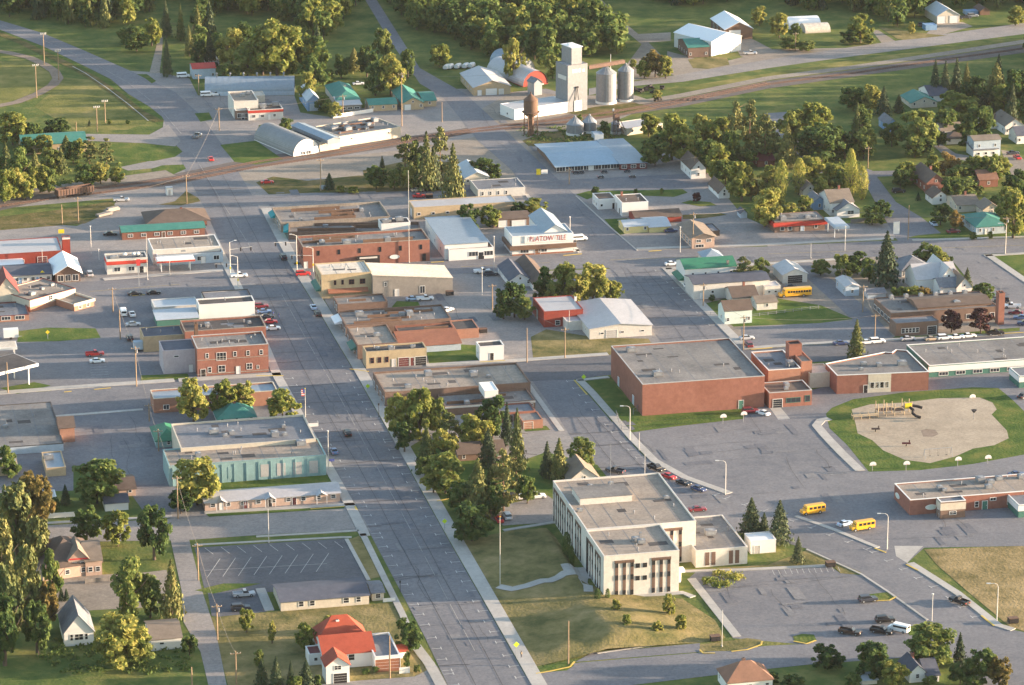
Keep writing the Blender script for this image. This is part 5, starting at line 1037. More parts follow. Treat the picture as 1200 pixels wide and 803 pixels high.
def porchlets(r, W, D, h):
    for t in (.12, .48, .86):
        m = MB(); m.face([(W*t-1.6,-1.2,h-.1),(W*t,-1.2,h+.8),(W*t,D*.3,h+.9),(W*t-1.6,D*.3,h)]); m.face([(W*t,-1.2,h+.8),(W*t+1.6,-1.2,h-.1),(W*t+1.6,D*.3,h),(W*t,D*.3,h+.9)]); m.build('porch_gable', 'r_metal', r)
        m = MB(); m.box(W*t-.05-1.4,-1.1,0,W*t-1.3,-1.0,h-.15); m.box(W*t+1.3,-1.1,0,W*t+1.4,-1.0,h-.15); m.build('porch_post', 'white', r)
B_('apartments', 'long tan apartment row with a pale metal roof and little porch gables', (240,589.5), (400,580.5), (235,577), 10, kind='gable_u', rise=1.2, wall='pink_tan', roof='r_metal', cat='apartment row', lm='the apartment row', win=[('f',9,.06,.95,1.0,1.4,1.2)], doors=[('f',.12,1,2.1,'white'),('f',.30,1,2.1,'maroon'),('f',.48,1,2.1,'dark'),('f',.66,1,2.1,'maroon')], extra=porchlets)
B_('garage', 'small garage with a dark maroon roof in the gravel alley', (137,574.5), (159,573), (134,558), 8, kind='gable_u', rise=1.4, wall='pink_tan', roof='r_brown', cat='garage', win=[('f',1,.7,.7,1,1,.8)], lm='the maroon-roofed garage')
B_('shed', 'bright white shed with a navy roof below the round tree', (123,590.5), (150,587.5), (121,580), 9, kind='gable_u', rise=1.0, wall='white', roof='r_navy', cat='shed', lm='the white navy-roofed shed')
B_('trailer_home', 'white mobile home end under the orange tree', (52,583), (66,582), (50,575), 11, wall='white', roof='r_metal', par=.1, cat='trailer', win=[('f',1,.5,.5,1,.8,.9)])
B_('house', 'brown house with a broad dark shingle hip roof and lit tan walls', (50,668), (119,658), (60,636), 10, h=3.2, kind='hip', rise=4.6, wall='pink_tan', roof='r_brown', cat='house', lm='the big brown house', win=[('f',4,.15,.95,1.0,1.3,1.3),('l',2,.3,.7,1,1,1.2)], chim=(.3,.6))
B_('house_gable', 'tan front gable with red trim on the big brown house', (80,656), (103,652), (82,641), 12, h=4.6, kind='gable_v', rise=2.8, wall='pink_tan', roof='r_tanshingle', cat='house', win=[('f',2,.3,.7,2.4,1.2,1.4)], band=('flag_red',4.4,4.8,'f',.06))
B_('house_gable', 'sloping tan roofed east wing of the big brown house', (100,658), (119,656), (101,634), 12, h=4.0, kind='gable_u', rise=2.4, wall='pink_tan', roof='r_tanshingle', cat='house', win=[('f',2,.3,.75,1.0,1.2,1.4)])
B_('house', 'steep gabled white cottage with blue-grey roof at the lower left', (75,742), (109,737), (67,719), 16, kind='gable_v', rise=4.4, wall='white', roof='r_slate', cat='house', lm='the steep white cottage', win=[('f',1,.5,.5,1.4,2.2,1.7),('f',2,.25,.75,1.4,.8,1.7),('l',2,.3,.7,1,1,1.2)])
B_('garage', 'white garage with a grey-brown roof beside the lower alley', (177,750), (213,748), (164,729), 13, kind='gable_u', rise=1.6, wall='white', roof='r_tanshingle', cat='garage', win=[('f',1,.35,.35,1.4,1.2,.7)], lm='the white alley garage')
B_('bank', 'long cream bank building with a dark shingle roof by the striped parking lot', (329,706), (434,700.8), (325,685), 10.5, kind='gable_u', rise=1.1, wall='cream', roof='r_navy', cat='bank', lm='the cream bank', win=[('f',1,.23,.23,.9,1.4,1.5),('f',1,.355,.355,.9,1.4,1.5),('f',1,.74,.74,.9,1.6,1.5),('f',1,.88,.88,.9,1.3,1.5)], pipes=0)
B_('bank_wing', 'short end wing of the cream bank with a brown roof', (436,695.5), (450,694.5), (431,682), 9, kind='gable_u', rise=.8, wall='cream', roof='r_slate', cat='bank', win=[('f',1,.5,.5,.9,1.4,1.3)])
B_('church_house', 'white house with a broad bright red roof at the lower street corner', (379,768), (439.5,764.5), (376,746), 17, kind='gable_u', rise=2.6, wall='white', roof='r_red', cat='house', lm='the red-roofed white house', win=[('f',1,.55,.55,1.8,1.6,1.7),('l',2,.3,.7,1.2,1,1.4)])
B_('church_house', 'red pyramid roofed rear hall of the red-roofed house', (372,753), (431,749), (372,737), 16, kind='hip', rise=5.0, wall='white', roof='r_red', cat='house', chim=(.45,.4), chim_m='white')
B_('church_house', 'white front gable with red roof over a dark garage door', (382,781), (409.5,778.5), (380,770), 21, kind='gable_v', rise=2.2, wall='white', roof='r_red', cat='house', win=[('f',1,.5,.5,3.4,1.8,1.2)], doors=[('f',.6,3.2,2.5,'dark')])
B_('church_annex', 'small white side annex with a dark maroon roof', (362,767), (378,765.5), (361,757), 13, wall='white', roof='maroon', par=.1, cat='house', win=[('f',1,.5,.5,1,1,1)])
B_('garage', 'flat-roofed garage with white edges and a large rust red door', (439.5,770), (469,768), (456.5,741), 18, wall='white', roof='r_slate', cap='white', par=.4, cat='garage', doors=[('f',.5,6.2,3.2,'red_rust')] if 'red_rust' in MATS else [('f',.5,6.0,3.2,'r_rust')], lm='the red-doored garage')
B_('shed', 'little white shed with a red roof beside the red-doored garage', (465.5,764), (477,763), (464,755), 8, kind='gable_u', rise=.8, wall='white', roof='r_red', cat='shed')
B_('house', 'house with an orange-brown hip roof at the bottom edge', (853,800), (906,796), (849,783), 14, kind='hip', rise=3.4, wall='white', roof='r_orange', cat='house', win='auto', chim=(.5,.7), chim_m='brick_brown', lm='the orange-roofed house')
B_('house', 'white house with a slate blue roof and red chimney by the street corner', (1066,788.5), (1085,787), (1061,773.5), 12, kind='gable_v', rise=1.8, wall='white', roof='r_navy', cat='house', win='auto', chim=(.6,.7), lm='the slate-roofed white house')
B_('house', 'darker slate-roofed wing of the corner house', (1086,792), (1101,791), (1080,774), 8, kind='gable_u', rise=2.4, wall='white', roof='r_navy', cat='house', win='auto')
B_('shed', 'low shed with a pale blue roof at the very bottom edge', (1010,798), (1028,796.5), (1009,792), 5, kind='shed', rise=.5, wall='offwhite', roof='r_paleblue', cat='shed')
# ================================================================ vehicles
def loft(mb, secs):     # secs: list of (x, [(y,z)...]) rings of equal length, closed ends
    n = len(secs[0][1]); k = len(mb.v)
    for x, ring in secs: mb.v += [(x, y, z) for y, z in ring]
    for i in range(len(secs)-1):
        for j in range(n):
            a, b = k+i*n+j, k+i*n+(j+1)%n; mb.f.append((a, b, b+n, a+n)); mb.m.append(mb.mi)
    mb.f.append(tuple(k+n-1-j for j in range(n))); mb.m.append(mb.mi); q = k+(len(secs)-1)*n; mb.f.append(tuple(q+j for j in range(n))); mb.m.append(mb.mi)
def ring(w, z0, z1, t=.12): return [(w/2, z0), (w/2, z1-t), (w/2-t, z1), (-w/2+t, z1), (-w/2, z1-t), (-w/2, z0)]
VT = {}
def vproto(kind):
    if kind in VT: return VT[kind]
    b = MB(); g = MB(); L = {'sedan':4.7,'suv':4.9,'pickup':5.6,'van':5.4,'bus':10.8,'minibus':6.8,'atv':2.4}[kind]; w = {'bus':2.45,'minibus':2.25,'van':2.0,'suv':1.95,'pickup':2.0,'atv':1.3}.get(kind, 1.8); x = L/2
    wheels = [(-x*.62), (x*.62)]; wr = .34
    if kind == 'sedan':
        loft(b, [(-x, ring(w*.86,.35,.80)), (-x*.92, ring(w,.28,.92)), (-x*.5, ring(w,.25,.97)), (x*.3, ring(w,.25,.95)), (x*.92, ring(w,.28,.82)), (x, ring(w*.84,.35,.68))])
        loft(g, [(-x*.66, ring(w*.86,.9,.97)), (-x*.40, ring(w*.74,.9,1.40)), (x*.08, ring(w*.76,.9,1.42)), (x*.42, ring(w*.86,.9,.96))])
        loft(b, [(-x*.40, ring(w*.72,1.36,1.46)), (x*.08, ring(w*.74,1.36,1.47))])
    elif kind == 'suv':
        wr = .38
        loft(b, [(-x, ring(w*.9,.4,1.0)), (-x*.95, ring(w,.32,1.12)), (x*.35, ring(w,.32,1.12)), (x*.93, ring(w,.34,1.0)), (x, ring(w*.86,.4,.85))])
        loft(g, [(-x*.97, ring(w*.9,1.08,1.13)), (-x*.88, ring(w*.80,1.08,1.72)), (x*.12, ring(w*.82,1.08,1.72)), (x*.42, ring(w*.9,1.08,1.13))])
        loft(b, [(-x*.88, ring(w*.80,1.68,1.79)), (x*.10, ring(w*.82,1.68,1.79))])
    elif kind == 'pickup':
        wr = .40
        loft(b, [(-x, ring(w,.45,.85)), (x*.35, ring(w,.36,.86)), (x*.93, ring(w,.38,1.08)), (x, ring(w*.9,.45,.9))])
        for y in (-w/2, w/2-.12): b.box(-x, y, .8, -x*.08, y+.12, 1.22)
        b.box(-x, -w/2, .8, -x+.12, w/2, 1.22); b.box(-x*.12, -w/2, .8, x*.36, w/2, 1.14)
        loft(g, [(-x*.10, ring(w*.88,1.1,1.16)), (-x*.06, ring(w*.8,1.1,1.76)), (x*.20, ring(w*.8,1.1,1.76)), (x*.42, ring(w*.9,1.1,1.15))])
        loft(b, [(-x*.07, ring(w*.8,1.72,1.83)), (x*.20, ring(w*.8,1.72,1.83))])
    elif kind == 'van':
        loft(b, [(-x, ring(w*.95,.4,2.1,.25)), (x*.45, ring(w,.35,2.15,.25)), (x*.62, ring(w,.35,1.3)), (x*.95, ring(w,.38,1.1)), (x, ring(w*.9,.45,.9))])
        g.box(-x*.95, -w/2-.02, 1.3, x*.4, w/2+.02, 1.8); g.box(-x-.03, -w*.38, 1.25, -x+.05, w*.38, 1.85)
        loft(g, [(x*.452, ring(w*.9,1.25,2.0)), (x*.66, ring(w*.94,1.2,1.26,.03))])
    elif kind in ('bus','minibus'):
        wr = .48; H = 3.0 if kind == 'bus' else 2.6
        loft(b, [(-x, ring(w*.96,.55,H,.3)), (x*.62, ring(w,.5,H,.3)), (x*.68, ring(w*.98,.5,H-.5,.3)), (x*.72, ring(w*.9,.5,1.55)), (x*.97, ring(w*.84,.5,1.4)), (x, ring(w*.7,.55,1.1))])
        n = 9 if kind == 'bus' else 4; sp = (x*1.45)/n
        for i in range(n): g.box(-x*.93+i*sp, -w/2-.02, 1.55, -x*.93+i*sp+sp*.74, w/2+.02, 2.25)
        g.box(x*.60, -w*.42, 1.6, x*.695, w*.42, H-.5); g.box(-x-.02, -w*.35, 1.6, -x+.02, w*.35, 2.3)
        wheels = [-x*.52, x*.72]
    else:
        b.box(-1.1,-.45,.45,1.1,.45,.75); b.box(.45,-.25,.75,.8,.25,1.1); wr=.32; g.box(-.7,-.22,.75,.2,.22,.92)
    wm = MB()
    def wheel(): 
        m = MB(); n = 12
        m.v = [(wr*math.cos(2*math.pi*i/n), y, wr*math.sin(2*math.pi*i/n)) for y in (-.12,.12) for i in range(n)]
        for i in range(n): m.f.append((i,(i+1)%n,n+(i+1)%n,n+i)); m.m.append(0)
        m.f.append(tuple(range(n-1,-1,-1))); m.f.append(tuple(range(n,2*n))); m.m += [0,0]
        m.mi = 1
        for y, s in ((-.13,-1),(.13,1)): m.face([(wr*.55*math.cos(2*math.pi*i/n*s), y, wr*.55*math.sin(2*math.pi*i/n*s)) for i in range(n)])
        return m.mesh('wheel', ['tyre','steel'])
    lm_ = MB(); lm_.box(-.03,-.14,-.08,.03,.14,.08)
    VT[kind] = dict(body=b.mesh('body', 'white'), glass=g.mesh('window', 'glass'), wheel=wheel(), wh=wheels, wr=wr, w=w, L=L, head=lm_.mesh('headlight','white'), tail=lm_.mesh('taillight','flag_red'))
    return VT[kind]
CARC = {'black':(.012,.012,.014),'dark':(.03,.035,.05),'navy':(.03,.05,.13),'blue':(.10,.17,.32),'light blue':(.38,.48,.60),'white':(.75,.75,.75),'silver':(.42,.43,.45),'grey':(.20,.22,.24),'red':(.50,.03,.03),'maroon':(.16,.02,.03),'brown':(.06,.035,.025),'tan':(.45,.36,.26),'yellow':(.62,.32,.02)}
def cmat(c):
    k = 'car_'+c
    if k not in MATS:
        mat(k, CARC[c], .32, var=.03, fine=False, spec=.6)
    return MATS[k]
NAMES = {'sedan':'parked_car','suv':'suv','pickup':'pickup_truck','van':'van','bus':'school_bus','minibus':'short_school_bus','atv':'quad_bike'}
def car(kind, c, px, py, head, label, grp=None, name=None):
    """head: degrees from +x (cross street), 102 = up main street"""
    p = vproto(kind); o = empty(name or NAMES[kind], G(px, py)+Vector((0,0,.05)), R(head), label, {'sedan':'car','suv':'car','pickup':'pickup truck','van':'van','bus':'school bus','minibus':'school bus','atv':'quad bike'}[kind], grp)
    b = inst('body', p['body'], o); b.material_slots[0].link = 'OBJECT'; b.material_slots[0].material = cmat(c)
    inst('windows', p['glass'], o)
    for x in p['wh']:
        for s in (-1, 1): inst('wheel', p['wheel'], o, (x, s*(p['w']/2-.10), p['wr']))
    for s in (-1, 1):
        inst('headlight', p['head'], o, (p['L']/2-.02, s*p['w']*.32, .72)); inst('taillight', p['tail'], o, (-p['L']/2+.01, s*p['w']*.36, .8))
    return o
N_, E_ = 102.5, 12.5
for a in (
 ('suv','black',407,510,N_,'black suv driving in the middle of main street'),
 ('sedan','blue',391.5,531,N_,'blue car at the kerb beside the teal warehouse'),
 ('suv','maroon',305.5,361,E_,'maroon suv parked first in the row at the white walled store'),
 ('sedan','blue',309.5,367,E_,'blue car parked behind the maroon suv on main street'),
 ('sedan','dark',312.5,373,E_,'dark car parked between the blue and the red car'),
 ('sedan','red',316.5,379,E_,'red car parked next to the white car before the hotel'),
 ('sedan','white',320,386.5,E_,'white car at the end of the row beside the brick hotel'),
 ('sedan','light blue',367.5,362,N_,'light blue car at the kerb facing the yellow brick corner block'),
 ('suv','black',372.5,370,N_,'black suv parked behind the light blue car on main street'),
 ('suv','red',355,323,E_,'red suv crossing at the highway signals'),
 ('suv','dark',332,303,N_,'dark suv waiting under the mast arm signals'),
 ('pickup','white',280,325,E_,'white pickup turning at the highway signals'),
 ('sedan','black',158,346,E_,'black car on the highway, behind another black car, left of it'),
 ('sedan','black',180,345,E_,'black car on the highway ahead of the other black car'),
 ('suv','silver',105,323,N_,'silver suv beside the white-gabled lobby'),
 ('van','white',144.5,369,N_,'white van parked beside a white car in the side lot'),
 ('sedan','white',155,370,N_,'white car parked to the right of the white van'),
 ('sedan','silver',156,382,E_,'silver car parked behind the slate roofed tan shop'),
 ('suv','dark',152,398,N_,'dark suv tucked beside the tan shop'),
 ('pickup','silver',142,236,E_,'silver pickup standing near the rail gondola'),
 ('sedan','black',129,276,E_,'black car beside the teal-roofed brick shop'),
 ('pickup','red',111,417,E_+4,'red pickup in the striped side lot'),
 ('sedan','white',114,425,E_,'white car parked in front of the red pickup'),
 ('sedan','red',247,188,N_,'red car on main street north of the tracks'),
 ('pickup','grey',231,161,E_+60,'grey pickup at the curved highway junction'),
 ('sedan','red',313,215,E_,'red car beside the rail crossing verge'),
 ('sedan','red',491,231.5,E_,'red car on the north road by the long low tan building'),
 ('sedan','tan',489,224.5,E_,'tan car parked by the pine grove'),
 ('suv','dark',575,323,E_,'dark suv on the highway south of the white shop front'),
 ('pickup','white',565,320,E_,'white pickup beside the dark suv on the highway'),
 ('pickup','white',498,352,E_,'white pickup in the lot behind the cream sloping roof'),
 ('sedan','light blue',484,352,E_,'light blue car next to the white pickup behind the sloping roof'),
 ('sedan','white',524,365,E_+30,'white car behind the patchwork-roofed store'),
 ('van','white',679,282,E_,'white van parked at the right end of the tile store'),
 ('sedan','white',804.5,337,N_,'white car at the door of the slate-roofed grey building'),
 ('suv','dark',811,343,N_,'dark suv behind the white car at the grey building'),
 ('sedan','navy',786,272,E_,'navy blue car beside the yellow garage'),
 ('sedan','white',787,311,E_,'white car at the highway corner of the green-roofed store'),
 ('sedan','light blue',1094,264,N_,'light blue car parked at the green-roofed blue house'),
 ('suv','black',1053,226,E_,'black suv in the drive below the red brick house'),
 ('sedan','maroon',1117,273,E_,'maroon car beside the green-roofed blue house'),
 ('sedan','silver',1064,399,E_,'silver car, first in the row before the clinic porch'),
 ('sedan','tan',1092,399,E_,'tan car parked before the clinic door'),
 ('suv','white',1107,398,E_,'white suv, leftmost of three white vehicles before the clinic'),
 ('sedan','white',1121,397,E_,'white car between two white vehicles before the clinic'),
 ('sedan','white',1135,395.5,E_,'white car, rightmost of three white vehicles before the clinic'),
 ('pickup','black',1166,392.5,E_,'black pickup parked below the clinic chimney tower'),
 ('sedan','white',1169,348,N_+70,'white car, topmost in the avenue parking row'),
 ('suv','dark',1174,354,N_+70,'dark suv behind the white pickup in the avenue row'),
 ('pickup','white',1186,361,N_+70,'white pickup in the avenue parking row'),
 ('sedan','maroon',1190,368,N_+70,'maroon car in the avenue parking row'),
 ('sedan','blue',1196,374,N_+70,'blue car below the maroon one in the avenue row'),
 ('suv','navy',1201,381,N_+70,'navy suv cut by the picture edge in the avenue row'),
 ('sedan','dark',926,338,E_,'dark car hidden behind the long school bus'),
 ('sedan','silver',875,398,E_,'silver car at the end of the elevator street'),
 ('suv','maroon',877,406,N_,'maroon suv beside the street pole behind the gymnasium'),
 ('sedan','white',894,486,N_+30,'white car in front of the school entrance wing'),
 ('suv','maroon',879,484,E_,'maroon suv against the gymnasium wall'),
 ('sedan','navy',985,404,E_,'navy car on the street behind the angled school wing'),
 ('sedan','white',1016,403,E_,'white car behind the school wing, beside the pale spruce'),
 ('suv','white',1028,402,E_,'white suv further from the pale spruce behind the school wing'),
 ('sedan','black',1199,466,E_+40,'black car at the picture edge beside the playground'),
 ('sedan','navy',1191,558,E_,'navy car behind the brick school annex'),
 ('pickup','dark',721,554,N_+45,'dark pickup with a white tailgate near the tan gabled house'),
 ('pickup','black',769,551,-48,'black pickup parked first along the school road kerb'),
 ('sedan','red',784,560.5,-48,'red car parked behind the black pickup on the school road'),
 ('sedan','black',801,568,-45,'black car parked behind the red car on the school road'),
 ('sedan','navy',818.5,575,-45,'navy car, last in the kerbside row on the school road'),
 ('sedan','maroon',817.5,599,E_,'maroon car half hidden behind the rear town hall block'),
 ('sedan','white',612,585,E_,'white car parked behind the town hall, next to another white car'),
 ('suv','white',629,584,E_,'white suv parked behind the town hall'),
 ('suv','dark',593,583,E_,'dark suv in the shade of the pines'),
 ('sedan','red',585,611,N_,'red car under the trees beside the flagpole lawn'),
 ('suv','white',594,607,N_,'white suv beside the red car under the trees'),
 ('sedan','light blue',990,616,E_+20,'pale blue car parked against the front of a short school bus'),
 ('suv','dark',1017,705,E_+5,'dark suv beside the little grass island'),
 ('pickup','black',1124,707,N_+30,'black pickup at the kerb by the dry field'),
 ('suv','black',1037,729,E_,'black suv in the town hall lot behind the white van'),
 ('pickup','brown',996,743,-22,'dark brown pickup alone by the oval grass island'),
 ('pickup','black',1033,742,-25,'black pickup next to the white van'),
 ('van','white',1053,740,N_+45,'white passenger van in the corner lot'),
 ('pickup','silver',286,699,E_,'silver pickup in the small lot beside the bank'),
 ('suv','dark',282,715,E_,'dark suv in the small lot beside the bank'),
 ('sedan','red',1192,186,N_,'red car in the gravel drive of the northern houses'),
 ('sedan','dark',1187,181,E_,'dark car behind the red one in the gravel drive'),
 ('pickup','white',252,112,E_,'white pickup before the long pale blue storage hall'),
 ('van','white',243,113,E_,'white van at the end of the storage hall'),
 ('sedan','white',420,99.5,E_,'white car behind the teal hip-roofed house'),
 ('van','white',215,91,E_,'small white van beside the red-roofed grey house'),
 ('pickup','silver',879,64,E_,'silver pickup in the yard of the large white barn'),
 ('pickup','dark',1131,22,E_,'dark pickup by the blue-roofed machine shed'),
 ('suv','grey',1140,20,E_,'grey suv near the far blue container'),
 ('suv','dark',1082,31,E_,'dark suv beside the bright blue container box'),
 ('suv','dark',840,186,E_,'dark suv parked under the white dark-roofed house'),
): car(*a)
car('bus','yellow',931,347.5,192.5,'long yellow school bus parked on gravel before the pale garage')
for a in ((952,602,E_+190,'short yellow school bus beside the blue spruces'), (1010,621,E_+190,'short yellow school bus with a pale blue car at its nose')): car('minibus','yellow',*a[:2],a[2],a[3],'short school buses in the school lot')
for px, py, lb in ((675,204,'leftmost'),(681,203.5,'second from left'),(704,209,'front left'),(708,203,'rear middle'),(735,202,'rear right'),(741,208.5,'front right')): car('atv','dark',px,py,E_,'small dark quad bike before the farm store, '+lb+' of the display','quad bikes on display at the farm store')
# ================================================================ poles, lamps, signals, signs
def near_lm(x, y):
    p = Vector((x, y, 0)); b = min(BLD, key=lambda q: (q[0]-p).length - q[2]*.4); return b
def rel(p, b):
    d = p-b[0]
    if d.length < 10+b[2]*.3: return 'beside'
    if abs(d.y) > abs(d.x)*.8: return 'in front of' if d.y < 0 else 'behind'
    return 'left of' if d.x < 0 else 'right of'
AUTO = []      # (object, base text, px)
def auto(o, txt, px, extra=None):
    b = near_lm(o.location.x, o.location.y); AUTO.append((o, f'{txt} {rel(o.location, b)} {b[1]}', px))
ORD = ['leftmost','second from left','third from left','fourth from left','fifth from left','sixth from left','seventh from left','eighth from left','ninth from left','tenth from left']
def settle():
    g = {}
    for o, t, px in AUTO: g.setdefault(t, []).append((px, o))
    for t, l in g.items():
        l.sort(key=lambda q: q[0]); w = t.split()
        for i, (px, o) in enumerate(l):
            sfx = '' if len(l) == 1 else (', rightmost' if i == len(l)-1 else ', '+ORD[min(i, 9)])
            o['label'] = ' '.join((t+sfx).split()[:16])
def pole(kind, px, py, ytop, txt=None, face=None):
    h = hgt(px, py, ytop); p = G(px, py)+Vector((0,0,.05)); mb = MB()
    nm, cat, grp, lab = {'u':('utility_pole','utility pole','wooden utility poles','wooden utility pole with crossarm'), 'p':('wooden_pole','pole','plain wooden poles','plain wooden pole'),
       'l':('street_lamp','street lamp','tall curved street lamps','tall pale street lamp with curved arm'), 'm':('lamp_post','lamp post','straight lamp posts','straight slim lamp post'), 'b':('floodlight_pole','floodlight pole','ball field floodlight poles','tall floodlight pole'),
       's':('traffic_signal','traffic signal','mast arm traffic signals','traffic signal with mast arm'), 't':('thin_mast','mast','thin metal masts','thin pale metal mast'), 'k':('street_lamp','street lamp','dark green pedestrian lamps','short dark street lamp')}[kind]
    o = empty(nm, p, GRID if kind != 'l' else 0, None, cat, grp)
    if kind in 'up': mb.cyl(0,0,0,h,.20,.13,8); mb.build('post','wood_pole',o)
    if kind == 'u':
        m = MB(); m.box(-1.3,-.08,h-.8,1.3,.08,h-.62); m.build('crossarm','wood_pole',o)
        m = MB()
        for x in (-1.15,-.4,.4,1.15): m.cyl(x,0,h-.62,h-.42,.06,n=6)
        m.build('insulator','offwhite',o)
        if (int(px)+int(py)) % 2: m = MB(); m.cyl(.42,0,h-2.1,h-1.1,.26,n=10); m.build('transformer','galv',o)
    if kind == 'l':
        mb.cyl(0,0,0,h-.9,.14,.09,8); mb.build('post','offwhite',o); m = MB(); s = face or -1
        pts = [(0,0,h-.95),(s*.25,0,h-.35),(s*.8,0,h-.05),(s*2.0,0,h)]
        for a, b in zip(pts, pts[1:]): m.tube(a, b, .07)
        m.build('arm','offwhite',o); m = MB(); m.box(min(s*1.9,s*2.9),-.18,h-.1,max(s*1.9,s*2.9),.18,h+.08); m.build('lamp_head','white',o)
    if kind == 'm': mb.cyl(0,0,0,h-.3,.11,.08,8); mb.build('post','offwhite',o); m = MB(); m.cyl(0,0,h-.35,h,.14,.32,8); m.build('lamp_head','white',o)
    if kind == 'k': mb.cyl(0,0,0,h-.6,.09,.07,8); mb.build('post','dark',o); m = MB(); m.cyl(0,0,h-.6,h-.1,.16,.24,8); m.cyl(0,0,h-.1,h+.1,.26,.05,8); m.build('lamp_head','dark',o)
    if kind == 't': mb.cyl(0,0,0,h,.09,.06,6); mb.build('post','offwhite',o); m = MB(); m.cyl(0,0,0,.3,.25,n=8); m.build('footing','concrete',o)
    if kind == 'b':
        mb.cyl(0,0,0,h,.22,.14,8); mb.build('post','wood_pole',o); m = MB(); m.box(-1.2,-.1,h-.2,1.2,.1,h+.05); m.build('crossarm','offwhite',o)
        for x in (-1.0,-.35,.35,1.0): m = MB(); m.cyl(x,-.1,h+.05,h+.5,.15,.28,8); m.build('floodlight','offwhite',o)
    if kind == 's':
        mb.cyl(0,0,0,h,.16,.11,8); mb.build('post','offwhite',o); m = MB(); s = face or -1
        m.tube((0,0,h-2.6),(s*7.5,0,h-2.0),.09,.06); m.build('mast_arm','offwhite',o)
        pts = [(0,0,h),(0,-.8*0+.0,h+.3),(s*1.8,0,h+.6)]; m = MB(); m.tube((0,0,h-.1),(s*1.6,0,h+.5),.06); m.box(min(s*1.5,s*2.3),-.15,h+.42,max(s*1.5,s*2.3),.15,h+.58); m.build('lamp_head','white',o)
        for x in (3.6, 7.0): m = MB(); m.box(s*x-.2,-.2,h-3.3,s*x+.2,.15,h-2.1); m.build('signal_head','dark',o)
        m = MB(); m.box(-.2,-.35,2.2,.2,.0,3.0); m.build('pedestrian_signal','sign_yellow',o)
    AUTO and None
    auto(o, lab, px)
    return o
for k, l in (('b', [(52,76,40),(69,94,60),(43,115,77),(114,155,126),(123.5,144,119)]),
 ('u', [(257,153,126),(233,111,87),(402,137,111),(471,148,85),(482,80,67),(376,224,186),(92,262,231),(219,239,205),(132.5,366,337),(160,453,406),(667,216,197),(812,291,249),(893,262,237),(814,208,183),(577,363,333),(662,420,384),(824,359,332),(871,410,370),(1178,297,254),(1011,366,334),(986,330,314),(1025,399,368),(1017,197,172),(932,60,38),(255,750,708),(277,803,763),(232.5,680,637),(208.7,608,558),(186,529,503),(175,494,473)]),
 ('p', [(89.5,156,143),(518,143,120),(428,133,125),(73,263,240),(141,398,363),(617.5,425,385),(9.5,461,425),(666,778,728),(457,795,745),(225,803,782),(1064,281,241)]),
 ('l', [(738,516,476),(850,580,540),(1039.5,644,602),(1168,728,684)]),
 ('m', [(116,305,292),(107,297,265),(668,276,254),(797,296,266),(579,318,277),(565,346,314),(1092,728,696),(385,551,505),(990,294,265)]),
 ('t', [(749,528,507),(755.5,559,532),(950,303,285),(846,758,715),(315,636,597),(199,322,300),(479.5,308,200),(667,388,364),(377,201,192),(173,328,275),(50,313,292)]),
 ('k', [(444,489,473),(469,694,681),(358,488,470)])):
    for q in l: pole(k, *q)
pole('l', 1178, 298, 262, face=-1)
for q in ((270,323,284,1),(279,337,301,-1),(348,317,276,-1),(367,319,291,-1)): pole('s', q[0], q[1], q[2], face=q[3])
def wires():
    mb = []
    for (a, b) in (((402,137,111),(471,148,85)),((471,148,85),(600,150,84)),((255,750,708),(277,803,763)),((667,216,197),(814,208,183)),((812,291,249),(893,262,237)),((232.5,680,637),(255,750,708)),((208.7,608,558),(232.5,680,637)),((208.7,608,558),(186,529,503)),((186,529,503),(175,494,473)),((175,494,473),(160,453,406)),((160,453,406),(132.5,366,337)),((577,363,333),(662,420,384)),((1011,365,334),(986,330,314)),((824,359,332),(871,410,370)),((871,410,370),(1025,398,368)),((1011,365,334),(1025,398,368)),((402,137,111),(257,153,126)),((257,153,126),(219,239,205)),((219,239,205),(92,262,231)),((1178,297,254),(893,262,237))):
        pa = G(a[0],a[1])+Vector((0,0,hgt(*a)-.5)); pb = G(b[0],b[1])+Vector((0,0,hgt(*b)-.5)); m = MB(); n = 8
        pts = [pa.lerp(pb, i/n)-Vector((0,0,3.0*4*(i/n)*(1-i/n)*.4)) for i in range(n+1)]; c = pa
        for p, q in zip(pts, pts[1:]): m.tube(p-c, q-c, .035, n=4)
        o = m.build('power_line', 'grey_wood', loc=c); tag(o, None, 'power line', 'overhead power lines'); auto(o, 'overhead power line running from the pole', a[0])
wires()
def flagpole(px, py, yt, label, flag=True):
    h = hgt(px, py, yt); o = empty('flagpole', G(px, py)+Vector((0,0,.05)), GRID, label, 'flagpole'); m = MB(); m.cyl(0,0,0,h,.10,.06,8); m.build('post','offwhite',o); m = MB(); m.cyl(0,0,h,h+.2,.13,n=8); m.build('finial','sign_yellow',o)
    if flag:
        for i in range(7): m = MB(); m.box(-1.1,-.03,h-.35-i*.3,-.05,.03,h-.05-i*.3); m.build('flag_stripe','flag_red' if i%2==0 else 'white',o)
        m = MB(); m.box(-.6,-.05,h-1.2,-.05,.05,h-.05); m.build('flag_canton','flag_blue',o)
flagpole(586, 686, 606, 'tall flagpole on the lawn beside the town hall walk', False)
flagpole(358, 489, 456, 'flagpole with a striped flag on the western main street walk')
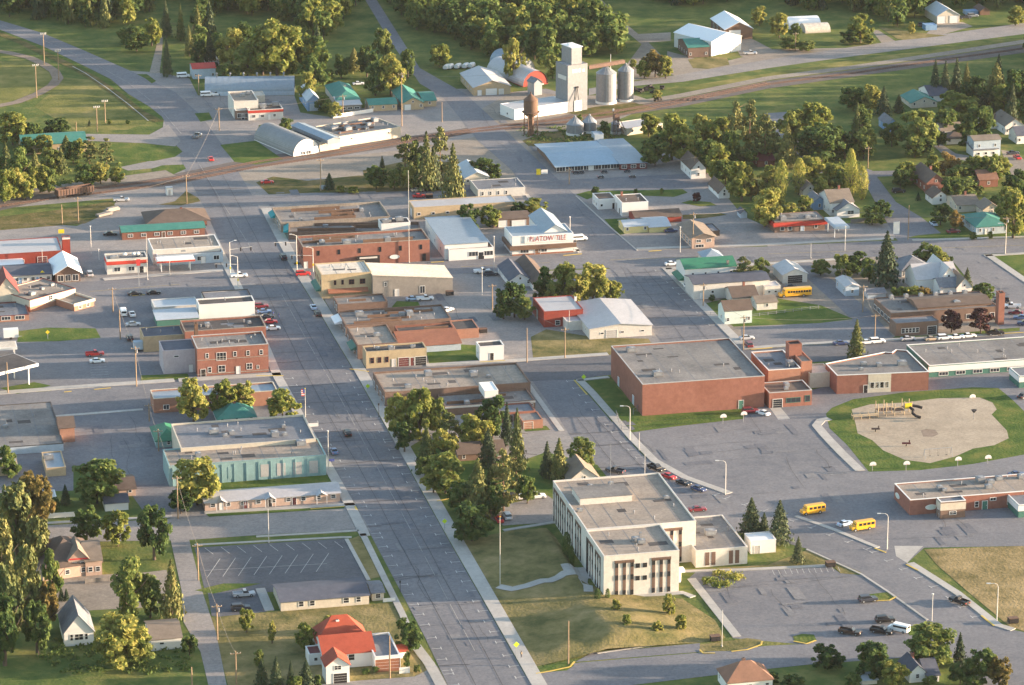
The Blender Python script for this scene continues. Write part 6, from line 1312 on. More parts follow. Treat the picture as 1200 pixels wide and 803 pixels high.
def sign(px, py, yt, w, hh, m_, label, shape='box', name='road_sign', cat='sign', post='steel', txt=None):
    h = hgt(px, py, yt); o = empty(name, G(px, py)+Vector((0,0,.05)), GRID, label, cat); m = MB(); m.cyl(0,0,0,max(.3,h-hh*.5),.07,n=6); m.build('post',post,o); m = MB()
    if shape == 'box': m.box(-w/2,-.12,h-hh,w/2,-.05,h)
    elif shape == 'disc': m.prism([(w/2*math.cos(2*math.pi*i/16), w/2*math.sin(2*math.pi*i/16)) for i in range(16)],-.04,.04)
    elif shape == 'diamond': m.prism([(w/2,0),(0,w/2),(-w/2,0),(0,-w/2)],-.04,.04)
    b = m.build('sign_face', m_, o)
    if shape != 'box': b.location = (0,-.12,h-w/2); b.rotation_euler.x = R(90)
    return o
for a in ((431,457,450,1.4,1.4,'sign_green','lime green crossing sign at the school street corner','diamond'),(684,447,439,1.5,1.5,'sign_green','lime green crossing sign on the gymnasium corner','diamond'),(521,622,608,1.4,1.4,'sign_green','lime green crossing sign beside the dark oak by the town hall block','diamond'),
 (605,772,752,1.5,1.5,'sign_green','lime green crossing sign at the lower main street corner','diamond'),(56,397,387,1.3,1.3,'sign_yellow','yellow diamond sign in the grass strip below the restaurant','diamond'),(72,277,269,2.0,1.4,'sign_yellow','yellow sign standing on the red sign tower roof','box'),
 (50,330,317,1.6,1.6,'sign_yellow','yellow sign before the slate-roofed motel','diamond'),(163,336,304,1.3,2.2,'flag_red','red pole sign at the highway edge of the convenience store','box'),(1050,281,260,2.2,4.4,'white','tall white fuel price sign with red panel at the side street','box'),
 (367,500,496,3.0,1.6,'white','white sign box at the kerb beside the teal warehouse','box'),(456,705,701,3.2,1.5,'white','white name board in the garden of the bank','box'),(425,790,779,2.6,2.0,'white','white notice board among flowers beside the red-doored garage','box') if False else (425+49,789,782,2.6,1.8,'white','white notice board among flowers at the lower street corner','box'),
 (631,205,198,1.6,2.4,'sign_yellow','yellow sign beside the farm store','box'),(638,204,199,2.4,1.6,'white','white sign near the farm store entrance','box'),(380,222,217,3.2,1.6,'pale_blue','pale blue sign by the tracks at main street','box'),(388.5,541,538,1.6,1.2,'flag_blue','small blue sign at the kerb below the teal warehouse','box')):
    sign(*a[:7], shape=a[7])
def hoop(px, py, yt, label, m_='white'):
    h = hgt(px, py, yt); o = empty('basketball_hoop', G(px, py), GRID, label, 'basketball hoop', 'basketball hoops around the school'); m = MB(); m.cyl(0,0,0,h-.5,.09,n=8); m.tube((0,0,h-.5),(0,-.6,h-.4),.06); m.build('post','galv',o)
    m = MB(); pts = [(-.95,0)]+[(.95*math.cos(math.pi-math.pi*i/8), .75*math.sin(math.pi-math.pi*i/8)+.35) for i in range(9)]+[(.95,0)]; m.prism(pts[::-1],-.04,.04); b = m.build('backboard',m_,o,(0,-.6,h-1.2)); b.rotation_euler.x = R(90)
    m = MB()
    for i in range(8): a0, a1 = math.pi/4*i, math.pi/4*(i+1); m.tube((.25*math.cos(a0),-.9+.25*math.sin(a0),h-.95),(.25*math.cos(a1),-.9+.25*math.sin(a1),h-.95),.025,n=4)
    m.build('rim','flag_red',o)
for a in ((847,497,484,'white fan-board hoop, left of two beside the gymnasium lawn'),(871,495,481,'white fan-board hoop, right of two beside the gymnasium lawn'),(1022,552,540,'white fan-board hoop at the lower left corner of the playground lawn'),(1061.5,552.5,539,'hoop with a peach-lit board on the lower playground edge'),(1122,547,534,'white hoop right of the peach-lit hoop on the playground edge'),(1157,543,532,'rightmost white hoop on the lower playground edge'),(1139,466,461,'small white hoop at the top edge of the playground lawn')): hoop(*a)
# ================================================================ industrial pieces
def silo(px, py, rp, yt_wall, yt_apex, label, n=28, grp='tall grain silos'):
    p = G(px, py); s = (p.y*CT+CAMH*ST)/FPX; r = rp*s; h = hgt(px, py, yt_wall); ha = hgt(px, py, yt_apex)
    o = empty('grain_silo', p+Vector((0,r,.0)), 0, label, 'silo', grp); m = MB(); m.cyl(0,0,.0,h,r,n=n,cap=False)
    k = .95; z = k
    while z < h: m.cyl(0,0,z-.04,z+.04,r+.035,n=n,cap=False); z += k
    w = m.build('wall','galv',o); m = MB(); m.cyl(0,0,h,ha,r*1.03,.35,n=n); m.cyl(0,0,ha,ha+.5,.4,n=8)
    for i in range(n//2): a = 4*math.pi*i/n; m.tube((r*math.cos(a),r*math.sin(a),h+.05),(.4*math.cos(a),.4*math.sin(a),ha+.05),.05,n=4)
    m.build('roof','steel',o); m = MB(); m.cyl(0,0,0,.9,r*1.06,n=n); m.build('base_ring','white',o)
    m = MB(); m.box(-.25,-r-.12,0,.25,-r-.02,h); m.build('ladder','steel',o); return o
silo(710.6,123,11.9,88,80.5,'tall corrugated grain silo nearer the elevator')
silo(733.3,120,9.4,84.5,77.5,'tall corrugated grain silo farther from the elevator')
silo(674,160,10,147.5,139.5,'squat grain bin, left one by the water tower',grp='squat grain bins')
silo(691,157,8.5,144.5,137.5,'squat grain bin, right one beside the bush',grp='squat grain bins')
silo(722,158,6,146,142,'squat grain bin half hidden behind the derrick',grp='squat grain bins')
def conveyor():
    a = G(689, 128); za = hgt(689,128,81); b = G(731,118); zb = hgt(731,118,74); o = empty('grain_conveyor', a, 0, 'rust coloured grain conveyor bridging the elevator and the tall silos', 'conveyor')
    d = b-a; P = Vector((0,0,za)); Q = Vector((d.x,d.y,zb)); m = MB(); n = Vector((-d.y,d.x,0)).normalized()*.5
    for s in (-1,1):
        for z in (0,1.3): m.tube(P+n*s+Vector((0,0,z)),Q+n*s+Vector((0,0,z)),.1,n=4)
    for i in range(11):
        t = i/10; c = P.lerp(Q,t)
        for s in (-1,1): m.tube(c+n*s,c+n*s+Vector((0,0,1.3)),.06,n=4)
        if i<10:
            e = P.lerp(Q,t+.1)
            for s in (-1,1): m.tube(c+n*s,e+n*s+Vector((0,0,1.3)),.06,n=4)
    m.build('truss','rust',o); m = MB(); v = [P-n,P+n,Q+n,Q-n]; m.face([x+Vector((0,0,.5)) for x in v]); m.face([x+Vector((0,0,.45)) for x in v][::-1]); m.face([v[0]+Vector((0,0,1.2)),v[3]+Vector((0,0,1.2)),v[3],v[0]]); m.build('belt_housing','rust',o)
    m = MB(); c = P.lerp(Q,.62); m.tube((c.x,c.y,hgt(714,122,83)),(c.x,c.y,c.z+4.5),.12,.08); m.build('support_mast','white',o)
conveyor()
def water_tower():
    p = G(622,158.5); s = (p.y*CT+CAMH*ST)/FPX; H = hgt(622,158.5,110); z1 = hgt(622,158.5,131); z2 = hgt(622,158.5,117); z0 = hgt(622,158.5,137.5); r = 8.4*s
    o = empty('water_tower', p, 0, 'old rust brown water tower with a conical cap beside the tracks', 'water tower'); n = 24
    m = MB(); m.cyl(0,0,z1,z2,r,n=n,cap=False)
    for i in range(5): a0 = i/5*math.pi/2; a1 = (i+1)/5*math.pi/2; m.cyl(0,0,z1-(z1-z0)*math.sin(a1),z1-(z1-z0)*math.sin(a0),max(.5,r*math.cos(a1)),r*math.cos(a0),n=n,cap=False)
    t = m.build('tank','brown',o); m = MB(); m.cyl(0,0,z2,H,r*1.05,.2,n=n); m.cyl(0,0,H,H+.8,.2,n=6); m.build('cap','brown',o)
    m = MB(); m.cyl(0,0,z1-.1,z1+.05,r+.7,n=n); m.build('walkway','brown',o); m = MB(); m.cyl(0,0,0,z0+.3,1.25,1.1,n=12); m.build('riser','brown',o)
    for i in range(4):
        a = math.pi/4+math.pi/2*i+.4; m = MB(); m.tube((r*1.0*math.cos(a),r*1.0*math.sin(a),0),(r*.97*math.cos(a),r*.97*math.sin(a),z1+.5),.22,.2); m.build('leg','brown',o)
    m = MB()
    for zz in (z1*.35, z1*.7):
        for i in range(4):
            a, b = math.pi/4+math.pi/2*i+.4, math.pi/4+math.pi/2*(i+1)+.4; m.tube((r*math.cos(a),r*math.sin(a),zz),(r*math.cos(b),r*math.sin(b),zz),.08,n=4); m.tube((r*math.cos(a),r*math.sin(a),zz-z1*.35),(r*math.cos(b),r*math.sin(b),zz),.05,n=4)
    m.build('bracing','brown',o)
water_tower()
def derrick():
    p = G(722,160); H = hgt(722,160,128); o = empty('steel_derrick', p, R(20), 'rusty open steel derrick with a white lamp among the grain bins', 'derrick')
    for x, y in ((-1,-1),(1,-1),(1,1),(-1,1)): m = MB(); m.tube((x*.9,y*.9,0),(x*.7,y*.7,H),.12,n=5); m.build('leg','rust',o)
    m = MB()
    for i in range(5):
        z = H*(i+1)/5
        for a, b in (((-1,-1),(1,-1)),((1,-1),(1,1)),((1,1),(-1,1)),((-1,1),(-1,-1))): m.tube((a[0]*.75,a[1]*.75,z),(b[0]*.75,b[1]*.75,z),.07,n=4); m.tube((a[0]*.85,a[1]*.85,z-H/5),(b[0]*.75,b[1]*.75,z),.05,n=4)
    m.tube((.7,0,H*.75),(5.2,1.2,0),.14,n=5); m.tube((.7,.4,H*.6),(4.2,2.4,0),.12,n=5); m.build('bracing','rust',o); m = MB(); m.box(-1.0,-1.0,H*.62,1.0,1.0,H*.82); m.build('hopper','rust',o); m = MB(); m.cyl(-1.2,0,H-.6,H+.2,.35,n=8); m.build('lamp','white',o)
derrick()
def gondola():
    a, b = G(66,233.5), G(108.5,227.5); d = b-a; L = d.length; ang = math.atan2(d.y,d.x); o = empty('rail_gondola', a.lerp(b,.5)+Vector((0,0,.2)), ang, 'rust brown open gondola rail car standing alone on the siding', 'rail car')
    H = 3.3; m = MB(); w = 1.5
    for s in (-1,1): m.box(-L/2,min(s*w,s*(w-.12)),1.2,L/2,max(s*w,s*(w-.12)),H)
    for x in (-L/2,L/2-.12): m.box(x,-w+.12,1.2,x+.12,w-.12,H)
    m.box(-L/2+.12,-w+.12,1.1,L/2-.12,w-.12,1.25); m.build('body','rust',o); m = MB()
    for i in range(13): x = -L/2+.3+i*(L-.8)/12; m.box(x,-w-.14,1.2,x+.16,-w,H-.1); m.box(x,w,1.2,x+.16,w+.14,H-.1)
    m.box(-L/2-.05,-w-.16,H-.1,L/2+.05,-w-.02,H+.08); m.box(-L/2-.05,w+.02,H-.1,L/2+.05,w+.16,H+.08); m.build('rib','brown',o)
    for x in (-L*.36, L*.36):
        m = MB(); m.box(x-1.3,-.9,.5,x+1.3,.9,1.1); t = m.build('truck','dark',o)
        for q in (-.9,.9):
            m = MB(); m.tube((x+q,-.95,.45),(x+q,.95,.45),.42,n=12); m.build('wheelset','dark',t)
gondola()
def white_hut(): 
    o = empty('signal_hut', G(195.5,229.5)+Vector((0,0,.05)), R(15), 'small white signal hut beside the rail crossing', 'hut'); m = MB(); m.box(0,0,0,2.2,2.2,2.7); m.build('wall','white',o); m = MB(); m.box(-.15,-.15,2.7,2.35,2.35,2.85); m.build('roof','r_metal',o); m = MB(); m.box(.6,-.05,.1,1.4,0,2.1); m.build('door','grey_wall',o)
white_hut()
def playground():
    o = empty('play_structure', G(1052,487), GRID, 'wooden play structure with yellow panel and black tube slide', 'play structure')
    s = .22; W = 1.0
    def post(x, y, h): m = MB(); m.cyl(x,y,0,h,.13,n=8); m.build('post','tan',o)
    for x, y, h in ((-6,0,4.0),(-6,2.5,4.0),(-3.5,0,4.2),(-3.5,2.5,4.2),(-1,0,3.6),(-1,2.5,3.6),(2,0,4.2),(2,2.5,4.2),(4.2,0,4.0),(4.2,2.5,4.0)): post(x,y,h)
    for x0,x1,z in ((-6,-1,1.8),(2,4.2,2.0),(-1,2,1.5)): m = MB(); m.box(x0,0,z-.15,x1,2.5,z); m.build('deck','brown',o)
    m = MB()
    for x in (-5.5,-4.5,-3.0,-2.0): m.box(x,-.05,1.8,x+.1,.05,3.0)
    m.box(-6,-.05,2.9,-1,.05,3.05); m.box(-1,-.05,2.4,2,.05,2.55); m.build('railing','tan',o)
    m = MB(); m.box(2.1,-.2,2.0,4.1,-.05,3.6); m.build('yellow_panel','sign_yellow',o)
    m = MB(); pts = [Vector((4.3,.6,2.6)),Vector((6,.2,2.3)),Vector((7.2,-.6,2.0))]
    for a,b in zip(pts,pts[1:]): m.tube(a,b,.42,n=10)
    pts = [Vector((3.6,-.3,2.3)),Vector((4.2,-1.6,1.9)),Vector((3.6,-2.8,1.3)),Vector((4.4,-3.8,.7)),Vector((5.6,-4.2,.4))]
    for a,b in zip(pts,pts[1:]): m.tube(a,b,.42,n=10)
    m.build('tube_slide','dark',o)
    m = MB(); m.box(-14,-1.2,.9,-6.2,.4,1.05); m.box(-14,-1.2,.9,-13.9,-1.1,1.6)
    for x in (-14,-11.5,-9,-6.4): m.box(x,-1.2,0,x+.15,-1.05,1.6); m.box(x,.3,0,x+.15,.45,1.6)
    m.box(-14,-1.22,1.5,-6.2,-1.1,1.62); m.build('bridge_walk','tan',o)
playground()
def swing(px, py, w, label):
    o = empty('swing_frame', G(px, py), GRID, label, 'swing set'); m = MB(); m.tube((0,0,2.6),(w,0,2.6),.07)
    for x in (0, w): m.tube((x,0,2.6),(x,-1,0),.07); m.tube((x,0,2.6),(x,1,0),.07)
    m.build('frame','steel',o)
    for i in range(3): m = MB(); x = w*(i+.7)/3.3; m.tube((x-.2,0,2.6),(x-.2,0,.6),.02,n=4); m.tube((x+.2,0,2.6),(x+.2,0,.6),.02,n=4); m.box(x-.25,-.12,.5,x+.25,.12,.57); m.build('seat','dark',o)
swing(1083,537,8,'white framed swing set at the lower edge of the playground sand')
def springer(px, py, m_, label):
    o = empty('play_toy', G(px,py), 0, label, 'play toy'); m = MB(); m.cyl(0,0,0,.7,.15,n=8); m.build('spring','dark',o); m = MB(); m.box(-1.2,-.3,.7,1.2,.3,1.1); m.box(.7,-.2,1.1,1.0,.2,1.8); m.build('seat',m_,o)
springer(1026,506,'rust','brown spring toy in the left part of the playground sand'); springer(1062,523,'maroon','dark spring toy near the sand mound')
def funnel_ball():
    o = empty('funnel_ball_post', G(1141,492), 0, 'black funnel ball game on a post at the right of the sand', 'play toy'); m = MB(); m.cyl(0,0,0,2.3,.09,n=8); m.build('post','galv',o); m = MB(); m.cyl(0,0,2.2,3.0,.25,.85,n=14); m.build('funnel','dark',o)
funnel_ball()
def simple(name, label, cat, px, py, boxes, rz=GRID, grp=None):
    o = empty(name, G(px,py)+Vector((0,0,.06)), rz, label, cat, grp)
    for nm, m_, bs in boxes:
        m = MB()
        for b in bs: m.box(*b)
        m.build(nm, m_, o)
    return o
for px, py, lb in ((973,664,'dark dumpster at the end of the town hall lot wall'),(1187,730,'dark dumpster at the dry field corner'),(838,751,'dark dumpster in the lawn corner by the hall lot'),(503,232,'dark dumpster beside the long low tan building'),(566,390,'dark dumpster behind the orange end wall'),(184,348,'dark dumpster on the highway by the lavender sign') if False else (527,346,'dark dumpster at the end of the cream sloping roof')):
    simple('dumpster', lb, 'dumpster', px, py, [('bin','dark',[(-1.2,-.8,.15,1.2,.8,1.3)]),('lid','brown',[(-1.25,-.85,1.3,0,.85,1.4),(.03,-.85,1.3,1.25,.85,1.4)]),('wheel','tyre',[(-1.1,-.7,0,-.9,-.5,.15),(.9,-.7,0,1.1,-.5,.15)])])
for i,(px,py) in enumerate(((528,80.5),(537,80),(546,79.5),(553,79),(524,81))):
    o = simple('covered_boat', None, 'boat', px, py, [('trailer','steel',[(-2.4,-.7,.3,2.4,.7,.45)]),('wheel','tyre',[(-.4,-.95,0,.3,-.75,.6),(-.4,.75,0,.3,.95,.6)])], R(70), 'covered boats parked in a row')
    m = MB(); loft(m, [(-2.6, ring(1.8,.5,1.9,.4)), (0, ring(2.0,.45,2.0,.5)), (2.2, ring(1.4,.6,1.7,.4)), (2.9, ring(.3,1.1,1.4,.1))]); m.build('hull','white',o); auto(o,'white covered boat on a trailer',px)
o = simple('white_boat', 'long white upturned boat beside the farm store wing', 'boat', 746, 191, [('trailer','steel',[(-3,-.6,.3,3,.6,.45)]),('wheel','tyre',[(-.4,-.85,0,.3,-.65,.6),(-.4,.65,0,.3,.85,.6)])]); m = MB(); loft(m, [(-4, ring(1.9,.5,1.9,.4)), (1, ring(2.0,.45,2.0,.5)), (3, ring(1.4,.6,1.7,.4)), (4.2, ring(.3,1.1,1.4,.1))]); m.build('hull','white',o)
simple('white_trailer','white box trailer parked below the restaurant','trailer',13,397,[('box','white',[(-2.3,-1.1,.6,2.3,1.1,3.2)]),('wheel','tyre',[(-.5,-1.15,0,.3,-.95,.7),(-.5,.95,0,.3,1.15,.7)]),('hitch','steel',[(2.3,-.1,.5,3.4,.1,.6)])])
simple('box_trailer','pale blue box trailer beside the lavender block','trailer',162,411,[('box','pale_blue',[(-1.4,-1.2,.6,1.4,1.2,3.0)]),('wheel','tyre',[(-.5,-1.25,0,.3,-1.05,.7),(-.5,1.05,0,.3,1.25,.7)]),('hitch','steel',[(1.4,-.1,.5,2.4,.1,.6)])])
simple('lumber_stack','weathered tan lumber stack on the trackside gravel','lumber',131,248,[('boards','grey_wood',[(-3,-.9,.2,3,.9,1.0),(-2,-.8,1.0,2.4,.8,1.5)]),('skid','brown',[(-2.5,-.9,0,-2.2,.9,.2),(2.2,-.9,0,2.5,.9,.2)])],R(45))
simple('lumber_stack','low grey lumber stack nearer the depot','lumber',122,253,[('boards','grey_wood',[(-3,-1,.2,3,1,1.0)]),('skid','brown',[(-2.5,-1,0,-2.2,1,.2),(2.2,-1,0,2.5,1,.2)])],R(45))
for i,(px,py) in enumerate(((744,107),(751,108.5),(757,106.5),(762,104),(766,110),(771,119),(776,105))):
    o = simple('machine_part_pile',None,'farm machinery',px,py,[('frame','dark',[(-1.6,-.6,.3,1.6,.6,1.0),(-.4,-.9,.5,.4,.9,1.6)]),('wheel','tyre',[(-1.5,-.8,0,-.9,-.6,.6),(.9,-.8,0,1.5,-.6,.6)])],R(20+40*i),'dark farm machinery beside the silos'); auto(o,'dark piece of farm machinery',px)
def fence(name, pts, h, m_, label, post=3.0, slat=True, cat='fence'):
    P = [G(*p) for p in pts]; o = empty(name, P[0], 0, label, cat); mb = MB(); pb = []
    for a, b in zip(P, P[1:]):
        d = b-a; L = d.length; d /= L; n = Vector((-d.y,d.x,0))*.05; A, B = a-P[0], b-P[0]
        if slat: mb.prism([(A-n)[:2],(B-n)[:2],(B+n)[:2],(A+n)[:2]],.15,h)
        else:
            for z in (h*.45,h*.95): mb.tube(A+Vector((0,0,z)),B+Vector((0,0,z)),.05,n=4)
        t = 0
        while t <= L: pb.append(A+d*t); t += post
    mb.build('panel' if slat else 'rail', m_, o)
    for q in pb[:40]: m = MB(); m.cyl(q.x,q.y,0,h+.15,.09,n=6); m.build('post', m_, o)
fence('white_fence',[(387,134),(391,139),(437,132),(438,128)],1.6,'white','low white board fence around the yard of the teal hip-roofed house')
fence('white_fence',[(50,608.5),(88,606)],1.5,'white','white board fence along the lower street by the orange tree')
fence('yard_fence',[(997,262),(1017,261)],1.6,'grey_wood','weathered wooden fence beside the tall white house')
fence('chain_fence',[(722,488),(729,506),(737,507)],1.8,'galv','chain link fence corner beside the gymnasium wall',slat=False)
fence('chain_fence',[(742,486),(750,480)],1.8,'galv','short chain link fence against the gymnasium corner',slat=False)
fence('yard_fence',[(100,684),(141,680)],1.2,'grey_wood','low wooden terrace wall below the big brown house')
fence('lawn_fence',[(822,369),(880,372),(960,362)],1.0,'galv','thin wire fence around the lawn of the brown-roofed white house',slat=False)
def person(px, py, top, leg, label, rz=0):
    me = bpy.data.meshes.new('person'); V = [(0,0,.95),(0,0,1.2),(0,0,1.42),(0,0,1.52),(0,0,1.66),(.11,0,.92),(.12,.10,.5),(.12,0,.08),(.12,-.12,.04),(-.11,0,.92),(-.12,-.08,.5),(-.12,-.14,.08),(-.12,-.26,.04),(.2,0,1.42),(.25,.04,1.14),(.24,-.08,.9),(-.2,0,1.42),(-.25,-.02,1.14),(-.24,-.14,.92)]
    E = [(0,1),(1,2),(2,3),(3,4),(0,5),(5,6),(6,7),(7,8),(0,9),(9,10),(10,11),(11,12),(2,13),(13,14),(14,15),(2,16),(16,17),(17,18)]; rad = [.15,.14,.15,.06,.11,.09,.065,.05,.045,.09,.065,.05,.045,.07,.05,.04,.07,.05,.04]
    me.from_pydata(V, E, []); o = bpy.data.objects.new('person', me); col.objects.link(o); o.location = G(px,py)+Vector((0,0,.06)); o.rotation_euler.z = R(rz)
    o.modifiers.new('skin','SKIN'); 
    for i, r_ in enumerate(rad): me.skin_vertices[0].data[i].radius = (r_, r_) 
    me.skin_vertices[0].data[0].use_root = True; s = o.modifiers.new('sub','SUBSURF'); s.levels = 1; s.render_levels = 1
    me.materials.append(MATS[leg]); tag(o, label, 'person')
    m = MB(); m.cyl(0,0,.93,1.46,.19,.22,n=10); m.build('shirt', top, o); m = MB(); m.cyl(0,.02,1.66,1.79,.10,.06,n=8); m.build('hair','brown',o)
# ================================================================ trees
def foliage(name, cols, trans=.42):
    m = bpy.data.materials.new(name); m.use_nodes = True; nt = m.node_tree; N = nt.nodes; L = nt.links; b = N['Principled BSDF']
    b.inputs['Roughness'].default_value = .75; b.inputs['Specular IOR Level'].default_value = .15
    geo = N.new('ShaderNodeNewGeometry'); n1 = N.new('ShaderNodeTexNoise'); n1.inputs['Scale'].default_value = .55; n1.inputs['Detail'].default_value = 4; L.new(geo.outputs['Position'], n1.inputs['Vector'])
    oi = N.new('ShaderNodeObjectInfo'); cr = N.new('ShaderNodeValToRGB'); e = cr.color_ramp.elements
    e[0].position = .34; e[0].color = (*cols[0],1); e[1].position = .68; e[1].color = (*cols[2],1); k = e.new(.5); k.color = (*cols[1],1)
    ad = N.new('ShaderNodeMath'); ad.operation = 'MULTIPLY_ADD'; ad.inputs[1].default_value = .22; L.new(oi.outputs['Random'], ad.inputs[0]); L.new(n1.outputs['Fac'], ad.inputs[2])
    s = N.new('ShaderNodeMath'); s.operation = 'SUBTRACT'; s.inputs[1].default_value = .10; L.new(ad.outputs[0], s.inputs[0]); L.new(s.outputs[0], cr.inputs[0]); L.new(cr.outputs[0], b.inputs['Base Color'])
    t = N.new('ShaderNodeBsdfTranslucent'); L.new(cr.outputs[0], t.inputs['Color']); mx = N.new('ShaderNodeMixShader'); mx.inputs[0].default_value = trans
    L.new(b.outputs[0], mx.inputs[1]); L.new(t.outputs[0], mx.inputs[2]); L.new(mx.outputs[0], N['Material Output'].inputs['Surface']); MATS[name] = m
foliage('leaf_green', ((.062,.112,.032),(.120,.172,.046),(.220,.245,.072)))
foliage('leaf_yellow', ((.120,.165,.036),(.225,.245,.060),(.345,.325,.092)))
foliage('leaf_dark', ((.036,.075,.026),(.068,.115,.034),(.130,.175,.050)))
foliage('leaf_orange', ((.090,.085,.030),(.170,.140,.045),(.260,.180,.065)))
foliage('leaf_maroon', ((.030,.014,.016),(.055,.022,.024),(.080,.034,.034)), .05)
foliage('needle', ((.030,.054,.032),(.054,.080,.040),(.092,.110,.054)), .05)
foliage('needle_light', ((.065,.090,.034),(.120,.138,.046),(.200,.190,.066)), .08)
mat('bark', (.085,.065,.05), .95, var=.3)
mat('bark_pine', (.13,.08,.055), .95, var=.3)
nr = np.random.default_rng(7)
def leafquads(C, S, rng, up=.35, nrm=None):
    """leaf sprays: one bent two-face card per centre"""
    n = len(C); a = rng.normal(size=(n,3)); 
    if nrm is not None: a = a*.75+nrm*1.1
    a[:,2] += up; a /= np.linalg.norm(a,axis=1)[:,None]
    r = rng.normal(size=(n,3)); u = np.cross(a,r); u /= np.linalg.norm(u,axis=1)[:,None]; v = np.cross(a,u); s = S[:,None]
    k = rng.uniform(.6,1.1,(n,1)); P = np.stack([C-u*s, C-v*s*k+a*s*.25, C+u*s*.9, C+v*s*k-a*s*.2],1)
    return P.reshape(-1,3)
def mesh_np(name, V, m, extra=None):
    n = len(V)//4; me = bpy.data.meshes.new(name); me.vertices.add(n*4); me.vertices.foreach_set('co', V.astype(np.float32).ravel()); me.loops.add(n*4); me.loops.foreach_set('vertex_index', np.arange(n*4,dtype=np.int32)); me.polygons.add(n)
    me.polygons.foreach_set('loop_start', np.arange(0,n*4,4,dtype=np.int32)); me.update(calc_edges=True); me.materials.append(MATS[m]); me.validate(); return me
def crown_round(rng, n=3800, size=.044):
    """unit crown: height 0..1, radius .5, many uneven overlapping sprays"""
    k = rng.integers(46,62); th = rng.uniform(0,2*np.pi,k); z = rng.uniform(.14,.88,k); env = np.sqrt(np.clip(1-((z-.46)/.50)**2,.05,1)); rr = env*rng.uniform(.10,.42,k)
    c = np.stack([rr*np.cos(th), rr*np.sin(th), z],1); R_ = rng.uniform(.055,.125,k); w = R_**1.6; idx = rng.choice(k,n,p=w/w.sum())
    d = rng.normal(size=(n,3)); d /= np.linalg.norm(d,axis=1)[:,None]; rad = R_[idx]*rng.uniform(.3,1.25,n)**.6
    C = c[idx]+d*rad[:,None]*np.array([1,1,.85]); C = C[C[:,2] > .05]; o = C-np.array([0,0,.42]); o /= np.linalg.norm(o,axis=1)[:,None]
    return leafquads(C, rng.uniform(.5,1.2,len(C))*size, rng, .55, o*.8)
def crown_spruce(rng, n=2600, size=.034):
    z = rng.uniform(0,1,n)**.75*1.0; tiers = 15; ph = np.floor(z*tiers)/tiers; z2 = ph+ (z-ph)*.55; r = (1-z2)**.9*.5*(1-.45*((z*tiers)%1)); r = r*rng.uniform(.55,1.12,n)
    th = rng.uniform(0,2*np.pi,n); lob = 1+.16*np.sin(5*th+ph*40)+.1*np.sin(9*th+ph*23); C = np.stack([r*lob*np.cos(th), r*lob*np.sin(th), z2*.98+.02-.08*r],1)
    d = np.stack([np.cos(th),np.sin(th),np.full(n,-.2)],1); return leafquads(C, rng.uniform(.6,1.2,n)*size*(.5+ (1-z2)), rng, .5, d)
def crown_pine(rng, n=3200, size=.036):
    k = 40; z = np.sort(rng.uniform(.04,.97,k)); th = rng.uniform(0,2*np.pi,k); rr = .40*np.sin(np.pi*np.clip(z*.80+.20,0,1))**.7*rng.uniform(.25,1.1,k)
    c = np.stack([rr*np.cos(th),rr*np.sin(th),z],1); idx = rng.integers(0,k,n); d = rng.normal(size=(n,3)); d /= np.linalg.norm(d,axis=1)[:,None]; R_ = rng.uniform(.09,.17,k)
    C = c[idx]+d*(R_[idx]*rng.uniform(.3,1.05,n))[:,None]*np.array([1.15,1.15,.30]); return leafquads(C, rng.uniform(.6,1.2,n)*size, rng, .7, d*.7)
def crown_column(rng, n=1800, size=.038):
    z = rng.uniform(0,1,n); r = .5*np.sin(np.pi*np.clip(z*.88+.08,0,1))**.6*rng.uniform(.6,1.1,n); th = rng.uniform(0,2*np.pi,n); C = np.stack([r*np.cos(th),r*np.sin(th),z],1); d = np.stack([np.cos(th),np.sin(th),np.full(n,.3)],1)
    return leafquads(C, rng.uniform(.6,1.2,n)*size, rng, .6, d)
KIND = {'d':(crown_round,'leaf_green',7,.04,'bark'), 'y':(crown_round,'leaf_yellow',7,.04,'bark'), 'k':(crown_round,'leaf_dark',4,.04,'bark'), 'o':(crown_round,'leaf_orange',3,.1,'bark'), 'm':(crown_round,'leaf_maroon',2,.1,'bark'),
        'q':(crown_round,'needle_light',4,.05,'bark_pine'), 's':(crown_spruce,'needle',5,.05,'bark'), 'g':(crown_spruce,'needle_light',4,.06,'bark'), 'p':(crown_pine,'needle_light',4,.12,'bark_pine'), 'c':(crown_column,'leaf_yellow',3,.06,'bark'), 'b':(crown_round,'leaf_green',3,.0,'bark'), 'e':(crown_column,'leaf_dark',2,.03,'bark')}
CM = {}
for k, (fn, m_, cnt, lo, bk) in KIND.items():
    CM[k] = []
    for i in range(cnt):
        V = fn(nr); 
        if k in 'dyo': V = np.concatenate([V]) 
        CM[k].append(mesh_np('crown', V, m_))
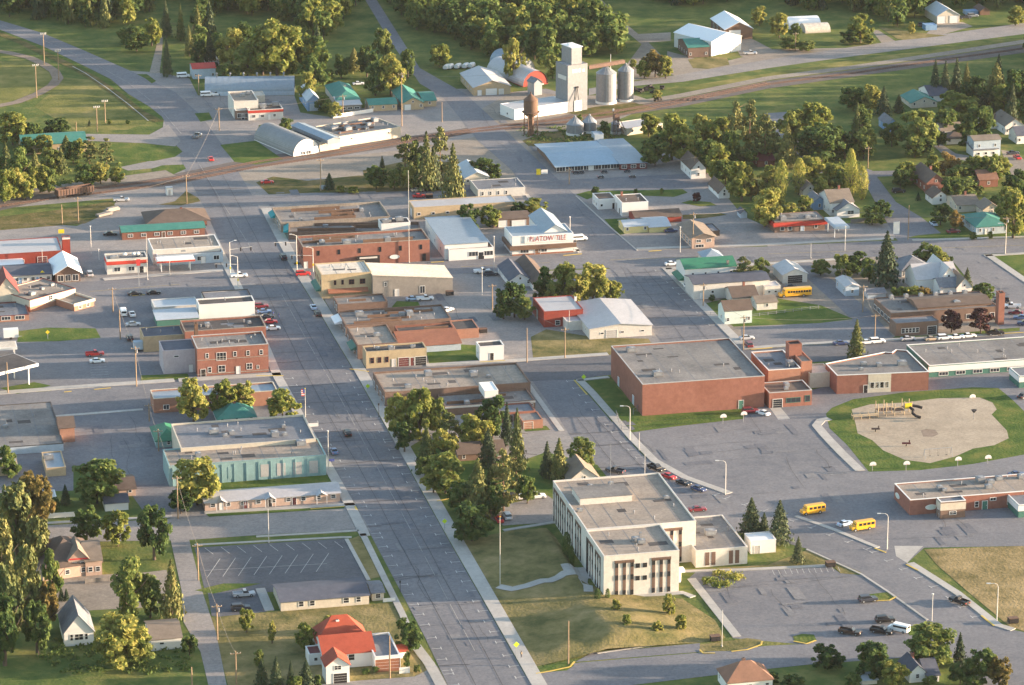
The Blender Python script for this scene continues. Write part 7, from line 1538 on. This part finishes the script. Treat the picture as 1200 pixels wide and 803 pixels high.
def trunk_mesh(kind, i):
    rg = random.Random(i*7+len(kind)); m = MB()
    if kind == 'conifer':
        m.cyl(0,0,0,.97,.020,.004,7)
        for q in range(10): a = rg.uniform(0,6.28); z = rg.uniform(.12,.8); L = .4*(1-z); m.tube((0,0,z),(L*math.cos(a),L*math.sin(a),z-.03),.006,.002,4)
    elif kind == 'pine':
        m.cyl(0,0,0,.95,.016,.005,7)
        for q in range(16): a = rg.uniform(0,6.28); z = rg.uniform(.2,.9); L = .30*rg.uniform(.6,1); m.tube((0,0,z),(L*math.cos(a),L*math.sin(a),z+.05),.003,.001,4)
    else:
        b = [Vector((0,0,0)), Vector((rg.uniform(-.02,.02),rg.uniform(-.02,.02),.22)), Vector((rg.uniform(-.03,.03),rg.uniform(-.03,.03),.45))]
        m.tube(b[0],b[1],.030,.022,7); m.tube(b[1],b[2],.022,.014,7)
        for q in range(7):
            a = 6.28*q/7+rg.uniform(-.4,.4); s = b[1].lerp(b[2], rg.uniform(0,1)); e = s+Vector((.26*math.cos(a),.26*math.sin(a),rg.uniform(.18,.36))); md = s.lerp(e,.5)+Vector((0,0,-.02)); m.tube(s,md,.012,.008,5); m.tube(md,e,.008,.003,5)
    return m
TM = {'d':[trunk_mesh('round',i).mesh('trunk','bark') for i in range(3)], 's':[trunk_mesh('conifer',i).mesh('trunk','bark') for i in range(2)], 'p':[trunk_mesh('pine',i).mesh('trunk','bark_pine') for i in range(2)]}
TN = {'q':('pine_tree','pine','old golden pine'),'d':('tree','tree','green tree'),'y':('tree','tree','yellow-green tree'),'k':('tree','tree','dark green tree'),'o':('tree','tree','orange-tinged tree'),'m':('maroon_tree','tree','dark maroon tree'),'s':('spruce_tree','spruce','dark spruce'),'g':('spruce_tree','spruce','olive spruce'),'p':('pine_tree','pine','tall pine'),'c':('poplar_tree','poplar','slim columnar poplar'),'b':('bush','bush','low green bush'),'e':('cypress_shrub','shrub','narrow dark evergreen shrub')}
tr = random.Random(3)
def tree(px, yt, yb, w, k='d', h=None):
    if px > 925 and yb < 262 and k in 'dyko': w *= 1.15
    p = G(px, yb); s = (p.y*CT+CAMH*ST)/FPX; H = h or hgt(px, yb, yt+ (w*.07 if k in 'dykoq' else 0)); H = max(H, 1.0); Wm = w*s*(1.08 if k in 'dykomq' else 1.0)
    nm, cat, lab = TN[k]; rz = tr.uniform(0, 6.28); o = empty(nm, p, rz, None, cat, {'b':'low bushes','e':'narrow evergreens'}.get(k,'trees about the town'))
    lo = KIND[k][3]; c = inst('crown', tr.choice(CM[k]), o, (0,0,H*lo), 0, (Wm, Wm, H*(1-lo)))
    if k not in 'be': t = inst('trunk', tr.choice(TM['s' if k in 'sg' else 'p' if k in 'p' else 'd']), o, (0,0,0), 0, (H,H,H))
    size = 'small' if H < 5 else ('large' if H > 13 else 'mid-sized'); shape = 'broad' if Wm > H*.85 else 'upright'
    auto(o, (f'{size} {shape} {lab}' if k not in 'be' else lab), px); return o
T = '''470 458 512 36 y;32 158 182 26 d;52 156 180 24 y;78 158 184 24 g;92 160 182 20 y;492 450 516 44 y;512 462 508 30 d;553 480 528 40 y;577 459 514 38 k;594 470 522 20 s;500 497 552 30 g;527 484 526 30 p;522 526 578 46 d;498 531 560 26 k;560 535 606 48 g;590 528 602 32 p;553 585 634 52 k;605 525 580 28 p;606 476 552 26 g;655 512 564 30 g;641 516 560 22 s;683 510 552 36 d;474 490 530 28 k;572 500 548 30 s;575 545 600 36 g;540 560 600 34 d;520 500 548 34 y;508 540 578 34 y;575 560 606 36 k;618 555 590 26 d;565 488 530 30 y;
227 441 495 42 y;262 440 486 34 y;286 443 480 34 y;331 453 492 44 y;114 533 590 66 d;77 567 592 16 s;231 530 592 58 y;212 572 602 30 k;102 590 636 38 d;138 594 640 36 y;181 588 656 42 k;155 647 728 46 d;176 668 724 32 d;202 654 726 34 g;142 714 780 66 y;164 742 778 40 d;20 556 650 50 q;42 546 622 46 o;46 600 668 32 q;4 604 700 42 q;34 634 740 38 q;12 655 760 38 q;56 676 744 30 o;6 690 780 44 k;44 700 768 36 k;62 640 700 26 d;72 688 704 10 s;78 689 704 9 s;222 741 768 22 k;10 520 560 30 d;62 582 600 20 k;
289 711 741 19 y;319 725 754 10 y;359 727 762 28 y;388 718 740 24 y;478 722 764 36 k;303 760 782 14 d;307 771 808 22 s;324 768 810 22 s;341 773 808 13 s;359 773 806 26 s;346 790 812 20 d;373 790 806 10 b;429 783 790 12 b;440 780 788 10 b;489 779 788 10 b;477 762 782 10 b;424 736 748 12 b;
722 700 724 14 y;784 695 722 17 y;734 717 744 15 y;770 725 747 16 y;798 719 741 15 y;712 690 704 6 e;664 624 654 11 e;670 640 662 7 e;700 690 705 8 e;880 582 630 36 s;913 585 638 36 s;935 628 660 18 s;895 600 632 20 s;
968 753 784 42 k;1021 747 795 46 k;1093 727 780 64 d;1124 740 780 20 s;1150 756 802 38 k;1170 766 808 30 o;1048 773 806 34 y;1090 790 806 20 d;930 790 808 34 k;905 785 803 18 k;1000 788 806 26 b;1125 775 803 30 k;1140 790 810 26 d;1070 760 772 12 b;
1038 269 336 40 s;1005 293 322 32 k;986 295 326 26 d;962 302 323 24 d;1018 300 330 22 d;1088 282 312 34 d;1100 292 314 26 y;1068 332 354 34 y;1052 334 354 22 d;1082 334 354 20 o;1133 313 336 15 s;1152 330 354 30 k;1115 363 390 25 m;1149 361 391 29 m;1003 373 421 25 g;
1187 219 279 36 y;1102 235 264 26 k;1120 244 270 20 o;1140 271 281 10 b;1160 271 280 8 b;905 216 254 30 y;927 236 254 20 y;1022 238 264 30 d;1010 195 234 14 c;1034 232 256 22 k;1115 300 306 6 b;965 205 232 22 y;985 195 228 22 d;1175 228 262 22 d;943 226 254 18 y;
787 127 188 38 y;802 142 192 36 y;768 155 194 40 k;822 130 182 30 y;844 133 184 34 y;828 158 204 36 k;840 165 212 34 y;861 120 192 28 p;878 117 178 26 p;896 133 192 34 p;850 185 216 28 k;875 172 196 30 k;922 143 196 32 g;869 184 236 36 y;901 190 228 30 y;915 188 236 16 c;936 186 228 16 c;950 180 214 30 y;896 218 266 42 y;926 236 258 22 y;760 130 160 26 y;812 150 190 26 d;855 150 196 24 d;884 150 190 24 p;880 205 235 20 o;905 150 185 22 p;
930 125 172 38 d;955 114 168 42 y;962 140 192 52 k;978 143 182 28 d;1003 117 182 18 g;1012 147 186 30 d;1020 96 132 26 y;1035 100 136 22 s;1000 98 130 30 d;1053 110 132 17 s;1076 122 182 44 d;1072 150 184 38 k;1120 103 142 44 y;1108 125 156 24 d;1147 118 170 34 k;1125 142 164 20 k;1095 68 114 18 s;1107 70 114 18 s;1120 66 112 18 s;1132 72 108 16 g;1142 85 128 34 k;1166 72 122 40 g;1190 75 142 38 k;1176 95 132 30 y;1163 120 140 16 s;1190 120 140 18 d;1010 120 160 24 k;990 150 186 26 k;1045 140 172 26 k;1100 150 172 20 k;945 150 186 30 d;1150 95 130 24 s;1135 150 176 20 k;
1062 187 216 28 y;1092 179 206 18 y;1112 176 210 26 o;1126 190 216 30 d;1141 180 212 24 y;1160 178 214 26 d;1172 181 210 24 y;1190 195 228 28 k;1132 205 232 36 d;978 188 214 30 y;996 175 232 15 c;1000 196 228 17 c;965 206 228 22 o;1055 196 222 18 k;1115 205 236 24 k;1180 215 246 26 y;1165 228 246 16 d;1076 225 235 8 s;1205 215 262 28 k;
325 18 92 64 y;308 40 88 40 y;345 28 78 40 y;368 60 104 38 d;361 80 120 24 y;385 80 98 20 d;440 70 112 30 d;458 60 112 38 y;450 30 70 26 d;430 50 90 26 k;515 49 78 30 y;392 118 138 17 y;381 110 132 24 d;335 138 154 20 b;310 145 160 20 b;195 0 44 17 s;212 2 48 13 g;222 28 66 14 g;196 42 90 15 s;178 18 54 24 y;160 26 60 34 k;148 30 52 24 d;272 28 78 40 y;268 72 96 26 d;234 44 78 20 k;246 40 76 24 s;290 45 90 34 d;285 20 70 30 k;232 5 50 18 g;400 60 92 24 k;415 55 84 24 g;478 55 92 20 k;
475 156 214 28 p;500 152 224 28 g;489 160 212 24 k;516 150 210 30 p;531 166 236 32 g;480 192 222 26 y;441 192 222 30 d;492 196 222 26 d;386 202 222 17 s;415 217 227 15 y;400 216 226 12 y;508 170 222 26 s;448 182 210 14 s;462 196 222 18 d;565 181 208 34 k;580 190 210 18 d;549 236 270 30 k;574 238 266 28 y;627 231 252 34 y;608 235 254 20 k;537 269 285 26 k;
603 328 372 34 k;640 310 348 24 d;662 305 350 30 y;695 304 352 42 y;720 326 352 26 y;675 316 356 32 y;648 326 356 26 d;590 335 374 28 k;615 345 375 26 d;706 318 354 30 y;634 325 352 22 k;872 300 336 26 p;892 300 324 20 d;882 310 330 16 d;698 218 228 11 k;816 225 238 11 m;745 221 228 6 b;775 220 228 6 b;834 345 353 9 b;672 104 118 12 b;
15 128 170 40 y;38 140 168 28 k;66 136 160 34 k;5 195 238 34 y;25 168 226 30 d;42 175 218 24 g;47 192 226 30 y;20 195 234 30 y;72 170 204 17 g;86 164 192 22 k;105 158 192 22 p;125 162 194 20 p;100 188 218 30 d;118 188 216 24 y;136 194 215 20 y;60 170 204 26 d;8 165 212 24 g;30 200 234 28 y;58 195 226 22 d;0 178 226 22 k;150 140 146 6 b;105 140 148 6 s;128 139 146 6 b;
768 55 90 36 o;755 68 92 24 y;780 64 92 20 y;770 104 118 12 y;742 68 80 10 y;913 12 44 24 y;932 25 46 12 d;925 40 58 26 d;945 46 60 20 d;1008 14 50 30 y;996 32 52 24 k;1018 42 52 16 b;1050 14 30 16 d;1067 24 40 10 y;1190 5 30 20 y;890 5 30 22 y;600 40 95 22 y;612 60 82 18 y;648 60 92 20 d;668 118 130 10 b;708 140 160 14 k;678 134 146 12 b;680 30 60 26 d;1185 96 150 20 s'''
for row in T.replace('\n','').split(';'):
    a = row.split()
    if len(a) == 5: tree(float(a[0]), float(a[1]), float(a[2]), float(a[3]), a[4])
# far woods reading as one mass: one object each, every tree with a trunk and its own crown
def woods(name, polys, label, seed, step=8.5, kinds='dddyykksg'):
    rg = np.random.default_rng(seed); VV = []; mats_ = {}; base = {}
    for k in set(kinds): base[k] = []
    for k in base:
        for me in CM[k][:3]:
            n = len(me.vertices); a = np.empty(n*3, np.float32); me.vertices.foreach_get('co', a); a = a.reshape(-1,4,3); base[k].append(a[rg.permutation(len(a))[:620]])
    tm = MB(); out = {k: [] for k in base}; cnt = 0
    for poly in polys:
        W_ = [G(*p) for p in poly]; xs = [p.x for p in W_]; ys = [p.y for p in W_]
        def inside(x, y):
            c = False
            for i in range(len(W_)):
                a, b = W_[i], W_[i-1]
                if (a.y > y) != (b.y > y) and x < (b.x-a.x)*(y-a.y)/(b.y-a.y)+a.x: c = not c
            return c
        x = min(xs)
        while x < max(xs):
            y = min(ys)
            while y < max(ys):
                px_, py_ = x+rg.uniform(-3.5,3.5), y+rg.uniform(-3.5,3.5)
                if inside(px_, py_) and rg.random() < .93:
                    k = kinds[rg.integers(len(kinds))]; h = rg.uniform(9,16)*(1.15 if k in 'sg' else 1); w = h*(rg.uniform(.62,.95) if k not in 'sg' else rg.uniform(.38,.5))
                    a = base[k][rg.integers(len(base[k]))]; t = rg.uniform(0,6.28); c, s = math.cos(t), math.sin(t); q = a.copy(); cz = KIND[k][3]
                    q2 = np.empty_like(q); cen = q.mean(1, keepdims=True); q = cen+(q-cen)*1.9; q2[...,0] = (q[...,0]*c-q[...,1]*s)*w+px_; q2[...,1] = (q[...,0]*s+q[...,1]*c)*w+py_; q2[...,2] = q[...,2]*h*(1-cz)+h*cz; out[k].append(q2.reshape(-1,3)); cnt += 1
                    tm.cyl(px_, py_, 0, h*.6, h*.018, h*.01, 5, cap=False)
                y += step
            x += step
    ks = [k for k in out if out[k]]; V = np.concatenate([np.concatenate(out[k]) for k in ks]); mi = np.concatenate([np.full(sum(len(v) for v in out[k])//4, i, np.int32) for i, k in enumerate(ks)])
    me = mesh_np('woods', V, KIND[ks[0]][1])
    for k in ks[1:]: me.materials.append(MATS[KIND[k][1]])
    me.polygons.foreach_set('material_index', mi); o = bpy.data.objects.new(name, me); col.objects.link(o); tag(o, label, 'woods', kind='stuff'); t = tm.build('trunks', 'bark', o); return cnt
woods('west_woods', [[(-40,-25),(182,-25),(182,10),(150,34),(100,34),(50,28),(0,18),(-40,10)], [(226,-25),(250,-25),(255,60),(236,66),(232,40)]], 'dark mixed wood along the far side of the curved highway', 21, kinds='kkkdyssg')
woods('north_woods', [[(188,-25),(425,-25),(420,6),(400,30),(370,58),(352,30),(300,20),(250,20),(232,2),(188,0)],[(240,66),(300,88),(345,92),(380,78),(400,60),(360,70),(330,84),(290,80),(255,62)]], 'green wood behind the storage hall and lodge', 22, kinds='dddyykks')
woods('middle_woods', [[(446,-25),(682,-25),(690,5),(715,40),(735,56),(720,68),(680,66),(650,62),(640,84),(604,66),(560,68),(520,44),(480,50),(462,20)]], 'dense aspen wood behind the grain elevator', 23, kinds='dddddykky')
woods('east_woods', [[(716,-25),(1400,-25),(1400,8),(1165,14),(1128,12),(1075,8),(1070,18),(1020,22),(980,14),(920,16),(900,-2),(800,8),(740,2)],[(1022,14),(1078,10),(1080,24),(1050,32),(1024,26)]], 'wood along the top of the view above the county road', 24, kinds='kkdddygs')
woods('corner_woods', [[(1150,100),(1400,70),(1400,150),(1215,140),(1165,118)],[(1210,60),(1400,40),(1400,90),(1230,95)]], 'dark wood at the right edge above the houses', 25, step=10, kinds='kkdssg')
# rough scrub that nobody could count
def scrub(name, polys, label, seed, n, m_, s0, s1):
    rg = np.random.default_rng(seed); C = []
    for poly in polys:
        W_ = [G(*p) for p in poly]; xs = [p.x for p in W_]; ys = [p.y for p in W_]; k = 0
        while k < n:
            x, y = rg.uniform(min(xs),max(xs)), rg.uniform(min(ys),max(ys)); c = False
            for i in range(len(W_)):
                a, b = W_[i], W_[i-1]
                if (a.y > y) != (b.y > y) and x < (b.x-a.x)*(y-a.y)/(b.y-a.y)+a.x: c = not c
            if c:
                q = rg.integers(14,30); r = rg.uniform(.5,1.5); d = rg.normal(size=(q,3))*r*np.array([.6,.6,.3]); d[:,2] = np.abs(d[:,2]); C.append(d+np.array([x,y,.1])); k += 1
    C = np.concatenate(C); V = leafquads(C, rg.uniform(s0,s1,len(C)), rg, .5); o = bpy.data.objects.new(name, mesh_np(name, V, m_)); col.objects.link(o); tag(o, label, 'scrub', kind='stuff')
scrub('undergrowth', [[(-10,196),(60,190),(140,190),(150,212),(60,222),(0,238)],[(470,200),(545,190),(560,206),(520,224),(480,222)]], 'rough undergrowth between the trackside trees', 5, 90, 'leaf_green', .25, .5)
scrub('yard_shrubs', [[(610,150),(700,148),(725,165),(620,172)],[(930,180),(1010,190),(1000,215),(940,210)],[(30,745),(210,760),(240,790),(60,790)]], 'scattered low shrubs in yards and gardens', 6, 90, 'leaf_green', .2, .45)
for nm, pts, lb in (('planting_bed',[(835,672),(850,671),(868,677),(866,681),(850,679)],'planting bed of yellow-green shrubs, upper one by the hall door'),('planting_bed',[(824,680),(838,681),(856,686),(848,689),(832,688)],'planting bed of yellow shrubs, lower one by the hall door')):
    P = [G(*p) for p in pts]; c = sum(P, Vector())/len(P); o = empty(nm, c, 0, lb, 'planting bed'); m = MB(); q = [(p.x-c.x,p.y-c.y) for p in P]
    if sum(q[i][0]*q[(i+1)%5][1]-q[(i+1)%5][0]*q[i][1] for i in range(5)) < 0: q = q[::-1]
    m.prism(q, .02, .30); m.build('bed_edge','concrete',o); C = []
    for i in range(26):
        a, b = random.Random(i).sample(range(5), 2); t = random.Random(i+50).random()*.8; s = Vector((q[a][0]*(1-t)+q[b][0]*t, q[a][1]*(1-t)+q[b][1]*t, .3))*.85; C += [np.array(s)[None]+nr.normal(size=(24,3))*np.array([.7,.7,.25])+np.array([0,0,.3])]
    C = np.concatenate(C); V = leafquads(C, nr.uniform(.2,.4,len(C)), nr, .5); inst('shrubs', mesh_np('shrubs', V, 'leaf_yellow'), o)['kind'] = 'stuff'
person(611, 771, 'tan', 'dark', 'person in a tan top walking at the lower main street corner', 20)
person(320, 371, 'navy_cloth' if 'navy_cloth' in MATS else 'flag_blue', 'dark', 'person in blue crossing main street, nearer the parked cars', 60)
person(327, 373, 'dark', 'flag_blue', 'person in dark clothes crossing main street, farther from the parked cars', 60)
settle()
